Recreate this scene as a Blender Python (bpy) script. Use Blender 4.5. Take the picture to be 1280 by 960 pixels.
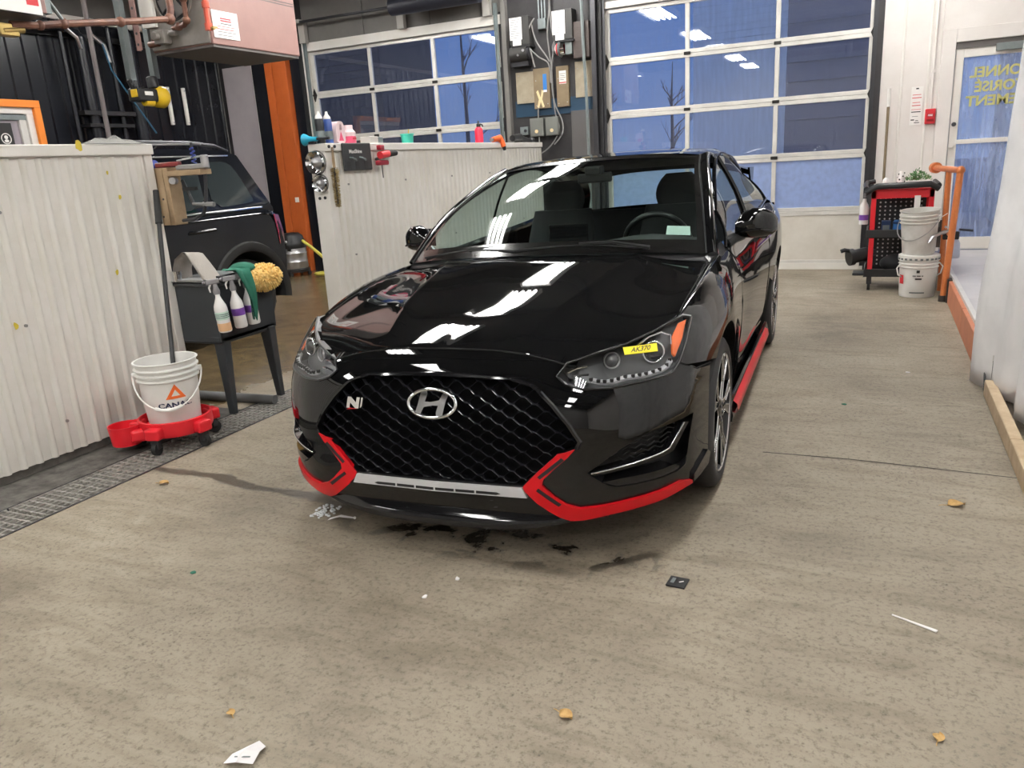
import bpy, bmesh, math, random
import numpy as np
from mathutils import Vector, Matrix
from mathutils.geometry import delaunay_2d_cdt

for o in list(bpy.data.objects): bpy.data.objects.remove(o)
SC = bpy.context.scene
C = SC.collection
R = math.radians

# ------------------------------------------------------------------ camera
def make_camera():
    yaw, pitch, roll = R(25.33), R(15.75), R(-3.52)
    cy, sy = math.cos(yaw), math.sin(yaw)
    cp, sp = math.cos(pitch), math.sin(pitch)
    cr, sr = math.cos(roll), math.sin(roll)
    Rz = Matrix(((cy, sy, 0), (-sy, cy, 0), (0, 0, 1)))
    B = Matrix(((1, 0, 0), (0, 0, -1), (0, 1, 0)))
    Rx = Matrix(((1, 0, 0), (0, cp, -sp), (0, sp, cp)))
    Rr = Matrix(((cr, -sr, 0), (sr, cr, 0), (0, 0, 1)))
    M = Rr @ Rx @ B @ Rz
    right, down, fwd = M[0], M[1], M[2]
    m = Matrix(((right[0], -down[0], -fwd[0], 0), (right[1], -down[1], -fwd[1], 0),
                (right[2], -down[2], -fwd[2], 1.38), (0, 0, 0, 1)))
    cd = bpy.data.cameras.new('camera'); co = bpy.data.objects.new('camera', cd)
    C.objects.link(co); co.matrix_world = m
    cd.sensor_fit = 'HORIZONTAL'; cd.sensor_width = 36; cd.lens = 975 / 1280 * 36
    cd.clip_start = .05; cd.clip_end = 200
    SC.camera = co
make_camera()

# ------------------------------------------------------------------ world: dusk sky
def make_world():
    w = bpy.data.worlds.new('dusk_sky'); SC.world = w; w.use_nodes = True
    nt = w.node_tree; nt.nodes.clear()
    out = nt.nodes.new('ShaderNodeOutputWorld'); bg = nt.nodes.new('ShaderNodeBackground')
    tc = nt.nodes.new('ShaderNodeTexCoord'); sx = nt.nodes.new('ShaderNodeSeparateXYZ')
    cr = nt.nodes.new('ShaderNodeValToRGB')
    cr.color_ramp.elements[0].position = 0.0; cr.color_ramp.elements[0].color = (.17, .25, .46, 1)
    cr.color_ramp.elements[1].position = .45; cr.color_ramp.elements[1].color = (.040, .10, .33, 1)
    e = cr.color_ramp.elements.new(.12); e.color = (.095, .19, .46, 1)
    nt.links.new(tc.outputs['Generated'], sx.inputs[0]); nt.links.new(sx.outputs['Z'], cr.inputs[0])
    nt.links.new(cr.outputs[0], bg.inputs[0]); bg.inputs[1].default_value = 1.1
    nt.links.new(bg.outputs[0], out.inputs[0])
make_world()
SC.view_settings.view_transform = 'Standard'; SC.view_settings.look = 'None'
SC.view_settings.exposure = 0.0; SC.view_settings.gamma = 1; SC.view_settings.use_curve_mapping = False
LAMP = 66.0

# ------------------------------------------------------------------ materials
MATS = {}
def mat(name, col=(.5, .5, .5), rough=.5, metal=0, spec=.5, coat=0, coat_rough=.03, emit=None, es=1,
        trans=0, ior=1.45, var=None, vscale=8, bump=0, bscale=60, alpha=1, rvar=0):
    """procedural principled material; var = second colour mixed in by noise"""
    if name in MATS: return MATS[name]
    m = bpy.data.materials.new(name); m.use_nodes = True; nt = m.node_tree
    b = nt.nodes['Principled BSDF']
    b.inputs['Base Color'].default_value = (*col, 1); b.inputs['Roughness'].default_value = rough
    b.inputs['Metallic'].default_value = metal; b.inputs['Specular IOR Level'].default_value = spec
    b.inputs['Coat Weight'].default_value = coat; b.inputs['Coat Roughness'].default_value = coat_rough
    b.inputs['Transmission Weight'].default_value = trans; b.inputs['IOR'].default_value = ior
    b.inputs['Alpha'].default_value = alpha
    if emit: b.inputs['Emission Color'].default_value = (*emit, 1); b.inputs['Emission Strength'].default_value = es
    if var or bump or rvar:
        tc = nt.nodes.new('ShaderNodeTexCoord')
    if var:
        n = nt.nodes.new('ShaderNodeTexNoise'); n.inputs['Scale'].default_value = vscale
        n.inputs['Detail'].default_value = 6; n.inputs['Roughness'].default_value = .65
        cr = nt.nodes.new('ShaderNodeValToRGB')
        cr.color_ramp.elements[0].position = .35; cr.color_ramp.elements[0].color = (*col, 1)
        cr.color_ramp.elements[1].position = .68; cr.color_ramp.elements[1].color = (*var, 1)
        nt.links.new(tc.outputs['Object'], n.inputs['Vector']); nt.links.new(n.outputs['Fac'], cr.inputs[0])
        nt.links.new(cr.outputs[0], b.inputs['Base Color'])
        if rvar:
            mr = nt.nodes.new('ShaderNodeMapRange'); mr.inputs[3].default_value = rough - rvar; mr.inputs[4].default_value = rough + rvar
            nt.links.new(n.outputs['Fac'], mr.inputs[0]); nt.links.new(mr.outputs[0], b.inputs['Roughness'])
    if bump:
        n2 = nt.nodes.new('ShaderNodeTexNoise'); n2.inputs['Scale'].default_value = bscale; n2.inputs['Detail'].default_value = 5
        bp = nt.nodes.new('ShaderNodeBump'); bp.inputs['Strength'].default_value = bump; bp.inputs['Distance'].default_value = .01
        nt.links.new(tc.outputs['Object'], n2.inputs['Vector']); nt.links.new(n2.outputs['Fac'], bp.inputs['Height'])
        nt.links.new(bp.outputs[0], b.inputs['Normal'])
    MATS[name] = m; return m

def glass(name, tint=(1, 1, 1), rough=0.0, refl=1.0, haze=0.0, hazecol=(.6, .65, .8)):
    """thin pane: transparent tint + fresnel reflection (+ diffuse haze: dirt, and outdoor brightness put into the door glass)"""
    if name in MATS: return MATS[name]
    m = bpy.data.materials.new(name); m.use_nodes = True; nt = m.node_tree; nt.nodes.clear()
    out = nt.nodes.new('ShaderNodeOutputMaterial'); tr = nt.nodes.new('ShaderNodeBsdfTransparent')
    tr.inputs[0].default_value = (*tint, 1)
    gl = nt.nodes.new('ShaderNodeBsdfGlossy'); gl.inputs['Roughness'].default_value = rough
    lw = nt.nodes.new('ShaderNodeLayerWeight'); lw.inputs[0].default_value = .5          # Schlick, same from both sides
    pw = nt.nodes.new('ShaderNodeMath'); pw.operation = 'POWER'; pw.inputs[1].default_value = 5
    fr = nt.nodes.new('ShaderNodeMath'); fr.operation = 'MULTIPLY_ADD'; fr.inputs[1].default_value = .96; fr.inputs[2].default_value = .042
    nt.links.new(lw.outputs['Facing'], pw.inputs[0]); nt.links.new(pw.outputs[0], fr.inputs[0])
    ml = nt.nodes.new('ShaderNodeMath'); ml.operation = 'MULTIPLY'; ml.inputs[1].default_value = refl; ml.use_clamp = True
    mx = nt.nodes.new('ShaderNodeMixShader')
    nt.links.new(fr.outputs[0], ml.inputs[0]); nt.links.new(ml.outputs[0], mx.inputs[0])
    base = tr
    if haze:
        df = nt.nodes.new('ShaderNodeBsdfDiffuse'); df.inputs[0].default_value = (*hazecol, 1)
        m2 = nt.nodes.new('ShaderNodeMixShader')
        tc = nt.nodes.new('ShaderNodeTexCoord'); n = nt.nodes.new('ShaderNodeTexNoise')
        mp = nt.nodes.new('ShaderNodeMapping'); mp.inputs['Scale'].default_value = (14, 14, 2)
        n.inputs['Scale'].default_value = 2.0; n.inputs['Detail'].default_value = 6
        mr = nt.nodes.new('ShaderNodeMapRange'); mr.inputs[1].default_value = .3; mr.inputs[2].default_value = .75
        mr.inputs[3].default_value = haze * .35; mr.inputs[4].default_value = haze * 1.6
        nt.links.new(tc.outputs['Object'], mp.inputs[0]); nt.links.new(mp.outputs[0], n.inputs['Vector'])
        nt.links.new(n.outputs['Fac'], mr.inputs[0]); nt.links.new(mr.outputs[0], m2.inputs[0])
        nt.links.new(tr.outputs[0], m2.inputs[1]); nt.links.new(df.outputs[0], m2.inputs[2]); base = m2
    nt.links.new(base.outputs[0], mx.inputs[1]); nt.links.new(gl.outputs[0], mx.inputs[2])
    nt.links.new(mx.outputs[0], out.inputs[0])
    MATS[name] = m; return m

def translucent(name, col, tfac=.5, rough=.5, bump=0, bscale=30):
    if name in MATS: return MATS[name]
    m = bpy.data.materials.new(name); m.use_nodes = True; nt = m.node_tree
    b = nt.nodes['Principled BSDF']; out = nt.nodes['Material Output']
    b.inputs['Base Color'].default_value = (*col, 1); b.inputs['Roughness'].default_value = rough
    t = nt.nodes.new('ShaderNodeBsdfTranslucent'); t.inputs[0].default_value = (*col, 1)
    mx = nt.nodes.new('ShaderNodeMixShader'); mx.inputs[0].default_value = tfac
    tc = nt.nodes.new('ShaderNodeTexCoord'); n = nt.nodes.new('ShaderNodeTexNoise'); n.inputs['Scale'].default_value = bscale
    n.inputs['Detail'].default_value = 6
    cr = nt.nodes.new('ShaderNodeValToRGB')
    cr.color_ramp.elements[0].position = .3; cr.color_ramp.elements[0].color = (*[c * .88 for c in col], 1)
    cr.color_ramp.elements[1].position = .6; cr.color_ramp.elements[1].color = (*col, 1)
    nt.links.new(tc.outputs['Object'], n.inputs['Vector']); nt.links.new(n.outputs['Fac'], cr.inputs[0])
    nt.links.new(cr.outputs[0], b.inputs['Base Color']); nt.links.new(cr.outputs[0], t.inputs[0])
    if bump:
        bp = nt.nodes.new('ShaderNodeBump'); bp.inputs['Strength'].default_value = bump; bp.inputs['Distance'].default_value = .02
        nt.links.new(n.outputs['Fac'], bp.inputs['Height']); nt.links.new(bp.outputs[0], b.inputs['Normal'])
    nt.links.new(b.outputs[0], mx.inputs[1]); nt.links.new(t.outputs[0], mx.inputs[2]); nt.links.new(mx.outputs[0], out.inputs[0])
    MATS[name] = m; return m

# ------------------------------------------------------------------ mesh helpers
class MB:
    """collects shapes; build() links them as ONE mesh object"""
    def __init__(s): s.v = []; s.f = []
    def add(s, vs, fs):
        k = len(s.v); s.v += [tuple(p) for p in vs]; s.f += [tuple(i + k for i in f) for f in fs]; return s
    def box(s, x0, x1, y0, y1, z0, z1):
        return s.add([(x0, y0, z0), (x1, y0, z0), (x1, y1, z0), (x0, y1, z0), (x0, y0, z1), (x1, y0, z1), (x1, y1, z1), (x0, y1, z1)],
                     [(0, 3, 2, 1), (4, 5, 6, 7), (0, 1, 5, 4), (1, 2, 6, 5), (2, 3, 7, 6), (3, 0, 4, 7)])
    def cbox(s, c, size, rot=None):
        hx, hy, hz = [a / 2 for a in size]; c = Vector(c)
        vs = [Vector((x, y, z)) for z in (-hz, hz) for (x, y) in ((-hx, -hy), (hx, -hy), (hx, hy), (-hx, hy))]
        if rot is not None: vs = [rot @ p for p in vs]
        return s.add([c + p for p in vs], [(0, 3, 2, 1), (4, 5, 6, 7), (0, 1, 5, 4), (1, 2, 6, 5), (2, 3, 7, 6), (3, 0, 4, 7)])
    def cyl(s, p0, p1, r, r2=None, n=12, caps=True):
        p0 = Vector(p0); p1 = Vector(p1); r2 = r if r2 is None else r2
        d = (p1 - p0).normalized(); a = d.orthogonal().normalized(); b = d.cross(a)
        vs = []
        for p, rr in ((p0, r), (p1, r2)):
            for i in range(n):
                t = 2 * math.pi * i / n; vs.append(p + a * (rr * math.cos(t)) + b * (rr * math.sin(t)))
        fs = [(i, (i + 1) % n, n + (i + 1) % n, n + i) for i in range(n)]
        if caps: fs += [tuple(range(n - 1, -1, -1)), tuple(range(n, 2 * n))]
        return s.add(vs, fs)
    def tube(s, path, r, n=8, caps=True, closed=False):
        P = [Vector(p) for p in path]; m = len(P); vs = []; prev = None
        rr = r if isinstance(r, (list, tuple)) else [r] * m
        for i, p in enumerate(P):
            if closed: d = (P[(i + 1) % m] - P[i - 1]).normalized()
            else: d = (P[min(i + 1, m - 1)] - P[max(i - 1, 0)]).normalized()
            if prev is None: a = d.orthogonal().normalized()
            else:
                a = prev - d * prev.dot(d)
                a = a.normalized() if a.length > 1e-6 else d.orthogonal().normalized()
            prev = a; b = d.cross(a)
            for k in range(n):
                t = 2 * math.pi * k / n; vs.append(p + a * (rr[i] * math.cos(t)) + b * (rr[i] * math.sin(t)))
        fs = []
        for i in range(m if closed else m - 1):
            j = (i + 1) % m
            for k in range(n): fs.append((i * n + k, i * n + (k + 1) % n, j * n + (k + 1) % n, j * n + k))
        if caps and not closed: fs += [tuple(range(n - 1, -1, -1)), tuple(range((m - 1) * n, m * n))]
        return s.add(vs, fs)
    def lathe(s, prof, n=24, c=(0, 0, 0), mtx=None, cap0=False, cap1=False):
        vs = []
        for r, z in prof:
            for i in range(n):
                t = 2 * math.pi * i / n; p = Vector((r * math.cos(t), r * math.sin(t), z))
                if mtx is not None: p = mtx @ p
                vs.append(p + Vector(c))
        fs = []
        for j in range(len(prof) - 1):
            for i in range(n): fs.append((j * n + i, j * n + (i + 1) % n, (j + 1) * n + (i + 1) % n, (j + 1) * n + i))
        if cap0: fs.append(tuple(range(n - 1, -1, -1)))
        if cap1: fs.append(tuple(range((len(prof) - 1) * n, len(prof) * n)))
        return s.add(vs, fs)
    def prism(s, pts, off):
        """closed 3d polygon pts extruded by vector off"""
        n = len(pts); off = Vector(off); a = [Vector(p) for p in pts]; b = [p + off for p in a]
        return s.add(a + b, [tuple(range(n - 1, -1, -1)), tuple(range(n, 2 * n))] + [(i, (i + 1) % n, n + (i + 1) % n, n + i) for i in range(n)])
    def grid(s, rows, closed=False):
        m = len(rows); n = len(rows[0]); vs = [p for r in rows for p in r]
        fs = [(i * n + j, i * n + j + 1, (i + 1) * n + j + 1, (i + 1) * n + j) for i in range(m - 1) for j in range(n - 1)]
        if closed: fs += [(i * n + n - 1, i * n, (i + 1) * n, (i + 1) * n + n - 1) for i in range(m - 1)]
        return s.add(vs, fs)
    def sphere(s, c, r, n=12, m=8, sc=(1, 1, 1)):
        prof = [(max(1e-4, math.sin(math.pi * i / m)) * r, -math.cos(math.pi * i / m) * r) for i in range(m + 1)]
        return s.lathe(prof, n, c, Matrix.Diagonal(sc))
    def mesh(s, name, fix=True):
        me = bpy.data.meshes.new(name); me.from_pydata([tuple(p) for p in s.v], [], s.f); me.validate(); me.update()
        if fix:
            bm = bmesh.new(); bm.from_mesh(me); bmesh.ops.remove_doubles(bm, verts=bm.verts, dist=1e-6)
            bmesh.ops.recalc_face_normals(bm, faces=bm.faces); bm.to_mesh(me); bm.free()
        return me
    def build(s, name, m, parent=None, smooth=35, org=(0, 0, 0), bevel=0, fix=True):
        if any(org): s.v = [(p[0] - org[0], p[1] - org[1], p[2] - org[2]) for p in s.v]
        me = s.mesh(name, fix); return link(name, me, m, parent, smooth, bevel)

def link(name, me, m, parent=None, smooth=35, bevel=0):
    o = bpy.data.objects.new(name, me); C.objects.link(o)
    if m is not None:
        me.materials.clear(); me.materials.append(MATS[m] if isinstance(m, str) else m)
    if smooth:
        me.shade_smooth()
        if smooth < 180: me.set_sharp_from_angle(angle=R(smooth))
    if bevel:
        b = o.modifiers.new('bevel', 'BEVEL'); b.width = bevel; b.segments = 2; b.limit_method = 'ANGLE'; b.angle_limit = R(40)
    if parent is not None: o.parent = parent
    return o

def tag(o, label=None, cat=None, group=None, kind=None):
    if label: o['label'] = label
    if cat: o['category'] = cat
    if group: o['group'] = group
    if kind: o['kind'] = kind
    return o
def thing(name, label, cat, loc=(0, 0, 0), rz=0, group=None):
    o = bpy.data.objects.new(name, None); C.objects.link(o); o.location = loc; o.rotation_euler = (0, 0, rz)
    o.empty_display_size = .1
    return tag(o, label, cat, group)
def struct(name, label=None, loc=(0, 0, 0)):
    o = bpy.data.objects.new(name, None); C.objects.link(o); o.location = loc; o['kind'] = 'structure'
    if label: o['label'] = label
    return o
def copy_tree(o, parent=None):
    c = o.copy(); C.objects.link(c); c.parent = parent
    for ch in list(o.children): copy_tree(ch, c)
    return c
def text_mesh(body, size, depth=.001, bold=0.0):
    cu = bpy.data.curves.new('t', 'FONT'); cu.body = body; cu.size = size; cu.extrude = depth; cu.align_x = 'CENTER'; cu.align_y = 'CENTER'
    cu.offset = bold; cu.resolution_u = 3
    ob = bpy.data.objects.new('t', cu); C.objects.link(ob)
    dg = bpy.context.evaluated_depsgraph_get(); dg.update()
    me = bpy.data.meshes.new_from_object(ob.evaluated_get(dg)); bpy.data.objects.remove(ob); bpy.data.curves.remove(cu)
    return me
def text(name, body, size, m, mtx, parent=None, depth=.001, bold=0.0):
    me = text_mesh(body, size, depth, bold); me.transform(mtx)
    return link(name, me, m, parent, smooth=0)

def spl(xs, ys):
    """natural cubic spline through (xs, ys); ys may be vectors"""
    xs = np.array(xs, float); ys = np.array(ys, float); n = len(xs)
    A = np.zeros((n, n)); b = np.zeros(ys.shape); h = np.diff(xs); A[0, 0] = A[-1, -1] = 1
    for i in range(1, n - 1):
        A[i, i - 1] = h[i - 1]; A[i, i] = 2 * (h[i - 1] + h[i]); A[i, i + 1] = h[i]
        b[i] = 6 * ((ys[i + 1] - ys[i]) / h[i] - (ys[i] - ys[i - 1]) / h[i - 1])
    m = np.linalg.solve(A, b)
    def ev(x):
        k = int(min(max(np.searchsorted(xs, x) - 1, 0), n - 2)); d = h[k]; a = xs[k + 1] - x; c = x - xs[k]
        return m[k] * a ** 3 / (6 * d) + m[k + 1] * c ** 3 / (6 * d) + (ys[k] / d - m[k] * d / 6) * a + (ys[k + 1] / d - m[k + 1] * d / 6) * c
    return ev
class Surf:
    """bicubic spline height field f(a, b): rows at bs, columns at as"""
    def __init__(s, as_, bs, T): s.as_ = as_; s.rows = spl(bs, T); s.lo = bs[0]; s.hi = bs[-1]; s.cache = {}
    def __call__(s, a, b):
        b = min(max(b, s.lo), s.hi); k = round(b, 5)
        if k not in s.cache: s.cache[k] = spl(s.as_, s.rows(b))
        return float(s.cache[k](a))
def inpoly(p, poly):
    x, y = p; c = False; j = len(poly) - 1
    for i in range(len(poly)):
        xi, yi = poly[i]; xj, yj = poly[j]
        if (yi > y) != (yj > y) and x < (xj - xi) * (y - yi) / (yj - yi + 1e-12) + xi: c = not c
        j = i
    return c
def resample(poly, step, closed=True):
    out = []
    n = len(poly)
    for i in range(n if closed else n - 1):
        a = poly[i]; b = poly[(i + 1) % n]; L = math.hypot(b[0] - a[0], b[1] - a[1]); k = max(1, int(math.ceil(L / step)))
        for q in range(k): out.append((a[0] + (b[0] - a[0]) * q / k, a[1] + (b[1] - a[1]) * q / k))
    if not closed: out.append(poly[-1])
    return out
def smooth_poly(poly, n=1):
    """Chaikin corner cutting"""
    for _ in range(n):
        o = []
        for i in range(len(poly)):
            a = poly[i]; b = poly[(i + 1) % len(poly)]
            o += [(a[0] * .8 + b[0] * .2, a[1] * .8 + b[1] * .2), (a[0] * .2 + b[0] * .8, a[1] * .2 + b[1] * .8)]
        poly = o
    return poly
def tri_region(poly, holes=(), step=.03, pts=(), lines=()):
    """constrained triangulation of a polygon with holes plus an inner lattice"""
    vs = []; es = []
    for P in [poly, *holes]:
        q = resample(P, step); k = len(vs); vs += q; es += [(k + i, k + (i + 1) % len(q)) for i in range(len(q))]
    for P in lines: k = len(vs); vs += P; es += [(k + i, k + i + 1) for i in range(len(P) - 1)]
    bnd = list(vs)
    x0 = min(p[0] for p in poly); x1 = max(p[0] for p in poly); y0 = min(p[1] for p in poly); y1 = max(p[1] for p in poly)
    cell = {}
    for p in bnd: cell.setdefault((int(p[0] / step), int(p[1] / step)), []).append(p)
    j = 0; y = y0 + step * .5
    while y < y1:
        x = x0 + step * (.5 if j % 2 else .98)
        while x < x1:
            p = (x, y)
            if inpoly(p, poly) and not any(inpoly(p, h) for h in holes):
                cx, cy = int(x / step), int(y / step)
                near = any((q[0] - x) ** 2 + (q[1] - y) ** 2 < (step * .5) ** 2 for a in (-1, 0, 1) for b in (-1, 0, 1) for q in cell.get((cx + a, cy + b), ()))
                if not near: vs.append(p)
            x += step
        y += step * .87; j += 1
    vs += [p for p in pts if inpoly(p, poly)]
    r = delaunay_2d_cdt([Vector(p) for p in vs], es, [], 0, 1e-6)
    V = [(p[0], p[1]) for p in r[0]]; Fc = []
    for f in r[2]:
        c = (sum(V[i][0] for i in f) / len(f), sum(V[i][1] for i in f) / len(f))
        if inpoly(c, poly) and not any(inpoly(c, h) for h in holes): Fc.append(tuple(f))
    used = sorted({i for f in Fc for i in f}); mp = {k: i for i, k in enumerate(used)}
    return [V[i] for i in used], [tuple(mp[i] for i in f) for f in Fc]
# ------------------------------------------------------------------ shared materials
mat('white_metal', (.80, .77, .73), .42, var=(.72, .69, .63), vscale=3, bump=.04, bscale=9)
mat('sheet_white', (.78, .76, .72), .38, var=(.71, .68, .61), vscale=2.2, bump=.03, bscale=6)
mat('alu', (.74, .72, .68), .38, metal=.25, var=(.62, .60, .56), vscale=5)
mat('black_plastic', (.012, .012, .013), .45)
mat('black_rubber', (.014, .014, .014), .7)
mat('dark_steel', (.05, .05, .055), .45, metal=.6)
mat('steel', (.45, .45, .46), .32, metal=.9)
mat('chrome', (.85, .86, .88), .08, metal=1)
mat('galv', (.22, .25, .25), .45, metal=.5, var=(.17, .195, .20), vscale=9)
mat('grey_wall', (.17, .162, .15), .7, var=(.13, .125, .118), vscale=2)
mat('header_grey', (.36, .345, .32), .6)
mat('pier_dark', (.030, .028, .029), .6, var=(.016, .015, .017), vscale=4)
mat('black_sheet', (.008, .009, .013), .26, spec=.35, var=(.012, .013, .016), vscale=2)
mat('orange_paint', (.46, .10, .02), .5, var=(.40, .085, .016), vscale=5, bump=.05)
mat('orange_rail', (.56, .17, .05), .4, var=(.45, .13, .04), vscale=14, bump=.08, bscale=80)
mat('curb_orange', (.46, .17, .085), .6, var=(.36, .13, .07), vscale=9, bump=.08)
mat('wall_white', (.76, .72, .69), .55, var=(.70, .655, .62), vscale=2.5)
mat('tile', (.58, .555, .55), .38, var=(.50, .48, .48), vscale=3)
mat('grout', (.20, .19, .19), .8)
mat('wood', (.34, .245, .15), .65, var=(.23, .155, .085), vscale=7, bump=.1, bscale=40)
mat('wood_pale', (.55, .43, .29), .7, var=(.40, .29, .18), vscale=6, bump=.1, bscale=40)
mat('plywood', (.22, .165, .10), .7, var=(.15, .11, .065), vscale=4)
mat('board_pale', (.36, .31, .23), .7, var=(.24, .20, .14), vscale=5)
mat('tube_light', (1, 1, 1), .5, emit=(1.0, .985, .95), es=LAMP)
mat('fixture_white', (.75, .75, .74), .4)
mat('red_plastic', (.62, .012, .022), .35, coat=.2)
mat('white_plastic', (.80, .79, .76), .35, var=(.74, .725, .69), vscale=6)
mat('label_white', (.82, .80, .77), .5)
mat('ink_black', (.02, .02, .02), .5)
mat('ink_red', (.55, .03, .04), .5)
mat('heater_pink', (.27, .155, .135), .45, var=(.23, .13, .115), vscale=4)
mat('heater_grey', (.27, .25, .23), .5, var=(.20, .185, .165), vscale=8)
mat('rust_pipe', (.10, .042, .032), .55, var=(.19, .085, .05), vscale=12)
mat('red_pipe', (.55, .085, .045), .5, var=(.42, .07, .04), vscale=18)
mat('brass', (.55, .40, .15), .35, metal=.8)
mat('dark_under', (.10, .09, .085), .6)
mat('plaster_dark', (.15, .14, .125), .9, var=(.05, .045, .04), vscale=6)
mat('joist', (.09, .088, .085), .7)

def concrete():
    m = bpy.data.materials.new('concrete_floor'); m.use_nodes = True; nt = m.node_tree; L = nt.links
    b = nt.nodes['Principled BSDF']; geo = nt.nodes.new('ShaderNodeNewGeometry')
    def noise(sc, det=8, rough=.65, vec=None, dist=0):
        n = nt.nodes.new('ShaderNodeTexNoise'); n.inputs['Scale'].default_value = sc; n.inputs['Detail'].default_value = det
        n.inputs['Roughness'].default_value = rough; n.inputs['Distortion'].default_value = dist
        L.new(vec if vec else geo.outputs['Position'], n.inputs['Vector']); return n
    def ramp(src, stops):
        r = nt.nodes.new('ShaderNodeValToRGB'); e = r.color_ramp.elements
        e[0].position, e[0].color = stops[0][0], (*stops[0][1], 1); e[1].position, e[1].color = stops[-1][0], (*stops[-1][1], 1)
        for p, c in stops[1:-1]: k = e.new(p); k.color = (*c, 1)
        L.new(src, r.inputs[0]); return r
    def mix(fac, a, bb, mode='MIX', f=None):
        x = nt.nodes.new('ShaderNodeMixRGB'); x.blend_type = mode
        if f is not None: x.inputs[0].default_value = f
        else: L.new(fac, x.inputs[0])
        for i, s in ((1, a), (2, bb)):
            if isinstance(s, tuple): x.inputs[i].default_value = (*s, 1)
            else: L.new(s, x.inputs[i])
        return x
    n1 = noise(.85, 10, .68, dist=.5); base = ramp(n1.outputs['Fac'], [(.30, (.148, .121, .086)), (.46, (.238, .201, .151)), (.58, (.292, .250, .191)), (.72, (.362, .316, .247))])
    n2 = noise(48, 9, .8); grit = ramp(n2.outputs['Fac'], [(.34, (.36, .33, .29)), (.50, (1, 1, 1)), (.64, (1.0, 1.0, 1.0)), (.72, (1.25, 1.24, 1.2))])
    c1 = mix(None, base.outputs[0], grit.outputs[0], 'MULTIPLY', .95)
    v = nt.nodes.new('ShaderNodeTexVoronoi'); v.inputs['Scale'].default_value = 55; L.new(geo.outputs['Position'], v.inputs['Vector'])
    n3 = noise(2.2, 5, .6); pitm = ramp(n3.outputs['Fac'], [(.46, (0, 0, 0)), (.62, (1, 1, 1))])
    pit = ramp(v.outputs['Distance'], [(.08, (.30, .27, .23)), (.26, (1, 1, 1))])
    c2 = mix(pitm.outputs[0], c1.outputs[0], mix(None, c1.outputs[0], pit.outputs[0], 'MULTIPLY', .8).outputs[0])
    # streaks along the lane
    mp = nt.nodes.new('ShaderNodeMapping'); mp.inputs['Scale'].default_value = (1.5, 6, 1); L.new(geo.outputs['Position'], mp.inputs[0])
    n4 = noise(1.3, 6, .6, mp.outputs[0], 1.2); st = ramp(n4.outputs['Fac'], [(.34, (.72, .70, .66)), (.52, (1, 1, 1))])
    c3 = mix(None, c2.outputs[0], st.outputs[0], 'MULTIPLY', .8)
    # wet brown zone in the neighbouring bay (x < -3.9)
    sep = nt.nodes.new('ShaderNodeSeparateXYZ'); L.new(geo.outputs['Position'], sep.inputs[0])
    n5 = noise(1.7, 4); ad = nt.nodes.new('ShaderNodeMath'); ad.operation = 'MULTIPLY_ADD'; ad.inputs[1].default_value = .5
    L.new(n5.outputs['Fac'], ad.inputs[0]); L.new(sep.outputs['X'], ad.inputs[2])
    wet = nt.nodes.new('ShaderNodeMapRange'); wet.inputs[1].default_value = -3.35; wet.inputs[2].default_value = -3.6; L.new(ad.outputs[0], wet.inputs[0])
    nb = noise(3.5, 6, .6, dist=1.5); brown = ramp(nb.outputs['Fac'], [(.35, (.105, .072, .035)), (.7, (.20, .145, .075))])
    c4 = mix(wet.outputs[0], c3.outputs[0], brown.outputs[0])
    # wet drips below and in front of the car
    def blob(x, y, rx, ry):
        s = nt.nodes.new('ShaderNodeMapping'); s.inputs['Location'].default_value = (-x / rx, -y / ry, 0); s.inputs['Scale'].default_value = (1 / rx, 1 / ry, 0)
        L.new(geo.outputs['Position'], s.inputs[0]); q = nt.nodes.new('ShaderNodeVectorMath'); q.operation = 'LENGTH'; L.new(s.outputs[0], q.inputs[0])
        r = nt.nodes.new('ShaderNodeMapRange'); r.inputs[1].default_value = 1.15; r.inputs[2].default_value = .55; L.new(q.outputs['Value'], r.inputs[0]); return r
    nw = noise(6.5, 5, .6, dist=.4); wr = ramp(nw.outputs['Fac'], [(.53, (0, 0, 0)), (.58, (1, 1, 1))])
    area = blob(-1.25, 2.42, .80, .20)
    w1 = nt.nodes.new('ShaderNodeMath'); w1.operation = 'MULTIPLY'; L.new(area.outputs[0], w1.inputs[0]); L.new(wr.outputs[0], w1.inputs[1])
    # damp run-off line from the left front corner towards the drain
    nl = noise(2.6, 3); off = nt.nodes.new('ShaderNodeMath'); off.operation = 'MULTIPLY_ADD'; off.inputs[1].default_value = .22
    L.new(nl.outputs['Fac'], off.inputs[0]); L.new(sep.outputs['Y'], off.inputs[2])
    lin = nt.nodes.new('ShaderNodeMath'); lin.operation = 'MULTIPLY_ADD'; lin.inputs[1].default_value = .06; L.new(sep.outputs['X'], lin.inputs[0]); L.new(off.outputs[0], lin.inputs[2])
    sb = nt.nodes.new('ShaderNodeMath'); sb.operation = 'SUBTRACT'; sb.inputs[1].default_value = 2.52; L.new(lin.outputs[0], sb.inputs[0])
    ab = nt.nodes.new('ShaderNodeMath'); ab.operation = 'ABSOLUTE'; L.new(sb.outputs[0], ab.inputs[0])
    lr = nt.nodes.new('ShaderNodeMapRange'); lr.inputs[1].default_value = .038; lr.inputs[2].default_value = .022; L.new(ab.outputs[0], lr.inputs[0])
    xm = blob(-2.65, 2.5, .62, .5); w2 = nt.nodes.new('ShaderNodeMath'); w2.operation = 'MULTIPLY'; L.new(lr.outputs[0], w2.inputs[0])
    xr = nt.nodes.new('ShaderNodeMapRange'); xr.inputs[1].default_value = .0; xr.inputs[2].default_value = .1; L.new(xm.outputs[0], xr.inputs[0]); L.new(xr.outputs[0], w2.inputs[1])
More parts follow.
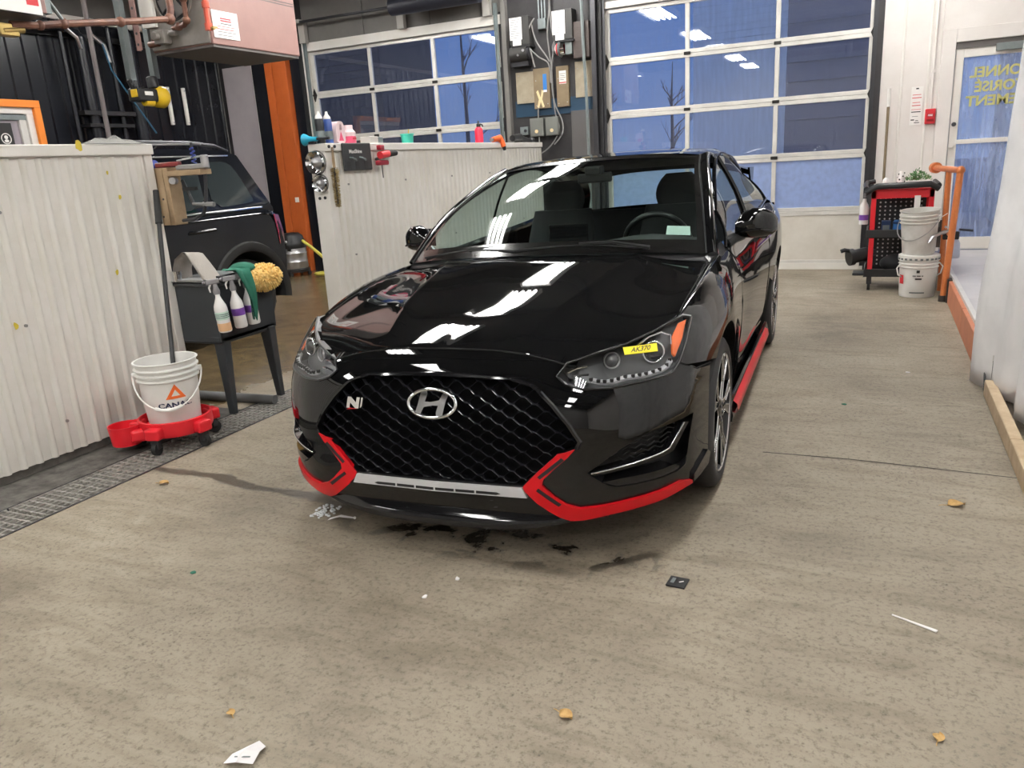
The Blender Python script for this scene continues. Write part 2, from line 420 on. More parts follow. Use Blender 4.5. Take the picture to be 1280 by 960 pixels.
    w2s = nt.nodes.new('ShaderNodeMath'); w2s.operation = 'MULTIPLY'; w2s.inputs[1].default_value = .8; L.new(w2.outputs[0], w2s.inputs[0])
    wm = nt.nodes.new('ShaderNodeMath'); wm.operation = 'MAXIMUM'; L.new(w1.outputs[0], wm.inputs[0]); L.new(w2s.outputs[0], wm.inputs[1])
    c5 = mix(wm.outputs[0], c4.outputs[0], mix(None, c4.outputs[0], (.16, .15, .14), 'MULTIPLY', 1.0).outputs[0])
    L.new(c5.outputs[0], b.inputs['Base Color'])
    wall = nt.nodes.new('ShaderNodeMath'); wall.operation = 'MAXIMUM'; L.new(wm.outputs[0], wall.inputs[0]); L.new(wet.outputs[0], wall.inputs[1])
    ro = nt.nodes.new('ShaderNodeMapRange'); ro.inputs[3].default_value = .62; ro.inputs[4].default_value = .22; L.new(wall.outputs[0], ro.inputs[0])
    L.new(ro.outputs[0], b.inputs['Roughness'])
    hb = nt.nodes.new('ShaderNodeMath'); hb.operation = 'ADD'; L.new(n2.outputs['Fac'], hb.inputs[0]); L.new(n1.outputs['Fac'], hb.inputs[1])
    bp = nt.nodes.new('ShaderNodeBump'); bp.inputs['Strength'].default_value = .5; bp.inputs['Distance'].default_value = .006
    L.new(hb.outputs[0], bp.inputs['Height']); L.new(bp.outputs[0], b.inputs['Normal'])
    MATS['concrete_floor'] = m
concrete()

YB = 9.63; XL = -9.04; XR = 2.5; ZC = 3.95; YF = -7.0
XP = -3.80                                # partition face
# ------------------------------------------------------------------ floor, drain, ceiling, outer walls
fl = struct('floor')
MB().box(XL - .3, -3.53, YF, YB + .15, -.30, 0).box(-3.26, XR + .3, YF, YB + .15, -.30, 0).box(-3.53, -3.26, YF, YB + .15, -.30, -.14).box(-3.53, -3.26, YF, -1, -.14, 0).build('slab', 'concrete_floor', fl, smooth=0)
mat('joint', (.055, .048, .042), .9)
MB().add([(-.42, 3.600, .0015), (-.05, 3.612, .0015), (.3, 3.593, .0015), (.60, 3.572, .0015), (.60, 3.580, .0015), (.3, 3.602, .0015), (-.05, 3.622, .0015), (-.42, 3.610, .0015)],
         [(0, 1, 6, 7), (1, 2, 5, 6), (2, 3, 4, 5)]).build('floor_joint', 'joint', fl, smooth=0)
mat('grime', (.035, .032, .028), .75, var=(.12, .11, .10), vscale=14, bump=.4, bscale=25)
MB().box(XP - .14, -3.533, -1, 3.5, .0, .004).build('grimy_gutter_strip', 'grime', fl, smooth=0)
dr = struct('floor_drain')
tag(dr, 'steel bar grating over the drain channel beside white partitions')
fr = MB()
for x in (-3.535, -3.255): fr.box(x - .006, x + .006, -1, 9.4, -.02, .003)
fr.build('drain_frame', 'dark_steel', dr, smooth=0)
mat('grating_steel', (.42, .40, .37), .5, metal=.3, var=(.28, .265, .24), vscale=20)
g = MB(); L_ = .99
for i in range(8): x = -3.525 + .0372 * i; g.box(x - .0032, x + .0032, 0, L_, -.025, .001)
for j in range(24): y = .012 + j * .042; g.box(-3.527, -3.263, y - .0032, y + .0032, -.016, .0005)
gm = g.mesh('grating')
for k in range(-1, 9):
    o = link('grating', gm, 'grating_steel', dr, smooth=0); o.location = (0, k, 0)

ce = struct('ceiling')
mat('ceiling_grey', (.12, .118, .115), .8)
MB().box(XL - .3, XR + .3, YF, YB + .15, ZC, ZC + .1).build('deck', 'ceiling_grey', ce, smooth=0)
for y in range(-6, 10, 2):
    MB().box(XL, XR, y + .45, y + .55, ZC - .16, ZC).build('joist', 'joist', ce, smooth=0)
tag(MB().box(XR, XR + .15, YF, YB + .15, -.05, ZC).build('wall_right', 'wall_white', smooth=0), kind='structure')
mat('wall_behind', (.33, .32, .31), .7)
tag(MB().box(XL, XR, YF - .15, YF, -.05, ZC).build('wall_front', 'wall_behind', smooth=0), kind='structure')

# left wall: black ribbed sheets, grey band above
wl = struct('wall_left')
MB().box(XL - .2, XL - .05, YF, YB + .15, 0, ZC).build('backing', 'grey_wall', wl, smooth=0)
def rib_sheet(y0, y1, z0, z1, x, pitch, depth, name, m, parent, flat=.45, sgn=1):
    prof = []; n = int(round((y1 - y0) / pitch)); p = (y1 - y0) / n
    for i in range(n):
        a = y0 + i * p
        prof += [(a, 0), (a + p * .74, 0), (a + p * .80, depth), (a + p * .90, depth), (a + p * .96, 0)]
    prof.append((y1, 0))
    rows = [[(x + sgn * d, y, z) for (y, d) in prof] for z in (z0, z1)]
    return MB().grid(rows).build(name, m, parent, smooth=0, fix=False)
for k in range(9):
    y0 = -3 + k * 1.4
    rib_sheet(y0, min(y0 + 1.4, YB), 0, 3.36, XL - .045, .20, .022, 'ribbed_sheet', 'black_sheet', wl)
MB().box(XL - .05, XL + .02, YF, YB, 3.36, 3.42).build('top_rail', 'white_metal', wl, smooth=0)
MB().box(XL - .05, XL + .03, 5.1, YB, 3.16, 3.22).build('dark_rail', 'black_plastic', wl, smooth=0)

# back wall: pier, headers, white boards
wb = struct('wall_back')
MB().box(-4.40, -3.10, YB, YB + .15, 0, ZC).build('pier', 'pier_dark', wb, smooth=0)
for (x0, x1) in ((-7.46, -6.45), (-6.44, -5.42), (-5.41, -4.40)):
    MB().box(x0, x1, YB, YB + .15, 3.17, ZC).build('header_panel', 'grey_wall', wb, smooth=0, bevel=.004)
MB().box(-3.10, -.06, YB, YB + .15, 3.12, ZC).build('header_panel', 'grey_wall', wb, smooth=0)
t9 = struct('trim_9')
MB().box(-7.46, -4.40, YB - .03, YB + .1, 3.06, 3.17).build('header_beam', 'white_metal', t9, smooth=0)
MB().box(-3.10, -.06, YB - .03, YB + .1, 3.06, 3.13).build('header_beam', 'white_metal', t9, smooth=0)
MB().box(XL - .1, -7.46, YB, YB + .15, 0, ZC).build('corner_panel', 'pier_dark', wb, smooth=0)
mat('pale_panel', (.42, .38, .40), .6, var=(.36, .325, .345), vscale=2)
MB().box(-9.0, -8.44, YB - .03, YB, .02, 2.99).build('pale_panel', 'pale_panel', wb, smooth=0, bevel=.004)
t7 = struct('trim_7')
MB().box(-8.43, -8.40, YB - .05, YB, .02, 3.1).build('pale_strip', 'alu', t7, smooth=0)
MB().box(-8.36, -8.08, YB - .12, YB, 0, 3.4).build('dark_post', 'black_sheet', t7, smooth=0)
MB().box(-7.66, -7.50, YB - .12, YB, 0, 3.4).build('dark_post', 'black_sheet', t7, smooth=0)
oc = MB(); 
for i in range(3): oc.box(-8.06 + i * .13, -8.06 + i * .13 + .122, YB - .2 + (.015 if i == 1 else 0), YB - .001, 0, 3.4)
oc.build('orange_post', 'orange_paint', t7, smooth=0, bevel=.006)
MB().box(-7.80, -7.74, YB - .215, YB - .198, 1.02, 1.09).build('outlet_plate', 'label_white', t7, smooth=0)
for (x0, x1, z1) in ((-.06, .15, ZC), (.155, .395, ZC), (.40, .50, ZC)):
    MB().box(x0, x1, YB, YB + .1, 0, z1).build('wall_board', 'wall_white', wb, smooth=0, bevel=.006)
for x in (.152, .398): MB().box(x - .012, x + .012, YB - .008, YB + .01, 0, ZC).build('board_seam', 'white_metal', wb, smooth=0, bevel=.004)
MB().box(.50, XR, YB, YB + .1, 2.42, ZC).build('wall_board', 'wall_white', wb, smooth=0, bevel=.006)
MB().box(1.80, XR, YB, YB + .1, 0, 2.42).build('wall_board', 'wall_white', wb, smooth=0, bevel=.006)

# ------------------------------------------------------------------ overhead doors
glass('pane_clear', (.92, .94, .98), refl=1.6, haze=.05)
mat('hinge_black', (.02, .018, .015), .5, metal=.3)
translucent('pane_frosted', (.62, .74, .98), .60, .35, bscale=18)
mat('door_panel', (.70, .665, .60), .5, var=(.60, .56, .49), vscale=3)
def overhead_door(name, x0, x1, frosted, label):
    d = struct(name, label); ZS = [.06, .655, 1.265, 1.87, 2.48, 3.055]; y0, y1 = YB + .03, YB + .075
    w = x1 - x0; mx = [x0 + .028, x0 + w / 3, x0 + 2 * w / 3, x1 - .028]
    for r in range(5):
        za, zb = ZS[r], ZS[r + 1]
        for z0, z1 in ((za + .001, za + .046), (zb - .044, zb - .001)):
            MB().box(x0, x1, y0, y1, z0, z1).build('rail', 'alu', d, smooth=0, bevel=.004)
        if r == 0:
            MB().box(x0, x1, y0 + .01, y1 - .005, .03, .64).build('solid_panel', 'door_panel', d, smooth=0)
            MB().box(x0, x1, y0 - .01, y1, .0, .07).build('bottom_seal_rail', 'white_metal', d, smooth=0)
            continue
        for i, x in enumerate(mx):
            hw = .042 if i in (0, 3) else .024
            MB().box(max(x0, x - hw), min(x1, x + hw), y0, y1, za + .046, zb - .044).build('stile', 'alu', d, smooth=0, bevel=.004)
        for i in range(3):
            MB().box(mx[i] + .02, mx[i + 1] - .02, y0 + .018, y0 + .024, za + .04, zb - .04).build('pane', 'pane_frosted' if (r == 1 and frosted) else 'pane_clear', d, smooth=0)
    for r in range(1, 5):
        z = ZS[r]
        for x in mx[1:3]: MB().cbox((x, y0 - .006, z), (.075, .014, .034)).build('hinge', 'hinge_black', d, smooth=0, bevel=.003)
        for x in (x0 + .02, x1 - .02):
            MB().prism([(x - .038, y0 - .012, z), (x, y0 - .012, z - .09), (x + .038, y0 - .012, z), (x, y0 - .012, z + .09)], (0, .012, 0)).cyl((x, y0 - .03, z), (x, y0 - .01, z), .018, n=10).build('roller_bracket', 'hinge_black', d, smooth=0)
    return d
overhead_door('door_1', -7.42, -4.43, False, 'left overhead garage door with glass panes in a pale aluminium grid')
overhead_door('door_2', -3.08, -.11, True, 'overhead garage door with frosted bottom panes behind the black hatchback')
for i, (x0, x1) in enumerate(((-7.5, -7.42), (-4.43, -4.36), (-3.15, -3.08), (-.11, -.045))):
    t = struct('trim_%d' % (i + 1))
    MB().box(x0, x1, YB - .02, YB + .06, 0, 3.2).build('jamb', 'white_metal' if i in (0,) else 'pier_dark', t, smooth=0)
    xt = x1 + .015 if i in (0, 2) else x0 - .015
    MB().box(xt - .02, xt + .02, YB - .055, YB - .048, .05, 3.3).box(xt - .02, xt - .014, YB - .085, YB - .05, .05, 3.3).build('door_track', 'galv' if i in (0, 1) else 'dark_steel', t, smooth=0)
# torsion tube and rolled strip curtain above the left door
tb = thing('torsion_shaft', 'thin dark steel shaft running above the left overhead door', 'door shaft', (-5.9, 9.45, 3.5))
MB().cyl((-7.45, 9.45, 3.415), (-4.5, 9.45, 3.415), .018).build('shaft', 'dark_steel', tb, org=(-5.9, 9.45, 3.5))
for x in (-7.4, -5.80, -4.55): MB().box(x - .05, x + .05, 9.52, YB - .032, 3.16, 3.40).box(x - .05, x + .05, 9.42, YB - .032, 3.40, 3.45).build('bearing_bracket', 'header_grey', tb, smooth=0, org=(-5.9, 9.45, 3.5))
cyl = MB(); cyl.cyl((-5.74, 9.25, 3.37), (-4.50, 9.25, 3.37), .105, n=20)
mat('navy_vinyl', (.022, .024, .035), .45)
tag(cyl.build('spring_drum', 'navy_vinyl'), 'dark navy cylinder mounted on the shaft above left overhead door', 'door drum')

# ------------------------------------------------------------------ personnel door on the tiled step
d3 = struct('door_3', 'glazed white personnel door with mirrored yellow lettering')
for (x0, x1, z0, z1) in ((.50, .63, .2, 2.42), (1.64, 1.80, .2, 2.42), (.63, 1.64, 2.29, 2.42)):
    MB().box(x0, x1, YB - .02, YB + .1, z0, z1).build('door_frame', 'wall_white', d3, smooth=0, bevel=.006)
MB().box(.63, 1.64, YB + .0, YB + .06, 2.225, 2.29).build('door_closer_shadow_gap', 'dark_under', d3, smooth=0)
MB().box(.98, 1.3, YB - .06, YB, 2.17, 2.24).build('door_closer', 'galv', d3, smooth=0, bevel=.005)
for (x0, x1, z0, z1) in ((.635, .71, .215, 2.225), (1.56, 1.635, .215, 2.225), (.71, 1.56, 2.14, 2.225), (.71, 1.56, .215, .345)):
    MB().box(x0, x1, YB + .01, YB + .055, z0, z1).build('door_stile', 'white_metal', d3, smooth=0, bevel=.004)
glass('door_glass', (.9, .93, .98), refl=1.5, haze=.30, hazecol=(.55, .66, .95))  # strong bluish haze colour stands in for the bright outdoors behind the glass
MB().box(.70, 1.57, YB + .03, YB + .036, .34, 1.30).build('pane', 'door_glass', d3, smooth=0)
MB().box(.70, 1.57, YB + .03, YB + .036, 1.34, 2.145).build('pane', 'door_glass', d3, smooth=0)
MB().box(.70, 1.57, YB + .0, YB + .05, 1.30, 1.345).cyl((.66, YB - .005, 1.29), (.66, YB - .03, 1.29), .025).build('push_bar', 'white_metal', d3, smooth=0, bevel=.004)
MB().cyl((.67, YB + .015, 1.50), (.67, YB - .015, 1.50), .022).build('lock_cylinder', 'dark_steel', d3)
mat('yellow_vinyl', (.50, .47, .16), .6)
mir = Matrix.Translation((1.14, YB + .027, 0)) @ Matrix(((-1, 0, 0, 0), (0, 0, 1, 0), (0, 1, 0, 0), (0, 0, 0, 1)))
for z, s in ((1.985, 'PERSONNEL'), (1.845, 'AUTORISÉ'), (1.71, 'SEULEMENT')):
    me = text_mesh(s, .135, .0006, .004)
    xs = [v.co.x for v in me.vertices]; k = {1.985: .72, 1.845: .63, 1.71: .76}[z] / (max(xs) - min(xs))
    me.transform(Matrix.Translation((0, 0, z)) @ mir @ Matrix.Diagonal((k, 1, 1, 1)))
    link('lettering', me, 'yellow_vinyl', d3, smooth=0)

# ------------------------------------------------------------------ tiled platform, curbs
pf = struct('platform', 'raised grey tiled platform in front of the white door')
PX = .60
MB().box(PX + .03, XR, 4.84, YB, 0, .185).build('step_core', 'grout', pf, smooth=0)
ty = YB; k = 0
tm = MB().box(.003, .597, .003, .597, .18, .21).mesh('tile')
xs = [PX + .06 + .6 * i for i in range(3)]
for j in range(8):
    for x in xs:
        o = link('tile', tm, 'tile', pf, smooth=0); o.location = (x, YB - .6 * (j + 1), 0)
MB().box(PX + .028, PX + .062, 4.84, 8.3, .17, .215).build('edge_strip', 'alu', pf, smooth=0, bevel=.003)
cb = tag(struct('trim_5'), 'worn orange painted board facing the platform edge')
for (y0, y1) in ((5.02, 6.35), (6.36, 7.60)):
    MB().box(PX, PX + .03, y0, y1, .0, .19).build('board', 'curb_orange', cb, smooth=0, bevel=.005)
mat('black_paint_old', (.03, .022, .018), .6)
MB().box(PX - .01, PX + .03, 7.61, 7.74, 0, .2).build('end_block', 'black_paint_old', cb, smooth=0)
wc = tag(struct('trim_6'), 'raw wood plank lying on the floor along the tarp')
for (y0, y1) in ((3.83, 4.80), (2.2, 3.825)):
    MB().box(PX - .005, PX + .045, y0, y1, .0, .088).build('plank', 'wood_pale', wc, smooth=0, bevel=.006)

# ------------------------------------------------------------------ white corrugated partitions
def partition(name, y0, y1, label):
    w = struct(name, label)
    MB().box(XP - .145, XP - .02, y0 + .01, y1 - .01, .05, 1.56).build('core', 'white_metal', w, smooth=0)
    p = .085; rows_y = []; n = int((y1 - y0 - .11) / p); ys = y1 - .05 - n * p
    prof = []
    for i in range(n):
        a = ys + i * p
        for t, d in ((0, 0), (.16, .001), (.26, .012), (.36, .026), (.46, .030), (.56, .030), (.66, .026), (.76, .012), (.86, .001)): prof.append((a + t * p, d))
    prof.append((ys + n * p, 0))
    MB().grid([[(XP - .034 + d, y, z) for (y, d) in prof] for z in (.05, 1.545)]).build('corrugated_sheet', 'sheet_white', w, smooth=60, fix=False)
    MB().box(XP - .155, XP + .012, y0 - .004, y1 + .004, 1.552, 1.61).build('cap', 'white_metal', w, smooth=0, bevel=.006)
    MB().box(XP - .15, XP - .005, y1 - .055, y1, .03, 1.552).build('corner_trim', 'white_metal', w, smooth=0, bevel=.004)
    MB().box(XP - .15, XP - .005, y0, y0 + .05, .03, 1.552).build('corner_trim', 'white_metal', w, smooth=0, bevel=.004)
    MB().box(XP - .13, XP - .03, y0, y1, .0, .06).build('base', 'plaster_dark', w, smooth=0)
    mat('screw', (.30, .29, .28), .4, metal=.6)
    rnd = random.Random(3)
    for (z, st) in ((.22, .5), (.75, .85), (1.30, .85)):
        y = y0 + .25
        while y < y1 - .1:
            MB().cyl((XP - .006, y, z), (XP + .004, y, z), .008, n=8).build('screw', 'screw', w); y += st
    return w
pw1 = partition('wall_divider', -1.2, 3.40, 'white corrugated metal half wall beside the red bucket dolly')
pw2 = partition('wall_divider', 5.0, 9.30, 'white corrugated metal half wall with bottles on its ledge, under the left overhead door')
mat('yellow_stain', (.62, .48, .05), .6)
rs = random.Random(5)
for (y, z, s) in ((2.93, 1.60, .022), (3.13, 1.33, .012), (3.02, .93, .013), (2.40, .76, .014), (3.08, 1.46, .009)):
    pts = []
    for i in range(9):
        a = 2 * math.pi * i / 9; q = s * (.7 + .5 * rs.random()); pts.append((XP + .0135 if z > 1.55 else XP + .001, y + q * math.cos(a) * .8, z + q * math.sin(a) * 1.3))
    MB().prism(pts, (.0012, 0, 0)).build('paint_splash', 'yellow_stain', pw1, smooth=0)

# ------------------------------------------------------------------ ceiling light fixtures
def fixture(x, y, z=3.72, rz=0, label='', group=None):
    t = thing('ceiling_light', label, 'light fixture', (x, y, z), rz, group)
    return t
fx0 = None
FIX = [(-3.6, y) for y in (-5.7, -3.2, -.8, 1.8, 5.0, 6.95, 8.55)] + [(-6.9, y) for y in (-4.7, -1.5, 1.6, 4.6, 7.6)] + [(.0, y) for y in (-5.4, -2.9, -.4, 2.9, 6.0, 8.5)]
for i, (x, y) in enumerate(FIX):
    lab = 'long white fluorescent ceiling fixture with four bare tubes, in the rows under the grey ceiling'
    if fx0 is None:
        fx0 = thing('ceiling_light', lab, 'light fixture', (x, y, 3.70), 0, 'fluorescent ceiling fixtures')
        MB().box(-.22, .22, -.64, .64, .03, .075).box(-.24, -.21, -.64, .64, -.03, .075).box(.21, .24, -.64, .64, -.03, .075).build('housing', 'fixture_white', fx0, smooth=0)
        for xx in (-.15, -.05, .05, .15): MB().cyl((xx, -.61, -.005), (xx, .61, -.005), .019, n=8).build('tube', 'tube_light', fx0)
        for yy in (-.5, .5): MB().cyl((0, yy, .07), (0, yy, .26), .008, n=6).build('hanger', 'dark_steel', fx0)
    else:
        c = copy_tree(fx0); c.location = (x, y, 3.70)
# ================================================================== the black hatchback
mat('car_paint', (.0030, .0032, .0036), .025, spec=.62)
mat('gloss_black', (.006, .006, .007), .06, spec=.6)
mat('grille_black', (.010, .0105, .013), .16, spec=.7)
mat('void_black', (.0015, .0015, .0018), .8, spec=.1)
mat('satin_black', (.012, .012, .013), .35)
mat('matte_black', (.008, .008, .008), .7)
mat('trim_red', (.47, .003, .008), .28, spec=.4)
mat('trim_silver', (.58, .58, .60), .35, metal=.25)
mat('machined', (.62, .62, .63), .25, metal=.9)
mat('tyre', (.016, .016, .017), .62, bump=.05, bscale=120)
mat('amber', (.85, .16, .03), .2, coat=.5)
mat('cloth_dark', (.018, .018, .020), .85)
mat('lamp_grey', (.11, .112, .115), .30, metal=.3)
mat('shut_line', (.001, .001, .001), .9)
glass('car_glass', (.80, .90, .86), refl=.85)
glass('side_glass', (.62, .70, .70), refl=1.0)
glass('lens_glass', (.90, .91, .92), refl=.9)
car = thing('black_hatchback', 'glossy black hatchback with red front and side trim parked nose first', 'car', (-1.42, 3.16, 0), R(2.16))
TILT = .02
def cb_(mb, name, m, parent=car, smooth=35, **k):
    mb.v = [(p[0], p[1], p[2] + TILT * p[0]) for p in mb.v]; return mb.build(name, m, parent, smooth, **k)
def cnorm(name, V, Fc, N, m, parent=car):
    """mesh with analytic normals"""
    me = bpy.data.meshes.new(name); me.from_pydata([(p[0], p[1], p[2] + TILT * p[0]) for p in V], [], Fc); me.validate(); me.update()
    # orient faces along given normals
    bm = bmesh.new(); bm.from_mesh(me); bm.verts.ensure_lookup_table(); bm.faces.ensure_lookup_table(); bm.normal_update()
    flip = [f for f in bm.faces if sum((Vector(N[v.index]) for v in f.verts), Vector()).dot(f.normal) < 0]
    bmesh.ops.reverse_faces(bm, faces=flip); bm.to_mesh(me); bm.free()
    me.shade_smooth(); me.normals_split_custom_set_from_vertices([Vector(n).normalized() for n in N])
    return link(name, me, m, parent, smooth=0)
FU = [0, .2, .4, .5, .6, .7, .78, .83, .86, .876]
FZ = [.15, .25, .35, .5, .6, .68, .75, .80]
Fs = Surf(FU, FZ, [[-.895, -.892, -.882, -.865, -.825, -.75, -.655, -.56, -.46, -.36],
[-.925, -.92, -.91, -.895, -.855, -.78, -.685, -.59, -.49, -.36],
[-.915, -.91, -.902, -.886, -.852, -.785, -.69, -.595, -.49, -.36],
[-.905, -.902, -.888, -.873, -.843, -.78, -.695, -.60, -.49, -.35],
[-.885, -.88, -.864, -.846, -.812, -.75, -.67, -.58, -.475, -.33],
[-.85, -.845, -.823, -.797, -.755, -.69, -.612, -.53, -.44, -.30],
[-.80, -.793, -.768, -.735, -.68, -.605, -.525, -.45, -.375, -.27],
[-.74, -.733, -.705, -.67, -.605, -.525, -.445, -.375, -.31, -.21]])
def F(u, z): return Fs(min(abs(u), .885), z)
def Fn(u, z):
    e = .004; du = (F(u + e, z) - F(u - e, z)) / (2 * e); dz = (F(u, z + e) - F(u, z - e)) / (2 * e)
    return Vector((du, -1, dz)).normalized()
HU = [0, .2, .4, .55, .68, .775, .83]
HV = [-.85, -.78, -.6, -.4, -.2, 0, .2, .45]
Hs = Surf(HU, HV, [[.728, .722, .688, .65, .62, .59, .57], [.758, .754, .722, .69, .664, .64, .62], [.815, .812, .79, .770, .752, .735, .72],
[.858, .856, .84, .822, .808, .800, .79], [.895, .893, .878, .858, .845, .842, .835], [.928, .926, .91, .888, .874, .872, .868],
[.956, .954, .94, .918, .9, .892, .885], [.98, .978, .965, .94, .918, .905, .895]])
ucr = spl([-.8, -.55, -.33, 0, .36], [.25, .32, .37, .43, .50])
def H(u, v):
    u = abs(u); c = float(ucr(v)); d = (u - c)
    k = min(1, max(0, (v + .72) / .25))
    return Hs(u, v) + k * (.012 * math.exp(-abs(d) / .05) if d > 0 else .012 * math.exp(-abs(d) / .10))
def Hn(u, v):
    e = .004; a = (H(u + e, v) - H(u - e, v)) / (2 * e) if abs(u) > e else 0; b = (H(u, v + e) - H(u, v - e)) / (2 * e)
    return Vector((-a, -b, 1)).normalized()
wd_ = spl([-.6, -.5, -.36, -.1, .1, .35, .75, 1.2, 1.8, 2.3, 2.65, 3.0, 3.3], [.83, .852, .874, .90, .905, .893, .876, .878, .888, .905, .915, .90, .855])
zc_ = spl([-.6, -.5, -.4, -.2, 0, .2, .45, .75, 1.2, 1.8, 2.3, 2.65, 3.0, 3.3], [.715, .762, .80, .845, .877, .897, .908, .913, .928, .952, .975, .985, .98, .955])
pp_ = spl([-.05, 0, .02, .06, .12, .2, .3, .4, .5, .6, .7, .8], [.12, .085, .062, .036, .014, .003, 0, .005, .014, .026, .045, .07])
def S(v, z): return float(wd_(v)) - float(pp_(float(zc_(v)) - z))
def Sn(v, z):
    e = .005; a = (S(v + e, z) - S(v - e, z)) / (2 * e); b = (S(v, z + e) - S(v, z - e)) / (2 * e)
    return Vector((1, -a, -b)).normalized()
def mirrored(poly_fn):
    for sg in (1, -1): poly_fn(sg)
def mz(L): return [(u, z - TILT * u) for u, z in L]      # readings on the car's left side -> symmetric frame

# ---- outlines on the nose (u, z)
GR = mz([(0, .675), (.169, .674), (.282, .671), (.323, .661), (.359, .651), (.381, .638), (.435, .591), (.491, .529), (.528, .472), (.517, .448), (.454, .424), (.383, .345), (.337, .311), (.172, .306), (0, .303)])
RED = mz([(.515, .448), (.454, .427), (.377, .353), (.337, .310), (.343, .295), (.385, .255), (.459, .204), (.491, .191), (.533, .193), (.609, .207), (.705, .216), (.783, .222), (.842, .231), (.842, .244), (.815, .261), (.679, .252), (.597, .245), (.530, .241), (.484, .256), (.447, .281), (.405, .319), (.408, .338), (.447, .379), (.491, .419)])
INT = mz([(.553, .362), (.66, .441), (.746, .485), (.851, .493), (.832, .314), (.813, .300), (.643, .303), (.61, .318)])
HL = mz([(.442, .681), (.469, .718), (.556, .742), (.64, .760), (.717, .787), (.789, .818), (.817, .807), (.815, .741), (.805, .685), (.79, .658), (.702, .648), (.62, .640), (.531, .641), (.475, .656)])
BAR = mz([(0, .298), (.334, .306), (.352, .272), (0, .262)])
BUMP = [(0, .757), (.2, .753), (.33, .739), (.40, .724), (.462, .707)] + [(u, z - .003) for u, z in [HL[0]] + HL[:7:-1]] + [(.845, .645), (.876, .595), (.876, .22), (.855, .216), (.80, .206), (.70, .200), (.60, .194), (.5, .180), (.3, .172), (0, .168)]

def fpanel(poly, holes, name, m, off=0, step=.03, parent=car, both=True):
    V2, F2 = tri_region(poly, holes, step)
    V = []; Fc = []; N = []
    for sg in ((1, -1) if both else (1,)):
        k = len(V)
        for u, z in V2:
            n = Fn(u, z); p = Vector((u, F(u, z), z)) + n * off
            V.append((sg * p.x, p.y, p.z)); N.append((sg * n.x, n.y, n.z))
        Fc += [tuple(i + k for i in f) for f in F2]
    return cnorm(name, V, Fc, N, m, parent)
def fprism(poly, name, m, out, inn, parent, sg=1, step=.02, bevel=.0):
    """solid piece lying on the nose surface from depth inn to out (along the normal)"""
    V2, F2 = tri_region(poly, (), step); k = len(V2)
    top = []; bot = []
    for u, z in V2:
        n = Fn(u, z); p = Vector((u, F(u, z), z)); top.append(p + n * out); bot.append(p + n * inn)
    ed = {}
    for f in F2:
        for a, b in ((f[0], f[1]), (f[1], f[2]), (f[2], f[0])):
            ed[(a, b)] = ed.get((a, b), 0) + 1
    sides = [(a, b, b + k, a + k) for (a, b) in ed if (b, a) not in ed]
    mb = MB(); mb.add([(sg * p.x, p.y, p.z) for p in top + bot], list(F2) + [tuple(i + k for i in reversed(f)) for f in F2] + sides)
    return cb_(mb, name, m, parent, smooth=40, bevel=bevel)
def fwall(poly, name, m, depth, parent, sg=1, back=True, step=.03, out=.0):
    """recess: walls going inwards from an outline, with a back plate"""
    q = resample(poly, step); mb = MB(); a = []; b = []
    for u, z in q:
        p = Vector((u, F(u, z), z)); n = Fn(u, z); p2 = p + n * out; a.append((sg * p2.x, p2.y, p2.z))
        d = Vector((-.12 * (1 if u > .05 else 0), 1, 0)); p3 = p + d * depth; b.append((sg * p3.x, p3.y, p3.z))
    n_ = len(q); mb.add(a + b, [(i, (i + 1) % n_, n_ + (i + 1) % n_, n_ + i) for i in range(n_)])
    if back:
        V2, F2 = tri_region(poly, (), .06)
        mb.add([(sg * (u - .12 * depth * (1 if u > .05 else 0)), F(u, z) + depth, z) for u, z in V2], F2)
    return cb_(mb, name, m, parent, smooth=30)

# ---- front bumper with openings
fpanel(BUMP, [GR[1:-1] + [(-.001, GR[-1][1]), (-.001, GR[0][1])] if 0 else [(-.01, GR[0][1])] + GR[1:-1] + [(-.01, GR[-1][1])], INT], 'front_bumper', 'car_paint', step=.022)
# grille
gfull = GR + [(-u, z) for u, z in GR[-2:0:-1]]
grl = fwall(gfull, 'grille', 'void_black', .06, car, 1)
fo = [(u * 1.035, .49 + (z - .49) * 1.05) for u, z in gfull]
ring = MB()
for sgn in (1,):
    qi = resample(gfull, .02); n_ = len(qi)
    rows = [[], [], [], []]
    for u, z in qi:
        c = (0, .49); du, dz = u - c[0], z - c[1]; L = math.hypot(du, dz)
        for r_, (grow, off) in enumerate(((.012, .001), (.006, .007), (-.004, .006), (-.008, -.02))):
            uu, zz = u + du / L * grow, z + dz / L * grow; n = Fn(uu, zz); p = Vector((uu, F(uu, zz), zz)) + (n if uu >= 0 else Vector((n.x, n.y, n.z))) * off
            rows[r_].append(tuple(p))
    ring.grid([list(r) for r in rows], closed=True)
cb_(ring, 'grille_frame', 'gloss_black', grl)
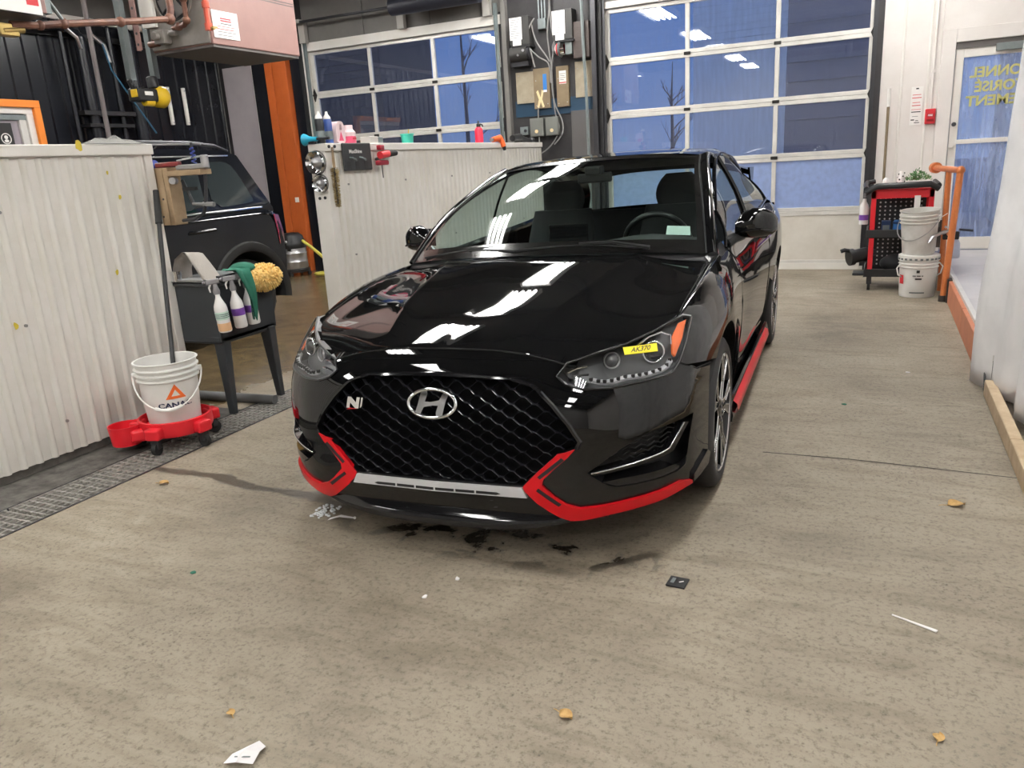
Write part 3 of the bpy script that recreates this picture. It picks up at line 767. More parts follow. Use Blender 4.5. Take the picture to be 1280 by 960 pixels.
# wavy grille bars: rows in antiphase make the honeycomb
pitch = .083
zi = .315; i = 0; rowsN = []
while zi < .672:
    mb = MB(); rows = [[], [], [], []]; started = False; segs = []
    u = -.54
    while u <= .54:
        ph = (u / pitch + (.5 if i % 2 else 0)) % 1.0; tri = abs(ph * 2 - 1) * 2 - 1
        w = max(-1, min(1, tri * 1.55)); z = zi + .0108 * w
        if inpoly((u, z), [(a * .99, .49 + (b - .49) * .985) for a, b in gfull]):
            v = F(u, z) + .008
            segs.append((u, v, z))
        u += pitch / 12
    if len(segs) > 3:
        t = .0026
        mb.grid([[(a, b, c - t) for a, b, c in segs], [(a, b - .004, c) for a, b, c in segs], [(a, b, c + t) for a, b, c in segs], [(a, b + .014, c + t * .5) for a, b, c in segs], [(a, b + .014, c - t * .5) for a, b, c in segs], [(a, b, c - t) for a, b, c in segs]])
        cb_(mb, 'grille_bar', 'grille_black', grl, smooth=50)
    zi += .0235; i += 1
# emblem: slanted H in an oval
em = thing('emblem', None, None); em.parent = car
def on_nose(u, z, off): n = Fn(u, z); return Vector((u, F(u, z), z)) + n * off
cz_ = .580; path = [];
for k in range(40):
    a = 2 * math.pi * k / 40; u_, z_ = .094 * math.cos(a), cz_ + .0475 * math.sin(a); p = on_nose(u_, z_, .012); path.append(p)
cb_(MB().tube(path, .0068, n=8, closed=True), 'oval_ring', 'chrome', em, smooth=60)
def npoly(pts, name, m, parent, out=.016, inn=.0):
    V2, F2 = tri_region(pts, (), .012); k = len(V2); mb = MB()
    A = [on_nose(u, z, out) for u, z in V2]; Bk = [on_nose(u, z, inn) for u, z in V2]; ed = set()
    for f in F2:
        for a, b in ((f[0], f[1]), (f[1], f[2]), (f[2], f[0])): ed.add((a, b))
    mb.add(A + Bk, list(F2) + [tuple(i + k for i in reversed(f)) for f in F2] + [(a, b, b + k, a + k) for a, b in ed if (b, a) not in ed])
    return cb_(mb, name, m, parent, smooth=30)
Hc = [(-.066, -.034), (-.046, -.040), (-.030, -.012), (.004, -.0055), (.026, -.006), (.018, -.030), (.020, -.046), (.042, -.0435), (.056, .010), (.066, .034), (.046, .040), (.030, .012), (-.004, .0055), (-.026, .006), (-.018, .030), (-.020, .046), (-.042, .0435), (-.056, -.010)]
npoly([(u, cz_ + z) for u, z in Hc], 'letter_h', 'chrome', em)
nb_ = thing('sport_badge', None, None); nb_.parent = car
npoly([(-.324 + a * 1.0, .568 + b) for a, b in [(-.036, -.019), (-.022, -.019), (-.019, .000), (.004, -.019), (.019, -.019), (.024, .019), (.010, .019), (.0075, .001), (-.016, .019), (-.031, .019)]], 'letter_n', 'chrome', nb_, .02, .005)
npoly([(-.324 + a, .568 + b) for a, b in [(.026, -.017), (.034, -.010), (.038, .019), (.031, .019)]], 'letter_tail', 'chrome', nb_, .02, .005)
npoly([(-.324 + a, .568 + b) for a, b in [(-.036, -.026), (-.020, -.0235), (.010, -.0205), (-.030, -.021)]], 'red_accent', 'trim_red', nb_, .018, .005)
# silver blade and lower lip
bfull = [BAR[0], BAR[1], BAR[2], BAR[3]]
bf = [BAR[1], BAR[2], (-BAR[2][0], BAR[2][1]), (-BAR[1][0], BAR[1][1])]
blade = fprism(bf, 'silver_blade', 'trim_silver', .014, -.01, car)
sl = [(.24, .2785), (.255, .274), (.24, .2695), (-.24, .2695), (-.255, .274), (-.24, .2785)]
fprism(sl, 'blade_slot', 'matte_black', .0155, .01, blade)
for x in (-.16, -.08, 0, .08, .16): fprism([(x - .003, .279), (x + .003, .279), (x + .003, .269), (x - .003, .269)], 'slot_rib', 'trim_silver', .0165, .012, blade, step=.05)
lip = MB(); rr = []
for k in range(61):
    u = -.53 + 1.06 * k / 60; n = Fn(u, .19); n = Vector((n.x, n.y, 0)).normalized()
    base = Vector((u, F(u, .19), 0)); e = max(.02, 1 - (abs(u) / .53) ** 3)
    rr.append([base + n * 0 + Vector((0, 0, .195)), base + n * .018 * e + Vector((0, 0, .190 - .020 * e)), base + n * .030 * e + Vector((0, 0, .185 - .040 * e)), base + n * .026 * e + Vector((0, 0, .182 - .050 * e)), base - n * .25 + Vector((0, 0, .180 - .052 * e))])
lip.grid([list(x) for x in zip(*rr)]); cb_(lip, 'front_lip', 'gloss_black', car, smooth=50)
# red claw trims, side intakes
slotA = [(.480, .401), (.470, .409), (.388, .340), (.398, .332)]
slotB = [(.384, .292), (.392, .301), (.470, .249), (.460, .240)]
for sg in (1, -1):
    rt = fprism(RED, 'red_claw_trim', 'trim_red', .012, -.006, car, sg, step=.012)
    fprism(slotA, 'claw_slot', 'matte_black', .0135, .006, rt, sg, step=.02); fprism(slotB, 'claw_slot', 'matte_black', .0135, .006, rt, sg, step=.02)
    tip = [(.846, .214), (.848, .246), (.872, .285), (.876, .262), (.873, .225)]
    fprism(tip, 'corner_fin', 'car_paint', .010, -.004, car, sg, step=.015)
    it = fwall(INT, 'side_intake', 'satin_black', .09, car, sg)
    # mesh behind the blade
    for q in range(6):
        z = .375 + q * .018; p = []
        u = .60
        while u < .80:
            zz = z + (.006 if int(u / .018) % 2 else -.006)
            if inpoly((u, zz), INT): p.append((sg * u, F(u, zz) + .045, zz))
            u += .018
        if len(p) > 2: cb_(MB().tube(p, .0028, n=4), 'intake_mesh', 'matte_black', it)
    # chrome-edged blade: long lower arm and upright
    arm = [(.562, .351), (.573, .342), (.78, .366), (.80, .372), (.838, .455), (.826, .462), (.786, .386), (.77, .381)]
    bl = fprism(arm, 'intake_blade', 'gloss_black', .004, -.05, it, sg, step=.02)
    e1 = [Vector((sg * u, F(u, z), z)) + Vector((sg * Fn(u, z).x, Fn(u, z).y, Fn(u, z).z)) * .006 for u, z in resample([(.565, .350), (.77, .382), (.788, .388), (.826, .461)], .02, False)]
    cb_(MB().tube(e1, .0026, n=6), 'blade_edge', 'machined', bl)
    lo = [(.60, .316), (.643, .296), (.80, .290), (.815, .300), (.80, .318), (.66, .322)]
    fprism(lo, 'intake_sill', 'gloss_black', .004, -.06, it, sg, step=.03)

# ---- headlights
LED = mz([(.553, .675), (.577, .669), (.597, .667), (.618, .668), (.637, .671), (.657, .675), (.680, .675), (.699, .676), (.718, .677), (.738, .680), (.756, .683), (.774, .692), (.780, .706)])
for sg in (1, -1):
    hl = thing('headlight', None, None); hl.parent = car
    fwall(HL, 'housing', 'lamp_grey', .075, hl, sg, step=.02, out=.001)
    V2, F2 = tri_region(HL, (), .02); V = []; N = []
    for u, z in V2:
        n = Fn(u, z); p = Vector((u, F(u, z), z)) + n * .003; V.append((sg * p.x, p.y, p.z)); N.append((sg * n.x, n.y, n.z))
    cnorm('lens', V, F2, N, 'lens_glass', hl)
    # bezel rim
    e = [Vector((sg * u, F(u, z), z)) + Vector((sg * Fn(u, z).x, Fn(u, z).y, Fn(u, z).z)) * .003 for u, z in resample(HL, .02)]
    cb_(MB().tube(e, .0042, n=6, closed=True), 'bezel', 'satin_black', hl, smooth=60)
    # projector ring + bowl
    def hp(u, z, d): return Vector((sg * u, F(u, z) + d, z))
    cu_, cz2 = .722, .708; nrm = Vector((sg * .45, -1, .12)).normalized()
    ctr = hp(cu_, cz2, .045); a_ = nrm.orthogonal().normalized(); b_ = nrm.cross(a_)
    ringp = [ctr + a_ * .036 * math.cos(t) + b_ * .036 * math.sin(t) for t in [2 * math.pi * k / 28 for k in range(28)]]
    cb_(MB().tube(ringp, .0045, n=8, closed=True), 'projector_ring', 'chrome', hl, smooth=60)
    q = nrm.to_track_quat('Z', 'Y').to_matrix()
    cb_(MB().lathe([(.034, -.03), (.034, .0), (.026, .009), (.014, .015), (.001, .017)], 20, ctr, q), 'projector_lens', 'gloss_black', hl, smooth=60)
    ctr2 = hp(.60, .700, .042)
    ringp = [ctr2 + a_ * .027 * math.cos(t) + b_ * .027 * math.sin(t) for t in [2 * math.pi * k / 24 for k in range(24)]]
    cb_(MB().tube(ringp, .003, n=6, closed=True), 'high_beam_ring', 'steel', hl, smooth=60)
    cb_(MB().lathe([(.026, -.03), (.020, -.012), (.004, -.006), (.001, -.004)], 18, ctr2, q), 'high_beam_bowl', 'steel', hl, smooth=60)
    cb_(MB().tube([hp(.470, .678, .02), hp(.50, .690, .02), hp(.53, .693, .02)], .004, n=6), 'reflector_blade', 'chrome', hl)
    cb_(MB().tube([hp(.485, .662, .022), hp(.515, .668, .02), hp(.54, .668, .02)], .004, n=6), 'reflector_blade', 'chrome', hl)
    # arched silver contour over the projector, up to the amber reflector
    arc = [hp(.665, .733, .02), hp(.70, .757, .018), (hp(.735, .765, .016)), hp(.765, .752, .014), hp(.772, .725, .014)]
    cb_(MB().tube(arc, .005, n=6), 'light_pipe', 'chrome', hl)
    strip = MB(); strip.tube([hp(u, z - .012, .016) for u, z in LED], .010, n=6); cb_(strip, 'drl_strip', 'lens_glass' if 0 else 'trim_silver', hl)
    for u, z in LED:
        c = hp(u, z - .006, .004); cb_(MB().cbox(c, (.0125, .012, .012)), 'led_cell', 'satin_black', hl, smooth=0, bevel=.002)
    am = [(.784, .784), (.806, .790), (.806, .735), (.796, .690), (.788, .700), (.776, .750)]
    fprism(am, 'amber_reflector', 'amber', -.004, -.012, hl, sg)
# yellow tag on the left headlamp with a handwritten code
mat('yellow_paper', (.86, .72, .02), .6); mat('pen_ink', (.10, .09, .03), .7)
tg = [(.633, .750), (.732, .751), (.740, .729), (.643, .730)]
tgz = [(u, z - TILT * u) for u, z in tg]
yt = tag(fprism(tgz, 'paper_tag', 'yellow_paper', .0065, .003, None, 1), 'small yellow paper tag with a handwritten code stuck on the headlight', 'tag')
yt.matrix_world = Matrix.Translation(car.location) @ Matrix.Rotation(R(2.16), 4, 'Z')
me = text_mesh('AK370', .019, .0003, .0004)
for v in me.vertices:
    u = .688 + v.co.x * 1.05; z = .740 - .0138 + v.co.y * .95 + .000 ; n = Fn(u, z); p = Vector((u, F(u, z), z)) + n * (.0072 + v.co.z); v.co = (p.x, p.y, p.z + TILT * p.x)
link('handwriting', me, 'pen_ink', yt, smooth=0)

# ---- hood
hood_front = [(0, -.785), (.2, -.783), (.33, -.775), (.41, -.760), (.465, -.745), (.50, -.735), (.556, -.700), (.64, -.622), (.717, -.520), (.76, -.43), (.772, -.38)]
hood = hood_front + [(.776, -.2), (.778, 0), (.776, .2), (.76, .33), (.62, .27), (.4, .235), (.2, .215), (0, .205)]
crease_l = [(float(ucr(v)), v) for v in np.linspace(-.70, .21, 60)]
V2, F2 = tri_region(hood, (), .022, lines=[crease_l, [(a + .012, b) for a, b in crease_l], [(a - .012, b) for a, b in crease_l]]); V = []; N = []; Fc = []
# snap the hood's nose down onto the fascia line
edge_u = [p[0] for p in hood_front]; edge_v = [p[1] for p in hood_front]
def hood_z(u, v):
    return H(u, v)
for sg in (1, -1):
    k = len(V)
    for u, v in V2: n = Hn(u, v); V.append((sg * u, v, hood_z(u, v))); N.append((sg * n.x, n.y, n.z))
    Fc += [tuple(i + k for i in f) for f in F2]
hd = cnorm('hood', V, Fc, N, 'car_paint')
# filler between the hood nose and the bumper top edge (front lip of the hood)
mb = MB(); A = []; Bq = []; Cq = []
for sg, order in ((-1, reversed(range(6))), (1, range(6))):
    for i in order:
        u, v = hood_front[i]; zb = [.757, .753, .739, .7215, .706, .703][i]
        A.append((sg * u, v, H(u, v))); Bq.append((sg * u, F(u, zb) - .0, zb)); Cq.append((sg * u, F(u, zb) + .03, zb - .02))
mb.grid([A, Bq, Cq]); cb_(mb, 'hood_nose', 'car_paint', hd, smooth=80)
for sg in (1, -1):
    A = []; Bq = []
    for i in range(5, 11):
        u, v = hood_front[i]; A.append((sg * u, v, H(u, v)))
        # headlight top edge nearest
        hz = [(.469, .709), (.556, .731), (.64, .747), (.717, .773), (.789, .802), (.817, .7907)]
        hu = float(np.interp(u + .004, [a for a, b in hz], [a for a, b in hz])); zz = float(np.interp(hu, [a for a, b in hz], [b for a, b in hz]))
        Bq.append((sg * hu, F(hu, zz) + .002, zz))
    cb_(MB().grid([A, Bq]), 'hood_flank', 'car_paint', hd, smooth=80)
# shut lines
for sg in (1, -1):
    cb_(MB().tube([(sg * u, v, H(u, v) + .0005) for u, v in [(.772, -.38), (.776, -.2), (.778, 0), (.777, .2), (.765, .33)]], .0035, n=5), 'hood_gap', 'shut_line', hd)
cb_(MB().tube([(u, F(u, z) - .0005, z) for u, z in [(-.462, .707), (-.40, .724), (-.33, .739), (-.2, .753), (0, .757), (.2, .753), (.33, .739), (.40, .724), (.462, .707)]], .0032, n=5), 'nose_gap', 'shut_line', hd)

# ---- sides
def arc_pts(c, r, a0, a1, n=18): return [(c + r * math.cos(R(a0 + (a1 - a0) * i / n)), .325 + r * math.sin(R(a0 + (a1 - a0) * i / n))) for i in range(n + 1)]
def crest(v0, v1, n=14): return [(v0 + (v1 - v0) * i / n, float(zc_(v0 + (v1 - v0) * i / n))) for i in range(n + 1)]
fender_p = crest(-.40, .70) + [(.70, .22)] + arc_pts(0, .365, -16, 131) + [(-.565, .655), (-.49, .72)]
door_p = crest(.712, 2.02) + [(2.06, .75), (2.10, .55), (2.02, .30), (1.98, .22), (.712, .22)]
quarter_p = crest(2.032, 3.28) + [(3.30, .7), (3.2, .5), (3.18, .25)] + arc_pts(2.65, .37, -14, 152) + [(2.112, .55), (2.072, .75)]
rdoor = [crest(.712, 1.55) + [(1.55, .22), (.712, .22)], crest(1.562, 2.20) + [(2.24, .75), (2.19, .55), (2.10, .35), (2.05, .22), (1.562, .22)]]
def spanel(poly, name, m, sg, parent=car, step=.035, off=0, strip=None):
    V2, F2 = tri_region(poly, (), step); V = []; N = []
    for v, z in V2:
        z2 = min(z, float(zc_(v))); n = Sn(v, z2); V.append((sg * (S(v, z2) + off), v, z2)); N.append((sg * n.x, n.y, n.z))
    Fc = list(F2)
    if strip:    # roll over the crest to the hood shut line / belt
        v0, v1, fu = strip; k = len(V); n_ = 24; M_ = 5
        for i in range(n_ + 1):
            v = v0 + (v1 - v0) * i / n_; zc = float(zc_(v)); uc = S(v, zc); ui, zi_ = fu(v); nc = Sn(v, zc)
            for j in range(M_ + 1):
                t = j / M_; u = uc + (ui - uc) * t; z = zc + (zi_ - zc) * t + .006 * math.sin(math.pi * t)
                V.append((sg * u, v, z)); up = Vector((.15, 0, 1)).normalized(); nn = nc.lerp(up, min(1, t * 1.6)); N.append((sg * nn.x, nn.y, nn.z))
        for i in range(n_):
            for j in range(M_): a = k + i * (M_ + 1) + j; Fc.append((a, a + 1, a + M_ + 2, a + M_ + 1))
    return cnorm(name, V, Fc, N, m, parent)
def fend_in(v): return (.777 if v > -.2 else .772, H(.777, v)) if v < .33 else (.775 - (v - .33) * .03, .905)
def belt_in(v): return (S(v, float(zc_(v))) - .035, float(zc_(v)) + .010)
for sg in (1, -1):
    spanel(fender_p, 'front_fender', 'car_paint', sg, strip=(-.40, .70, fend_in))
    if sg == 1:
        dparts = [spanel(door_p, 'door', 'car_paint', sg, strip=(.712, 2.02, belt_in))]; hpos = [1.78]
    else:
        dparts = [spanel(rdoor[0], 'door', 'car_paint', sg, strip=(.712, 1.55, belt_in)), spanel(rdoor[1], 'door', 'car_paint', sg, strip=(1.562, 2.2, belt_in))]; hpos = [1.36, 2.08]
    for dp, hv in zip(dparts, hpos):
        z = .86; cb_(MB().tube([(sg * (S(hv - .10, z) + .0), hv - .10, z), (sg * (S(hv - .08, z) + .032), hv - .08, z), (sg * (S(hv + .08, z) + .032), hv + .08, z + .004), (sg * (S(hv + .10, z)), hv + .10, z + .004)], [.010, .013, .013, .010], n=8), 'door_handle', 'gloss_black', dp)
    spanel(quarter_p, 'rear_quarter', 'car_paint', sg, strip=(2.032, 3.28, belt_in))
    for v in (.706, 2.026 if sg == 1 else 1.556):
        cb_(MB().tube([(sg * (S(v, z) + .0005), v, z) for z in [.22, .35, .5, .65, .8, .87, .9, float(zc_(v))]], .003, n=5), 'door_gap', 'shut_line', car)
    cb_(MB().tube([(sg * (F and u), F(u, z) - .0008 if u < .87 else -.30, z) for u, z in [(.805, .669), (.83, .652), (.855, .627), (.873, .60)]], .003, n=5), 'bumper_gap', 'shut_line', car)
    # wheel arch liners and lips
    for c, r in ((0, .365), (2.65, .37)):
        rows = []
        for i in range(25):
            a = R(-16 + 212 * i / 24); v = c + r * math.cos(a); z = .325 + r * math.sin(a); uo = (S(v, max(z, .2)) if c else (S(v, max(z, .2)) if v > -.3 else .87)) - .002
            rows.append([(sg * uo, v, z), (sg * (uo - .02), c + (r + .012) * math.cos(a), .325 + (r + .012) * math.sin(a)), (sg * .52, c + (r + .02) * math.cos(a), .325 + (r + .02) * math.sin(a))])
        cb_(MB().grid(rows), 'wheel_arch_liner', 'matte_black', car)
        cb_(MB().cyl((sg * .52, c, .325), (sg * .50, c, .325), r + .02, n=24), 'wheel_well_back', 'matte_black', car)
    # side skirt with red strip
    rows = []
    for i in range(21):
        v = .36 + (2.27 - .36) * i / 20; w = .868
        rows.append([(sg * (w - .01), v, .235), (sg * (w + .002), v, .222), (sg * (w + .014), v, .170), (sg * (w + .010), v, .140), (sg * (w - .12), v, .13)])
    sk = cb_(MB().grid(rows), 'side_skirt', 'gloss_black', car, smooth=45)
    rows = []
    for i in range(25):
        v = .44 + (2.12 - .44) * i / 24; w = .868; t = i / 24; hgt = .012 + .016 * math.sin(math.pi * min(1, t * 1.2 + .1))
        rows.append([(sg * (w + .004), v, .214 + hgt * .3), (sg * (w + .022), v, .206), (sg * (w + .030), v, .172), (sg * (w + .014), v, .156)])
    cb_(MB().grid(rows), 'red_sill_strip', 'trim_red', sk, smooth=60)
# ---- wheels
def wheel(name, u, v, sg, lab=None):
    w = thing(name, None, None); w.parent = car; w.location = (u, v, .323)
    q = Matrix(((0, 0, sg), (0, 1, 0), (-sg, 0, 0)))   # local z -> outward
    MB().lathe([(.245, -.225), (.285, -.228), (.312, -.215), (.322, -.19), (.323, -.12), (.322, -.04), (.313, -.012), (.288, .002), (.262, .002), (.248, -.012), (.246, -.05)], 40, (0, 0, 0), q).build('tyre', 'tyre', w, smooth=50)
    MB().lathe([(.246, -.05), (.252, -.006), (.246, -.002), (.238, -.010), (.228, -.05), (.222, -.20), (.245, -.22)], 40, (0, 0, 0), q).build('rim_barrel', 'satin_black', w, smooth=50)
    MB().lathe([(.252, -.005), (.248, .0005), (.243, -.004)], 40, (0, 0, 0), q).build('rim_lip', 'machined', w, smooth=60)
    MB().lathe([(.165, -.09), (.165, -.075), (.06, -.07)], 32, (0, 0, 0), q).build('brake_disc', 'dark_steel', w, smooth=40)
    sp = MB(); ed = MB()
    def P(r, a, d): return q @ Vector((r * math.cos(a), r * math.sin(a), d))
    for k in range(5):
        a0 = 2 * math.pi * k / 5 + .31
        for s2 in (-1, 1):
            pts = [(.045, s2 * .10), (.060, s2 * .62), (.13, s2 * .215), (.243, s2 * .335), (.243, s2 * .165), (.14, s2 * .055)]
            top = [P(r, a0 + a, -.004 - .010 * (1 - r / .243)) for r, a in pts]; bot = [P(r, a0 + a, -.055) for r, a in pts]
            n = len(pts); sp.add(top + bot, [tuple(range(n)), tuple(range(2 * n - 1, n - 1, -1))] + [(i, (i + 1) % n, n + (i + 1) % n, n + i) for i in range(n)])
            for (i, j) in ((1, 2), (2, 3), (4, 5)):
                ed.tube([top[i], top[j]], .0034, n=5)
        # short tie between the two arms near the rim
        ed.tube([P(.238, a0 + .16, -.004), P(.241, a0, -.003), P(.238, a0 - .16, -.004)], .0032, n=5)
    sp.build('spokes', 'gloss_black', w, smooth=30); ed.build('machined_edges', 'machined', w, smooth=60)
    MB().lathe([(.062, -.06), (.060, -.012), (.045, -.006), (.001, -.005)], 20, (0, 0, 0), q).build('hub', 'gloss_black', w, smooth=40)
    for k in range(5): a = 2 * math.pi * k / 5; MB().cyl(P(.038, a, -.012), P(.038, a, -.002), .007, n=6).build('lug_nut', 'dark_steel', w)
for u, v, sg in ((.882, 0, 1), (-.882, 0, -1), (.888, 2.65, 1), (-.888, 2.65, -1)): wheel('wheel', u, v, sg)

# ---- greenhouse
def patch(rows, nu=10, nv=10):
    """dense grid through control rows (half, symmetric in u handled by caller)"""
    rows = np.array(rows, float); m, n = rows.shape[:2]
    cols = [spl(np.arange(n), rows[i]) for i in range(m)]
    out = []
    J = [j * (n - 1) / nu for j in range(nu + 1)]
    mid = np.array([[cols[i](x) for x in J] for i in range(m)])
    for a in range(nv + 1):
        t = a * (m - 1) / nv; out.append([tuple(spl(np.arange(m), mid[:, j])(t)) for j in range(len(J))])
    return out
def sym(row): return [(-a, b, c) for a, b, c in row[:0:-1]] + list(row)
WS = [[(0, .20, .962), (.3, .225, .957), (.58, .30, .942), (.75, .37, .922)],
      [(0, .52, 1.135), (.29, .535, 1.130), (.55, .58, 1.115), (.695, .62, 1.100)],
      [(0, .86, 1.275), (.27, .865, 1.270), (.50, .885, 1.250), (.635, .915, 1.228)],
      [(0, 1.27, 1.383), (.24, 1.27, 1.380), (.45, 1.275, 1.368), (.572, 1.29, 1.352)]]
def hoff(rows, d): return [[(a, b, c + d) for a, b, c in r] for r in rows]
wsg = MB(); wsg.grid(patch([sym(r) for r in WS], 24, 16)); wsh = cb_(wsg, 'windshield', 'car_glass', car, smooth=180)
# black ceramic border of the windshield
mat('frit', (.004, .004, .004), .15, coat=.5)
dense = patch([sym(r) for r in WS], 48, 32)
fb = MB()
for i in range(32):
    for j in range(48):
        w_edge = 2; top = 2; bot = 3
        if i < bot or i >= 32 - top or j < w_edge or j >= 48 - w_edge:
            q4 = [dense[i][j], dense[i][j + 1], dense[i + 1][j + 1], dense[i + 1][j]]
            fb.add([(a, b - .002, c + .003) for a, b, c in q4], [(0, 1, 2, 3)])
cb_(fb, 'windshield_border', 'frit', wsh, smooth=180)
# inspection sticker and mirror foot
def ws_pt(u, t): 
    r = [spl([0, .28, .55, .7], [p for p in row]) for row in WS]
    P = np.array([rr(abs(u) if u >= 0 else abs(u)) for rr in r]); p = spl([0, 1, 2, 3], P)(t); return (u, float(p[1]), float(p[2]))
st = MB(); st.add([(p[0], p[1] + .004, p[2] - .004) for p in (ws_pt(.56, .42), ws_pt(.665, .42), ws_pt(.655, .62), ws_pt(.555, .62))], [(0, 1, 2, 3)])
mat('pale_sticker', (.45, .55, .52), .6); cb_(st, 'windshield_sticker', 'pale_sticker', wsh, smooth=0)
cb_(MB().cbox((0, 1.20, 1.315), (.09, .10, .05)).cbox((0, 1.20, 1.275), (.20, .03, .055)), 'rear_view_mirror', 'satin_black', car, smooth=0, bevel=.01)
# A-pillars
OP = [(.80, .44, .905), (.742, .68, 1.088), (.690, .95, 1.212), (.635, 1.22, 1.312), (.612, 1.42, 1.352)]
IP = [(.752, .37, .923), (.697, .62, 1.101), (.637, .915, 1.229), (.600, 1.10, 1.295), (.574, 1.29, 1.352)]
for sg in (1, -1):
    so = spl(range(5), OP); si = spl(range(5), IP); rows = []
    for i in range(17):
        t = i / 4; a = si(t); b = so(t); m_ = (a + b) / 2 + np.array([.012, -.012, .016])
        rows.append([(sg * a[0], a[1] - .001, a[2] + .002), (sg * m_[0], m_[1], m_[2]), (sg * b[0], b[1], b[2])])
    rows2 = [patch([r, r], 6, 1)[0] for r in rows]
    cb_(MB().grid(rows2), 'front_pillar', 'car_paint', car, smooth=180)
    cb_(MB().tube([tuple(r[0][k] + (0, -.001, .004)[k] for k in range(3)) for r in rows], .004, n=5), 'pillar_seal', 'satin_black', car)
    # cowl corner filler between pillar foot, hood corner and fender top
    cb_(MB().grid([[(sg * .752, .33, .918), (sg * .775, .30, .898), (sg * .79, .33, .90)], [(sg * .755, .38, .922), (sg * .79, .40, .912), (sg * .812, .45, .905)], [(sg * .79, .55, .96), (sg * .795, .62, .935), (sg * .81, .70, .912)]]), 'cowl_corner', 'satin_black', car, smooth=60)
# roof
RF = [[(0, 1.26, 1.386), (.24, 1.26, 1.383), (.45, 1.265, 1.372), (.56, 1.28, 1.358), (.614, 1.42, 1.350)],
      [(0, 1.55, 1.408), (.24, 1.55, 1.404), (.45, 1.55, 1.393), (.57, 1.55, 1.378), (.625, 1.60, 1.352)],
      [(0, 2.0, 1.412), (.24, 2.0, 1.408), (.45, 2.0, 1.394), (.57, 2.0, 1.376), (.625, 2.03, 1.345)],
      [(0, 2.5, 1.385), (.24, 2.5, 1.380), (.44, 2.5, 1.364), (.555, 2.5, 1.343), (.612, 2.52, 1.308)],
      [(0, 2.95, 1.315), (.24, 2.95, 1.310), (.42, 2.95, 1.294), (.53, 2.95, 1.270), (.59, 2.96, 1.235)]]
cb_(MB().grid(patch([sym(r) for r in RF], 24, 20)), 'roof', 'car_paint', car, smooth=180)
cb_(MB().grid([[(u, 1.285 + .02 * abs(u), 1.36), (u, 1.40, 1.375), (u, 2.0, 1.385), (u, 2.5, 1.36), (u, 2.9, 1.29)] for u in (-.55, -.3, 0, .3, .55)]), 'headliner', 'cloth_dark', car, smooth=180)
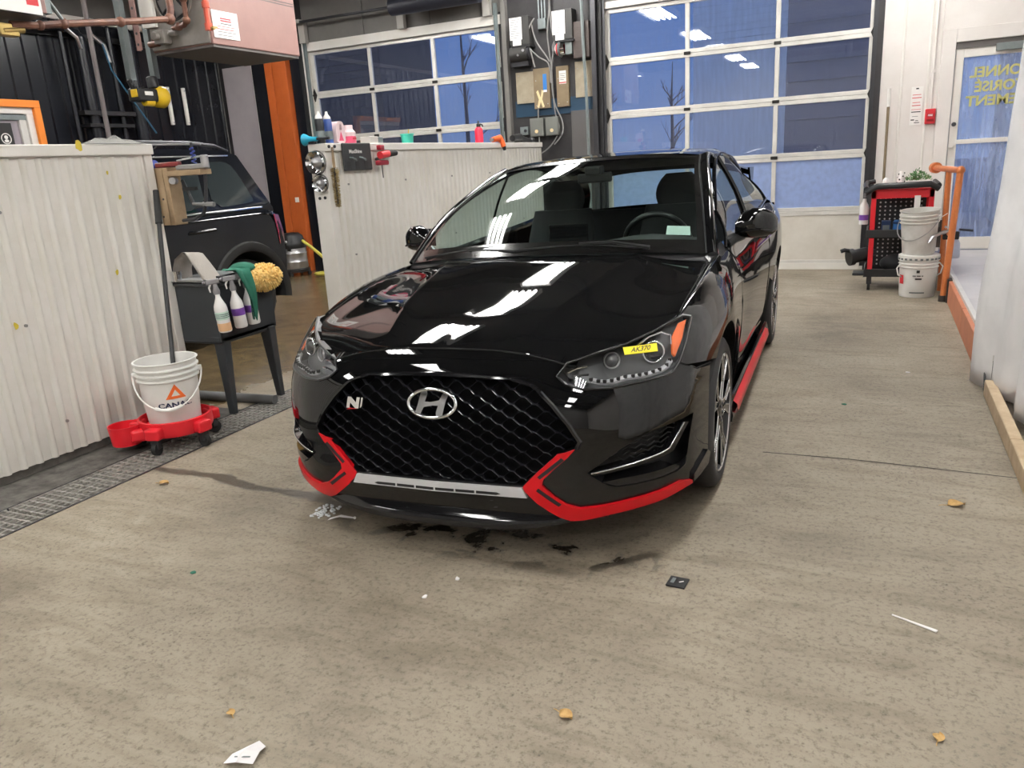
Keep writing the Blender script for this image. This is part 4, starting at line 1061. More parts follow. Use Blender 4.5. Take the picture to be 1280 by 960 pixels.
# side glass and rails
for sg in (1, -1):
    lo = [(.800, .62, .925), (.795, 1.0, .935), (.795, 1.6, .955), (.80, 2.2, .985), (.80, 2.7, 1.02)]
    hi = [(.742, .70, 1.085), (.695, .97, 1.205), (.622, 1.55, 1.338), (.618, 2.1, 1.325), (.640, 2.68, 1.20)]
    sl_, sh_ = spl(range(5), lo), spl(range(5), hi); rows = []
    for i in range(25):
        t = i / 6; a, b = sl_(t), sh_(t); m_ = (a + b) / 2 + np.array([.018, 0, 0]); rows.append([(sg * x[0], x[1], x[2]) for x in (a, m_, b)])
    rows = [patch([r, r], 6, 1)[0] for r in rows]
    cb_(MB().grid(rows), 'side_window', 'side_glass', car, smooth=180)
    for i in (0, 12 if sg == 1 else 11, 24): cb_(MB().tube([(p[0] + sg * .002, p[1], p[2]) for p in rows[i]], .016 if i == 12 else .008, n=6), 'window_post', 'gloss_black', car)
    cb_(MB().tube([(r[0][0] + sg * .004, r[0][1], r[0][2]) for r in rows], .008, n=6), 'belt_trim', 'gloss_black', car)
    cb_(MB().tube([(r[-1][0] + sg * .002, r[-1][1], r[-1][2]) for r in rows], .011, n=6), 'window_frame', 'gloss_black', car)
    # cant rail from pillar over the glass, and the rear quarter pillar
    rl = []
    e_roof = spl(range(5), [r[-1] for r in RF])
    for i in range(17):
        t = i / 4; a = e_roof(t); tt = np.interp(a[1], [h_[1] for h_ in hi], range(5)); b = sh_(tt); rl.append([(sg * a[0], a[1], a[2] - .001), (sg * ((a[0] + b[0]) / 2 + .008), (a[1] + b[1]) / 2, (a[2] + b[2]) / 2), (sg * b[0], b[1], b[2])])
    cb_(MB().grid(rl), 'roof_rail', 'car_paint', car, smooth=180)
    cp_ = [[(sg * .59, 2.96, 1.235), (sg * .60, 3.10, 1.12), (sg * .66, 3.24, .99)], [(sg * .645, 2.72, 1.19), (sg * .70, 2.90, 1.07), (sg * .76, 3.05, .99)], [(sg * .802, 2.70, 1.02), (sg * .825, 2.80, 1.0), (sg * .84, 2.95, .985)]]
    cb_(MB().grid(patch(cp_, 8, 8)), 'rear_pillar', 'car_paint', car, smooth=180)
    # body belt shelf under the glass
    bs = [[(sg * (S(v, float(zc_(v))) - .035), v, float(zc_(v)) + .010), (sg * .80, v, .93 + (v - .7) * .042)] for v in np.linspace(.66, 3.0, 14)]
    cb_(MB().grid(bs), 'belt_shelf', 'gloss_black', car, smooth=180)
    # door mirror
    mr = thing('door_mirror', None, None); mr.parent = car
    prof = [[], [], [], [], [], []]
    sec = [(.835, .72, 1.005, .02, .028), (.865, .745, 1.012, .045, .058), (.91, .76, 1.020, .060, .072), (.96, .775, 1.020, .060, .068), (1.0, .795, 1.012, .046, .054), (1.022, .81, 1.004, .018, .028)]
    rws = []
    for (u, v, z, ry, rz_) in sec:
        rws.append([(sg * u, v + ry * 1.15 * math.copysign(abs(math.cos(a)) ** .75, math.cos(a)), z + rz_ * math.copysign(abs(math.sin(a)) ** .8, math.sin(a))) for a in [2 * math.pi * k / 20 for k in range(20)]])
    mbm = MB(); mbm.grid(rws, closed=True); mbm.add(rws[0], [tuple(range(20))]); mbm.add(rws[-1], [tuple(range(20))])
    cb_(mbm, 'mirror_shell', 'car_paint', mr, smooth=60)
    cb_(MB().tube([(sg * .80, .70, .935), (sg * .83, .725, .955), (sg * .87, .75, .965)], [.03, .026, .022], n=10), 'mirror_stalk', 'satin_black', mr)
    cb_(MB().cbox((sg * .93, .838, 1.015), (.15, .006, .10)), 'mirror_glass', 'chrome', mr, smooth=0, bevel=.002)
    cb_(MB().tube([(sg * (x[0]), x[1] - x[3] * 1.15, x[2] - .030) for x in sec[1:5]], .006, n=6), 'mirror_seam', 'gloss_black', mr)
# rear hatch, spoiler, rear bumper
RH = [[(0, 2.95, 1.315), (.3, 2.95, 1.305), (.53, 2.955, 1.265), (.59, 2.965, 1.235)], [(0, 3.16, 1.16), (.3, 3.155, 1.15), (.54, 3.13, 1.12), (.60, 3.11, 1.11)], [(0, 3.36, .995), (.3, 3.345, .99), (.56, 3.29, .98), (.665, 3.24, .975)]]
cb_(MB().grid(patch([sym(r) for r in RH], 16, 10)), 'rear_window', 'car_glass', car, smooth=180)
RB = [[(0, 3.36, .995), (.35, 3.345, .99), (.62, 3.28, .98), (.84, 2.98, .975)], [(0, 3.40, .80), (.35, 3.39, .80), (.64, 3.32, .80), (.868, 3.0, .80)], [(0, 3.41, .58), (.35, 3.40, .58), (.66, 3.33, .58), (.872, 3.03, .58)], [(0, 3.38, .36), (.35, 3.37, .36), (.65, 3.30, .36), (.86, 3.04, .36)], [(0, 3.28, .20), (.35, 3.27, .20), (.63, 3.2, .2), (.84, 3.0, .2)]]
cb_(MB().grid(patch([sym(r) for r in RB], 24, 16)), 'rear_bumper', 'car_paint', car, smooth=180)
mat('tail_red', (.25, .01, .012), .15, coat=.6)
for sg in (1, -1):
    cb_(MB().grid(patch([[(sg * .46, 3.352, .93), (sg * .62, 3.305, .925), (sg * .80, 3.10, .915)], [(sg * .48, 3.372, .83), (sg * .64, 3.332, .83), (sg * .84, 3.10, .84)]], 8, 3)), 'tail_lamp', 'tail_red', car, smooth=180)
spo = []
for u in np.linspace(-.66, .66, 17):
    d = .06 * (abs(u) / .66) ** 2
    spo.append([(u, 2.88 - d, 1.318 - .09 * (abs(u) / .66) ** 3), (u, 3.06 - d, 1.305 - .08 * (abs(u) / .66) ** 3), (u, 3.22 - d, 1.298 - .075 * (abs(u) / .66) ** 3), (u, 3.23 - d, 1.283 - .075 * (abs(u) / .66) ** 3), (u, 3.05 - d, 1.262 - .08 * (abs(u) / .66) ** 3)])
sp_ = cb_(MB().grid(spo), 'rear_spoiler', 'gloss_black', car, smooth=50)
for sg in (1, -1): cb_(MB().prism([(sg * .655, 2.90, 1.24), (sg * .655, 3.20, 1.235), (sg * .655, 3.14, 1.10), (sg * .655, 3.02, 1.14)], (sg * .014, 0, 0)), 'spoiler_fin', 'gloss_black', sp_, smooth=0)
# cowl, wipers
cb_(MB().grid([[(u, H(u, .20 + .14 * (abs(u) / .75) ** 2) * 0 + .195 + .14 * (abs(u) / .76) ** 2.2, .940 - .045 * (abs(u) / .76) ** 2) for u in np.linspace(-.76, .76, 21)], [(u, .215 + .16 * (abs(u) / .76) ** 2.0, .958 - .040 * (abs(u) / .76) ** 2) for u in np.linspace(-.76, .76, 21)], [(u, .26 + .16 * (abs(u) / .76) ** 2.0, .972 - .04 * (abs(u) / .76) ** 2) for u in np.linspace(-.76, .76, 21)]]), 'cowl_panel', 'satin_black', car, smooth=60)
for (u0, u1) in ((.50, -.12), (-.12, -.66)):
    wp = thing('wiper', None, None); wp.parent = car
    n_ = 9; pth = []
    for i in range(n_):
        u = u0 + (u1 - u0) * i / (n_ - 1); v = .225 + .15 * (abs(u) / .75) ** 2 + .03 * math.sin(math.pi * i / (n_ - 1)); pth.append((u, v, .985 - .04 * (abs(u) / .75) ** 2 + .012 * math.sin(math.pi * i / (n_ - 1))))
    cb_(MB().tube(pth, .0055, n=6), 'wiper_blade', 'satin_black', wp)
    mid = pth[n_ // 2]; cb_(MB().tube([(u0 + .02, .24 + .1 * abs(u0) ** 2, .975), ((u0 + mid[0]) / 2, mid[1] - .005, mid[2] + .012), (mid[0], mid[1], mid[2] + .010)], [.010, .007, .005], n=6), 'wiper_arm', 'satin_black', wp)
# ---- cabin
cb_(MB().box(-.80, .80, .30, 3.2, .16, .24).box(-.60, .60, -.80, .40, .16, .30), 'underbody', 'matte_black', car, smooth=0)
cb_(MB().box(-.50, .50, -.55, .22, .30, .66), 'engine_block', 'matte_black', car, smooth=0, bevel=.03)
mat('dash_grey', (.020, .021, .022), .7)
dsh = []
for u in np.linspace(-.70, .70, 15):
    hump = .035 * math.exp(-((u - .38) / .20) ** 2)
    dsh.append([(u, .32, .90), (u, .48, .945), (u, .68, .955 + hump * .6), (u, .86, .945 + hump), (u, .93, .90 + hump), (u, .93, .70), (u, .90, .45)])
cb_(MB().grid(dsh), 'dashboard', 'dash_grey', car, smooth=50)
cb_(MB().cbox((-.05, .84, .99), (.22, .02, .12)), 'centre_screen', 'gloss_black', car, smooth=0, bevel=.008)
cs = Vector((.38, 1.08, .90)); ax = Vector((0, .93, .36)).normalized(); a_ = Vector((1, 0, 0)); b_ = ax.cross(a_)
sw = thing('steering_wheel', None, None); sw.parent = car
cb_(MB().tube([cs + a_ * .18 * math.cos(t) + b_ * .18 * math.sin(t) for t in [2 * math.pi * k / 32 for k in range(32)]], .016, n=8, closed=True), 'steering_rim', 'satin_black', sw, smooth=60)
cb_(MB().tube([cs - a_ * .17, cs, cs + a_ * .17], [.014, .03, .014], n=6).tube([cs, cs - b_ * .17 if b_.z > 0 else cs + b_ * .17], [.03, .014], n=6).cyl(cs, cs - Vector((0, -.2, .08)), .035), 'steering_hub', 'satin_black', sw)
def seat(u, v, parent=car, w=.50):
    s = thing('seat', None, None); s.parent = car
    cb_(MB().cbox((u, v, .50), (w, .50, .16), Matrix.Rotation(R(8), 3, 'X')), 'seat_cushion', 'cloth_dark', s, smooth=0, bevel=.05)
    rows = []
    for t in np.linspace(0, 1, 8):
        ww = w / 2 * (1 - .22 * t ** 2); yy = v + .22 + t * .17; zz = .52 + t * .56
        rows.append([(u + ww * math.copysign(abs(math.cos(a)) ** .6, math.cos(a)), yy + .06 * math.sin(a), zz) for a in [2 * math.pi * k / 16 for k in range(16)]])
    mb = MB(); mb.grid(rows, closed=True); mb.add(rows[-1], [tuple(range(16))]); cb_(mb, 'seat_back', 'cloth_dark', s, smooth=60)
    rows = []
    for t in np.linspace(0, 1, 8):
        ww = .14 * math.sin(math.pi * (.22 + .68 * t)) ** .5; yy = v + .41 + t * .03; zz = 1.06 + t * .20
        rows.append([(u + ww * math.cos(a), yy + .045 * math.sin(a), zz) for a in [2 * math.pi * k / 14 for k in range(14)]])
    mb = MB(); mb.grid(rows, closed=True); mb.add(rows[-1], [tuple(range(14))]); cb_(mb, 'headrest', 'cloth_dark', s, smooth=60)
seat(.37, 1.32); seat(-.37, 1.32)
cb_(MB().cbox((0, 2.15, .50), (1.2, .48, .16)).cbox((0, 2.48, .76), (1.2, .14, .52), Matrix.Rotation(R(-16), 3, 'X')), 'rear_bench', 'cloth_dark', car, smooth=0, bevel=.04)
cb_(MB().box(-.62, .62, 2.58, 3.2, .93, .95), 'parcel_shelf', 'cloth_dark', car, smooth=0)
# ================================================================== black SUV in the neighbouring bay
mat('suv_paint', (.006, .007, .010), .06, spec=.6)
mat('suv_clad', (.016, .016, .017), .55)
glass('suv_glass', (.18, .22, .24), refl=1.1)
suv = thing('black_suv', 'black sport utility vehicle with roof rails parked in the bay behind the white partition', 'car', (-6.05, 5.47, 0))
def suvb(mb, name, m, parent=suv, smooth=35, **k): return mb.build(name, m, parent, smooth, **k)
SX = .90
low = [(-3.62, .34), (-3.70, .50), (-3.72, .80), (-3.58, .96), (-2.8, 1.05), (-2.55, 1.10), (0, 1.12), (.40, 1.12), (.50, 1.06), (.545, .85), (.545, .50), (.48, .34)]
lowd = resample(smooth_poly(low, 2), .12)
def shrink(P, d):
    cy = sum(p[0] for p in P) / len(P); cz = sum(p[1] for p in P) / len(P); o = []
    for y, z in P:
        L = math.hypot(y - cy, z - cz); o.append((y - d * math.copysign(min(1, abs(y - cy) / .3), y - cy), z - d * math.copysign(min(1, abs(z - cz) / .2), z - cz)))
    return o
def arch(c, r, a0=-5, a1=185, n=20): return [(c + r * math.cos(R(a0 + (a1 - a0) * i / n)), .345 + r * math.sin(R(a0 + (a1 - a0) * i / n))) for i in range(n + 1)]
A1 = arch(0, .42) + [(-.43, .2), (.43, .2)]; A2 = arch(-2.67, .42) + [(-3.1, .2), (-2.24, .2)]
side = shrink(lowd, .045)
for sg in (1, -1):
    V2, F2 = tri_region(side, [A1, A2], .09)
    def bul(y, z): return sg * (SX + .012 * math.sin(max(0, min(1, (z - .34) / .78)) * math.pi) - (.02 * max(0, (z - .98) / .1) if z > .98 else 0))
    mb = MB(); mb.add([(bul(y, z), y, z) for y, z in V2], F2)
    suvb(mb, 'body_side', 'suv_paint', smooth=60)
    for c in (0, -2.67):     # wide plastic wheel arch
        rows = []
        for i in range(25):
            a = R(-8 + 196 * i / 24); rows.append([(sg * x, c + r * math.cos(a), .345 + r * math.sin(a)) for (x, r) in ((SX + .006, .505), (SX + .030, .490), (SX + .034, .44), (SX + .02, .415), (SX - .25, .41))])
        suvb(MB().grid(rows), 'wheel_arch', 'suv_clad', smooth=50)
        suvb(MB().cyl((sg * .60, c, .345), (sg * .62, c, .345), .43, n=24), 'wheel_well', 'matte_black')
    suvb(MB().box(sg * SX - .02, sg * SX + .03, -2.2, -.47, .27, .40), 'sill_cladding', 'suv_clad', smooth=0, bevel=.012)
rows = [[(x, y, z) for y, z in shrink(lowd, d)] for x, d in ((-SX, .045), (-.885, .018), (-.83, 0), (0, -.012), (.83, 0), (.885, .018), (SX, .045))]
suvb(MB().grid(rows, closed=True), 'body_shell', 'suv_paint', smooth=60)
# greenhouse
gh = [(-2.52, 1.09), (-1.85, 1.55), (-1.55, 1.635), (-.6, 1.665), (.05, 1.645), (.22, 1.60), (.46, 1.12)]
ghd = resample(gh, .10, False)
def gx(z): return .865 - max(0, z - 1.11) * .27
for sg in (1, -1):
    V2, F2 = tri_region(gh + [(.46, 1.08), (-2.52, 1.08)], (), .12)
    suvb(MB().add([(sg * gx(z), y, z) for y, z in V2], F2), 'cabin_side', 'suv_paint', smooth=60)
    for nm, P in (('quarter_window', [(-.28, 1.16), (-.22, 1.545), (.03, 1.55), (.12, 1.50), (.235, 1.22), (.22, 1.18)]), ('rear_door_window', [(-1.18, 1.15), (-1.16, 1.56), (-.30, 1.555), (-.36, 1.16)]), ('front_door_window', [(-2.25, 1.15), (-1.75, 1.50), (-1.26, 1.555), (-1.28, 1.15)])):
        P = smooth_poly(P, 1); V2, F2 = tri_region(P, (), .1)
        suvb(MB().add([(sg * (gx(z) + .006), y, z) for y, z in V2], F2), nm, mat('suv_window', (.02, .026, .028), .04, spec=.7), smooth=60)
    suvb(MB().tube([(sg * (gx(1.13) + .012), y, 1.128 + .004 * math.sin(y)) for y in np.linspace(-2.3, .30, 16)], .010, n=6), 'chrome_belt', 'chrome')
    suvb(MB().tube([(sg * .705, -1.55, 1.640), (sg * .715, -1.35, 1.695), (sg * .72, -.8, 1.715), (sg * .72, -.3, 1.708), (sg * .70, .0, 1.685), (sg * .69, .16, 1.640)], [.012, .016, .017, .017, .016, .012], n=8), 'roof_rail', 'dark_steel')
    suvb(MB().tube([(sg * (gx(1.60) + .008), y, 1.598) for y in np.linspace(-1.6, .1, 9)], .009, n=5), 'gutter_trim', 'chrome')
    suvb(MB().tube([(sg * SX, -.62, .985), (sg * (SX + .045), -.60, .985), (sg * (SX + .045), -.38, .99), (sg * SX, -.36, .99)], .014, n=6), 'door_handle', 'suv_paint')
    suvb(MB().grid([[(sg * .91, .40, 1.06), (sg * .88, .50, 1.05), (sg * .72, .565, 1.03)], [(sg * .918, .42, .90), (sg * .89, .53, .90), (sg * .73, .58, .90)], [(sg * .916, .43, .78), (sg * .89, .53, .78), (sg * .73, .575, .78)]]), 'tail_lamp', 'tail_red', smooth=60)
rows = [[(x * gx(z), y, z + .012 * (1 - x * x)) for y, z in ghd] for x in np.linspace(-1, 1, 9)]
suvb(MB().grid(rows), 'cabin_roof', 'suv_paint', smooth=40)
rg = [(x * .70, .485 - (z - 1.16) * .50 + .012, z) for z in (1.18, 1.52) for x in (-1, -.5, 0, .5, 1)]
suvb(MB().grid([rg[:5], rg[5:]]), 'rear_glass', 'suv_window')
suvb(MB().box(-.80, .80, .50, .60, .36, .60), 'rear_bumper', 'suv_clad', smooth=0, bevel=.03)
suvb(MB().tube([(-.25, .1, 1.63), (-.25, .16, 1.68), (-.25, .30, 1.80)], .006, n=5), 'aerial', 'black_plastic')
suvb(MB().box(-.80, .80, -3.4, .4, .22, .34), 'underbody', 'matte_black', smooth=0)
for (x, y, sg) in ((.88, 0, 1), (.88, -2.67, 1), (-.88, 0, -1), (-.88, -2.67, -1)):
    w = thing('wheel', None, None); w.parent = suv; w.location = (x, y, .345); q = Matrix(((0, 0, sg), (0, 1, 0), (-sg, 0, 0)))
    MB().lathe([(.22, -.21), (.30, -.215), (.335, -.19), (.345, -.15), (.345, -.05), (.333, -.012), (.30, .004), (.24, .004), (.225, -.02), (.22, -.06)], 32, (0, 0, 0), q).build('tyre', 'tyre', w, smooth=50)
    MB().lathe([(.225, -.03), (.21, -.02), (.20, -.05), (.19, -.17)], 32, (0, 0, 0), q).build('rim', 'machined', w, smooth=50)
    mb = MB()
    for k in range(5):
        a = 2 * math.pi * k / 5 + .3; mb.prism([q @ Vector((r * math.cos(a + t), r * math.sin(a + t), -.03)) for r, t in ((.03, -.8), (.21, -.22), (.21, .22), (.03, .8))], q @ Vector((0, 0, -.03)))
    mb.build('spokes', 'machined', w, smooth=0)
    MB().cyl(q @ Vector((0, 0, -.06)), q @ Vector((0, 0, -.02)), .05, n=16).build('hub_cap', 'machined', w)

# ================================================================== pink gas unit heaters with piping
def label_sheet(mtx, w, h, parent, lines, name='label_plate'):
    """white sheet with printed lines; local x right, y up, z out"""
    s = MB().box(-w / 2, w / 2, -h / 2, h / 2, 0, .003); s.v = [tuple(mtx @ Vector(p)) for p in s.v]
    o = s.build(name, 'label_white', parent, smooth=0)
    for (y, x0, x1, t, m) in lines:
        b = MB().box(x0 * w - w / 2, x1 * w - w / 2, y * h - h / 2, (y + t) * h - h / 2, .003, .0038); b.v = [tuple(mtx @ Vector(p)) for p in b.v]
        b.build('printed_line', m, o, smooth=0)
    return o
FACE_X = Matrix(((0, 0, 1, 0), (1, 0, 0, 0), (0, 1, 0, 0), (0, 0, 0, 1)))      # sheet facing +x
FACE_Y = Matrix(((1, 0, 0, 0), (0, 0, -1, 0), (0, 1, 0, 0), (0, 0, 0, 1)))      # sheet facing -y
def heater(x0, x1, y0, y1, z0, z1, label):
    t = thing('unit_heater', label, 'heater', (x1, y0, z0)); o = (x1, y0, z0)
    MB().box(x0, x1, y0, y1, z0 + .02, z1).build('cabinet', 'heater_pink', t, smooth=0, org=o, bevel=.008)
    MB().box(x0 + .01, x1 - .01, y0 + .01, y1 - .01, z0, z0 + .03).build('bottom_pan', 'dark_under', t, smooth=0, org=o)
    MB().box(x0 + .01, x1 - .02, y0 - .012, y0 + .01, z0 + .03, z1 - .02).build('front_plate', 'heater_grey', t, smooth=0, org=o, bevel=.004)
    for zz in (.42, .44): MB().box(x1 - .002, x1 + .003, y0 + .02, y1 - .02, z0 + zz, z0 + zz + .006).build('panel_seam', 'dark_under', t, smooth=0, org=o)
    for yy in (y0 + .15, y1 - .15):
        MB().cyl((x1 - .1, yy, z1), (x1 - .1, yy, ZC - .02), .008, n=6).build('hanger_rod', 'dark_steel', t, org=o)
        MB().cyl((x0 + .1, yy, z1), (x0 + .1, yy, ZC - .02), .008, n=6).build('hanger_rod', 'dark_steel', t, org=o)
    return t, o
h2, o2 = heater(-5.45, -4.80, 5.07, 6.12, 2.40, 3.25, 'pink unit heater with round fan opening and red gas pipe hanging over the black vehicle')
q = Matrix.Rotation(R(90), 3, 'X')
MB().lathe([(.20, .0), (.20, .012), (.185, .016), (.18, -.06)], 36, (-5.13, 5.056, 2.80), q).build('fan_ring', 'heater_grey', h2, org=o2, smooth=50)
MB().lathe([(.182, .004), (.03, -.0)], 36, (-5.13, 5.056, 2.80), q).build('fan_opening', 'matte_black', h2, org=o2)
fan = MB()
for k in range(4):
    a = k * math.pi / 2 + .4; fan.prism([(-5.13 + r * math.cos(a + b), 5.05, 2.80 + r * math.sin(a + b)) for r, b in ((.03, -.4), (.16, -.3), (.165, .35), (.03, .4))], (0, -.006, 0))
fan.build('fan_blades', 'dark_under', h2, org=o2, smooth=0)
MB().box(-5.47, -5.33, 5.02, 5.05, 2.60, 3.3).build('white_strip', 'white_metal', h2, smooth=0, org=o2)
gv = MB(); gv.cbox((-5.26, 5.01, 2.51), (.11, .08, .10)).cyl((-5.26, 4.96, 2.51), (-5.26, 4.92, 2.51), .03).cyl((-5.18, 5.01, 2.53), (-5.10, 5.01, 2.53), .022); gv.build('gas_valve', 'heater_grey', h2, org=o2, smooth=30, bevel=.004)
MB().tube([(-5.36, 5.01, 2.50), (-5.32, 5.0, 2.54), (-5.22, 5.0, 2.54)], .02, n=8).cyl((-5.40, 5.0, 2.47), (-5.30, 5.0, 2.47), .024).build('valve_elbow', 'rust_pipe', h2, org=o2)
MB().tube([(-5.12, 5.0, 2.56), (-5.00, 5.0, 2.57), (-4.97, 5.0, 2.60), (-4.97, 5.0, 2.74), (-4.96, 4.99, 2.77), (-4.78, 4.98, 2.77)], .021, n=8).build('gas_pipe', 'rust_pipe', h2, org=o2)
for p in ((-4.97, 5.0, 2.60), (-4.97, 5.0, 2.75), (-5.06, 5.0, 2.565)): MB().sphere(p, .031, 10, 6).build('pipe_fitting', 'rust_pipe', h2, org=o2)
MB().tube([(-4.80, 4.98, 2.77), (-4.755, 4.985, 2.765), (-4.745, 4.99, 2.73), (-4.745, 4.99, 2.53)], .022, n=8).cyl((-4.745, 4.99, 2.70), (-4.745, 4.99, 2.66), .029).cyl((-4.745, 4.99, 2.55), (-4.745, 4.99, 2.50), .029).build('red_drop_pipe', 'red_pipe', h2, org=o2)
MB().cyl((-4.745, 4.99, 2.515), (-4.69, 4.99, 2.51), .012).cbox((-4.685, 4.99, 2.515), (.012, .05, .012)).build('brass_valve', 'brass', h2, org=o2)
LINES = [(.70, .30, .72, .05, 'ink_red'), (.62, .3, .72, .05, 'ink_red'), (.52, .3, .72, .03, 'ink_black'), (.42, .15, .85, .02, 'ink_red'), (.32, .12, .80, .025, 'ink_red'), (.22, .12, .85, .02, 'ink_black'), (.10, .1, .75, .02, 'ink_black')]
ls = label_sheet(Matrix.Translation((.004, .16, .17)) @ FACE_X, .28, .20, h2, LINES)
h1, o1 = heater(-5.30, -4.65, 2.52, 3.57, 2.40, 3.25, 'pink unit heater with a white printed plate hanging above the near partition')
label_sheet(Matrix.Translation((.006, .80, .125)) @ FACE_X, .42, .24, h1, [(.62, .30, .62, .035, 'ink_red'), (.55, .25, .66, .02, 'ink_red'), (.34, .35, .70, .02, 'ink_black'), (.2, .78, .96, .16, 'ink_red'), (.4, .8, .95, .09, 'ink_red')])
# rusty supply pipe running between the heaters
gp = thing('gas_supply_pipe', 'rusty brown gas pipe with fittings running between the two pink heaters', 'pipe', (-4.75, 4.0, 2.5))
og = (-4.75, 4.0, 2.5)
P = [(-4.80, 3.42, 2.36), (-4.78, 3.60, 2.375), (-4.76, 3.75, 2.40), (-4.75, 4.30, 2.48), (-4.75, 4.62, 2.535)]
MB().tube(P, .022, n=8).build('pipe_run', 'rust_pipe', gp, org=og)
for p, r in ((P[2], .034), ((-4.75, 4.18, 2.462), .034), (P[4], .040), (P[1], .03)): MB().sphere(p, r, 10, 6).build('pipe_fitting', 'rust_pipe', gp, org=og)
MB().tube([(-4.75, 4.62, 2.535), (-4.75, 4.64, 2.60), (-4.75, 4.63, 3.9)], .026, n=8).build('riser', 'rust_pipe', gp, org=og)
MB().cyl((-4.75, 3.74, 2.42), (-4.75, 3.62, 2.58), .012).cbox((-4.75, 3.62, 2.50), (.06, .07, .12)).build('shut_off_valve', 'galv', gp, org=og)
MB().cbox((-4.82, 3.40, 2.33), (.07, .12, .07)).cyl((-4.80, 3.5, 2.34), (-4.80, 3.36, 2.32), .02).build('regulator', 'brass', gp, org=og, bevel=.006)
MB().tube([(-4.76, 3.75, 2.38), (-4.78, 3.84, 2.33), (-4.80, 3.87, 2.27)], .012, n=6).build('flex_connector', 'steel', gp, org=og)

# ================================================================== strut hangers with yellow reels
def strut(x, y, z0, lab):
    t = thing('strut_channel', lab, 'strut', (x, y, z0)); 
    prof = [(-.0205, .02), (-.0205, -.02), (.0205, -.02), (.0205, .02), (.010, .02), (.010, .016), (.017, .016), (.017, -.016), (-.017, -.016), (-.017, .016), (-.010, .016), (-.010, .02)]
    MB().prism([(a * 1.3, b * 1.3, 0) for a, b in prof], (0, 0, ZC - z0)).build('channel', 'galv', t, smooth=0)
    return t
strut(-5.50, 4.85, 2.20, 'grey galvanised strut channel hanging from ceiling, holding the black end of the reel')
strut(-5.50, 5.09, 2.23, 'grey galvanised strut channel hanging from ceiling, holding the yellow drum')
mat('yellow_plastic', (.80, .52, .02), .4, coat=.2)
rl_ = thing('hose_reel', 'yellow and black hose reel hanging on the two strut channels', 'reel', (-5.48, 4.96, 2.08)); orl = (-5.48, 5.0, 2.08)
qx = Matrix(((1, 0, 0), (0, 0, 1), (0, -1, 0)))
MB().lathe([(.01, -.06), (.06, -.06), (.085, -.03), (.088, .03), (.06, .065), (.01, .065)], 24, (-5.48, 5.12, 2.085), qx).build('drum', 'yellow_plastic', rl_, org=orl, smooth=50)
MB().cbox((-5.48, 4.96, 2.09), (.12, .20, .10)).cyl((-5.48, 4.88, 2.12), (-5.5, 4.86, 2.21), .02).cyl((-5.48, 5.08, 2.14), (-5.5, 5.09, 2.24), .045).build('bracket', 'black_plastic', rl_, org=orl, bevel=.012)
MB().cbox((-5.415, 4.96, 2.10), (.006, .08, .03)).build('maker_label', 'label_white', rl_, org=orl, smooth=0)
MB().lathe([(.01, -.04), (.034, -.04), (.038, .04), (.01, .04)], 18, (-5.46, 4.98, 2.04), qx).build('inner_drum', 'yellow_plastic', rl_, org=orl, smooth=40)
MB().cbox((-5.46, 4.855, 2.10), (.07, .010, .06)).build('end_flange', 'yellow_plastic', rl_, org=orl, bevel=.01)
MB().tube([(-5.47, 4.86, 2.20), (-5.44, 4.84, 2.16), (-5.46, 4.87, 2.11), (-5.43, 4.93, 2.15), (-5.45, 4.98, 2.12)], .006, n=6).build('loose_cable', 'black_plastic', rl_, org=orl)
pk = thing('perforated_angle', 'short pink painted perforated angle bar hanging between the strut channels', 'bracket', (-5.3, 4.80, 2.40))
MB().box(-.03, .03, -.003, .003, 0, .62).box(-.03, -.024, -.003, .04, 0, .62).build('bar', 'heater_pink', pk, smooth=0)
for z in (.04, .12, .30): MB().cyl((.0, -.0035, z), (.0, -.005, z), .010, n=10).build('bolt_hole', 'ink_black', pk)
tag(MB().cyl((-5.60, 4.62, 1.75), (-5.60, 4.62, ZC), .018, n=10).build('grey_pole', mat('pole_grey', (.17, .15, .15), .5)), 'slim dull grey vertical pole rising behind the near partition', 'pole')

# black flue pipes and hoses on the left wall
fp = thing('wall_pipes', 'black vertical pipes clamped to the black ribbed wall', 'pipe', (XL + .12, 7.2, 0)); of = (XL + .12, 7.2, 0)
for (y, r, z0, z1) in ((6.95, .028, 1.2, 3.3), (7.20, .07, 1.3, 3.15), (7.62, .035, 1.6, 3.3), (7.9, .09, 1.2, 3.25)):
    MB().cyl((XL + .12, y, z0), (XL + .12, y, z1), r, n=14).sphere((XL + .12, y, z1), r, 12, 6).build('pipe', 'black_sheet', fp, org=of)
MB().tube([(XL + .12, 7.20, 3.15), (XL + .14, 7.15, 3.22), (XL + .14, 6.9, 3.25), (XL + .14, 6.6, 3.22)], .05, n=10).build('elbow', 'black_sheet', fp, org=of)
MB().box(XL + .02, XL + .22, 7.0, 7.75, 2.26, 2.31).box(XL + .02, XL + .22, 7.05, 7.7, 2.12, 2.16).build('clamp', 'black_plastic', fp, org=of, smooth=0)
MB().tube([(XL + .2, 7.45, 3.1), (XL + .22, 7.5, 2.8), (XL + .25, 7.75, 2.4), (XL + .25, 8.0, 2.05)], .010, n=6).build('blue_hose', mat('blue_hose', (.02, .09, .16), .5), fp, org=of)
MB().tube([(XL + .16, 7.30, 3.38), (XL + .16, 7.34, 3.2), (XL + .16, 7.5, 3.1), (XL + .16, 7.55, 2.9)], .028, n=8).build('flex_duct', 'steel', fp, org=of)
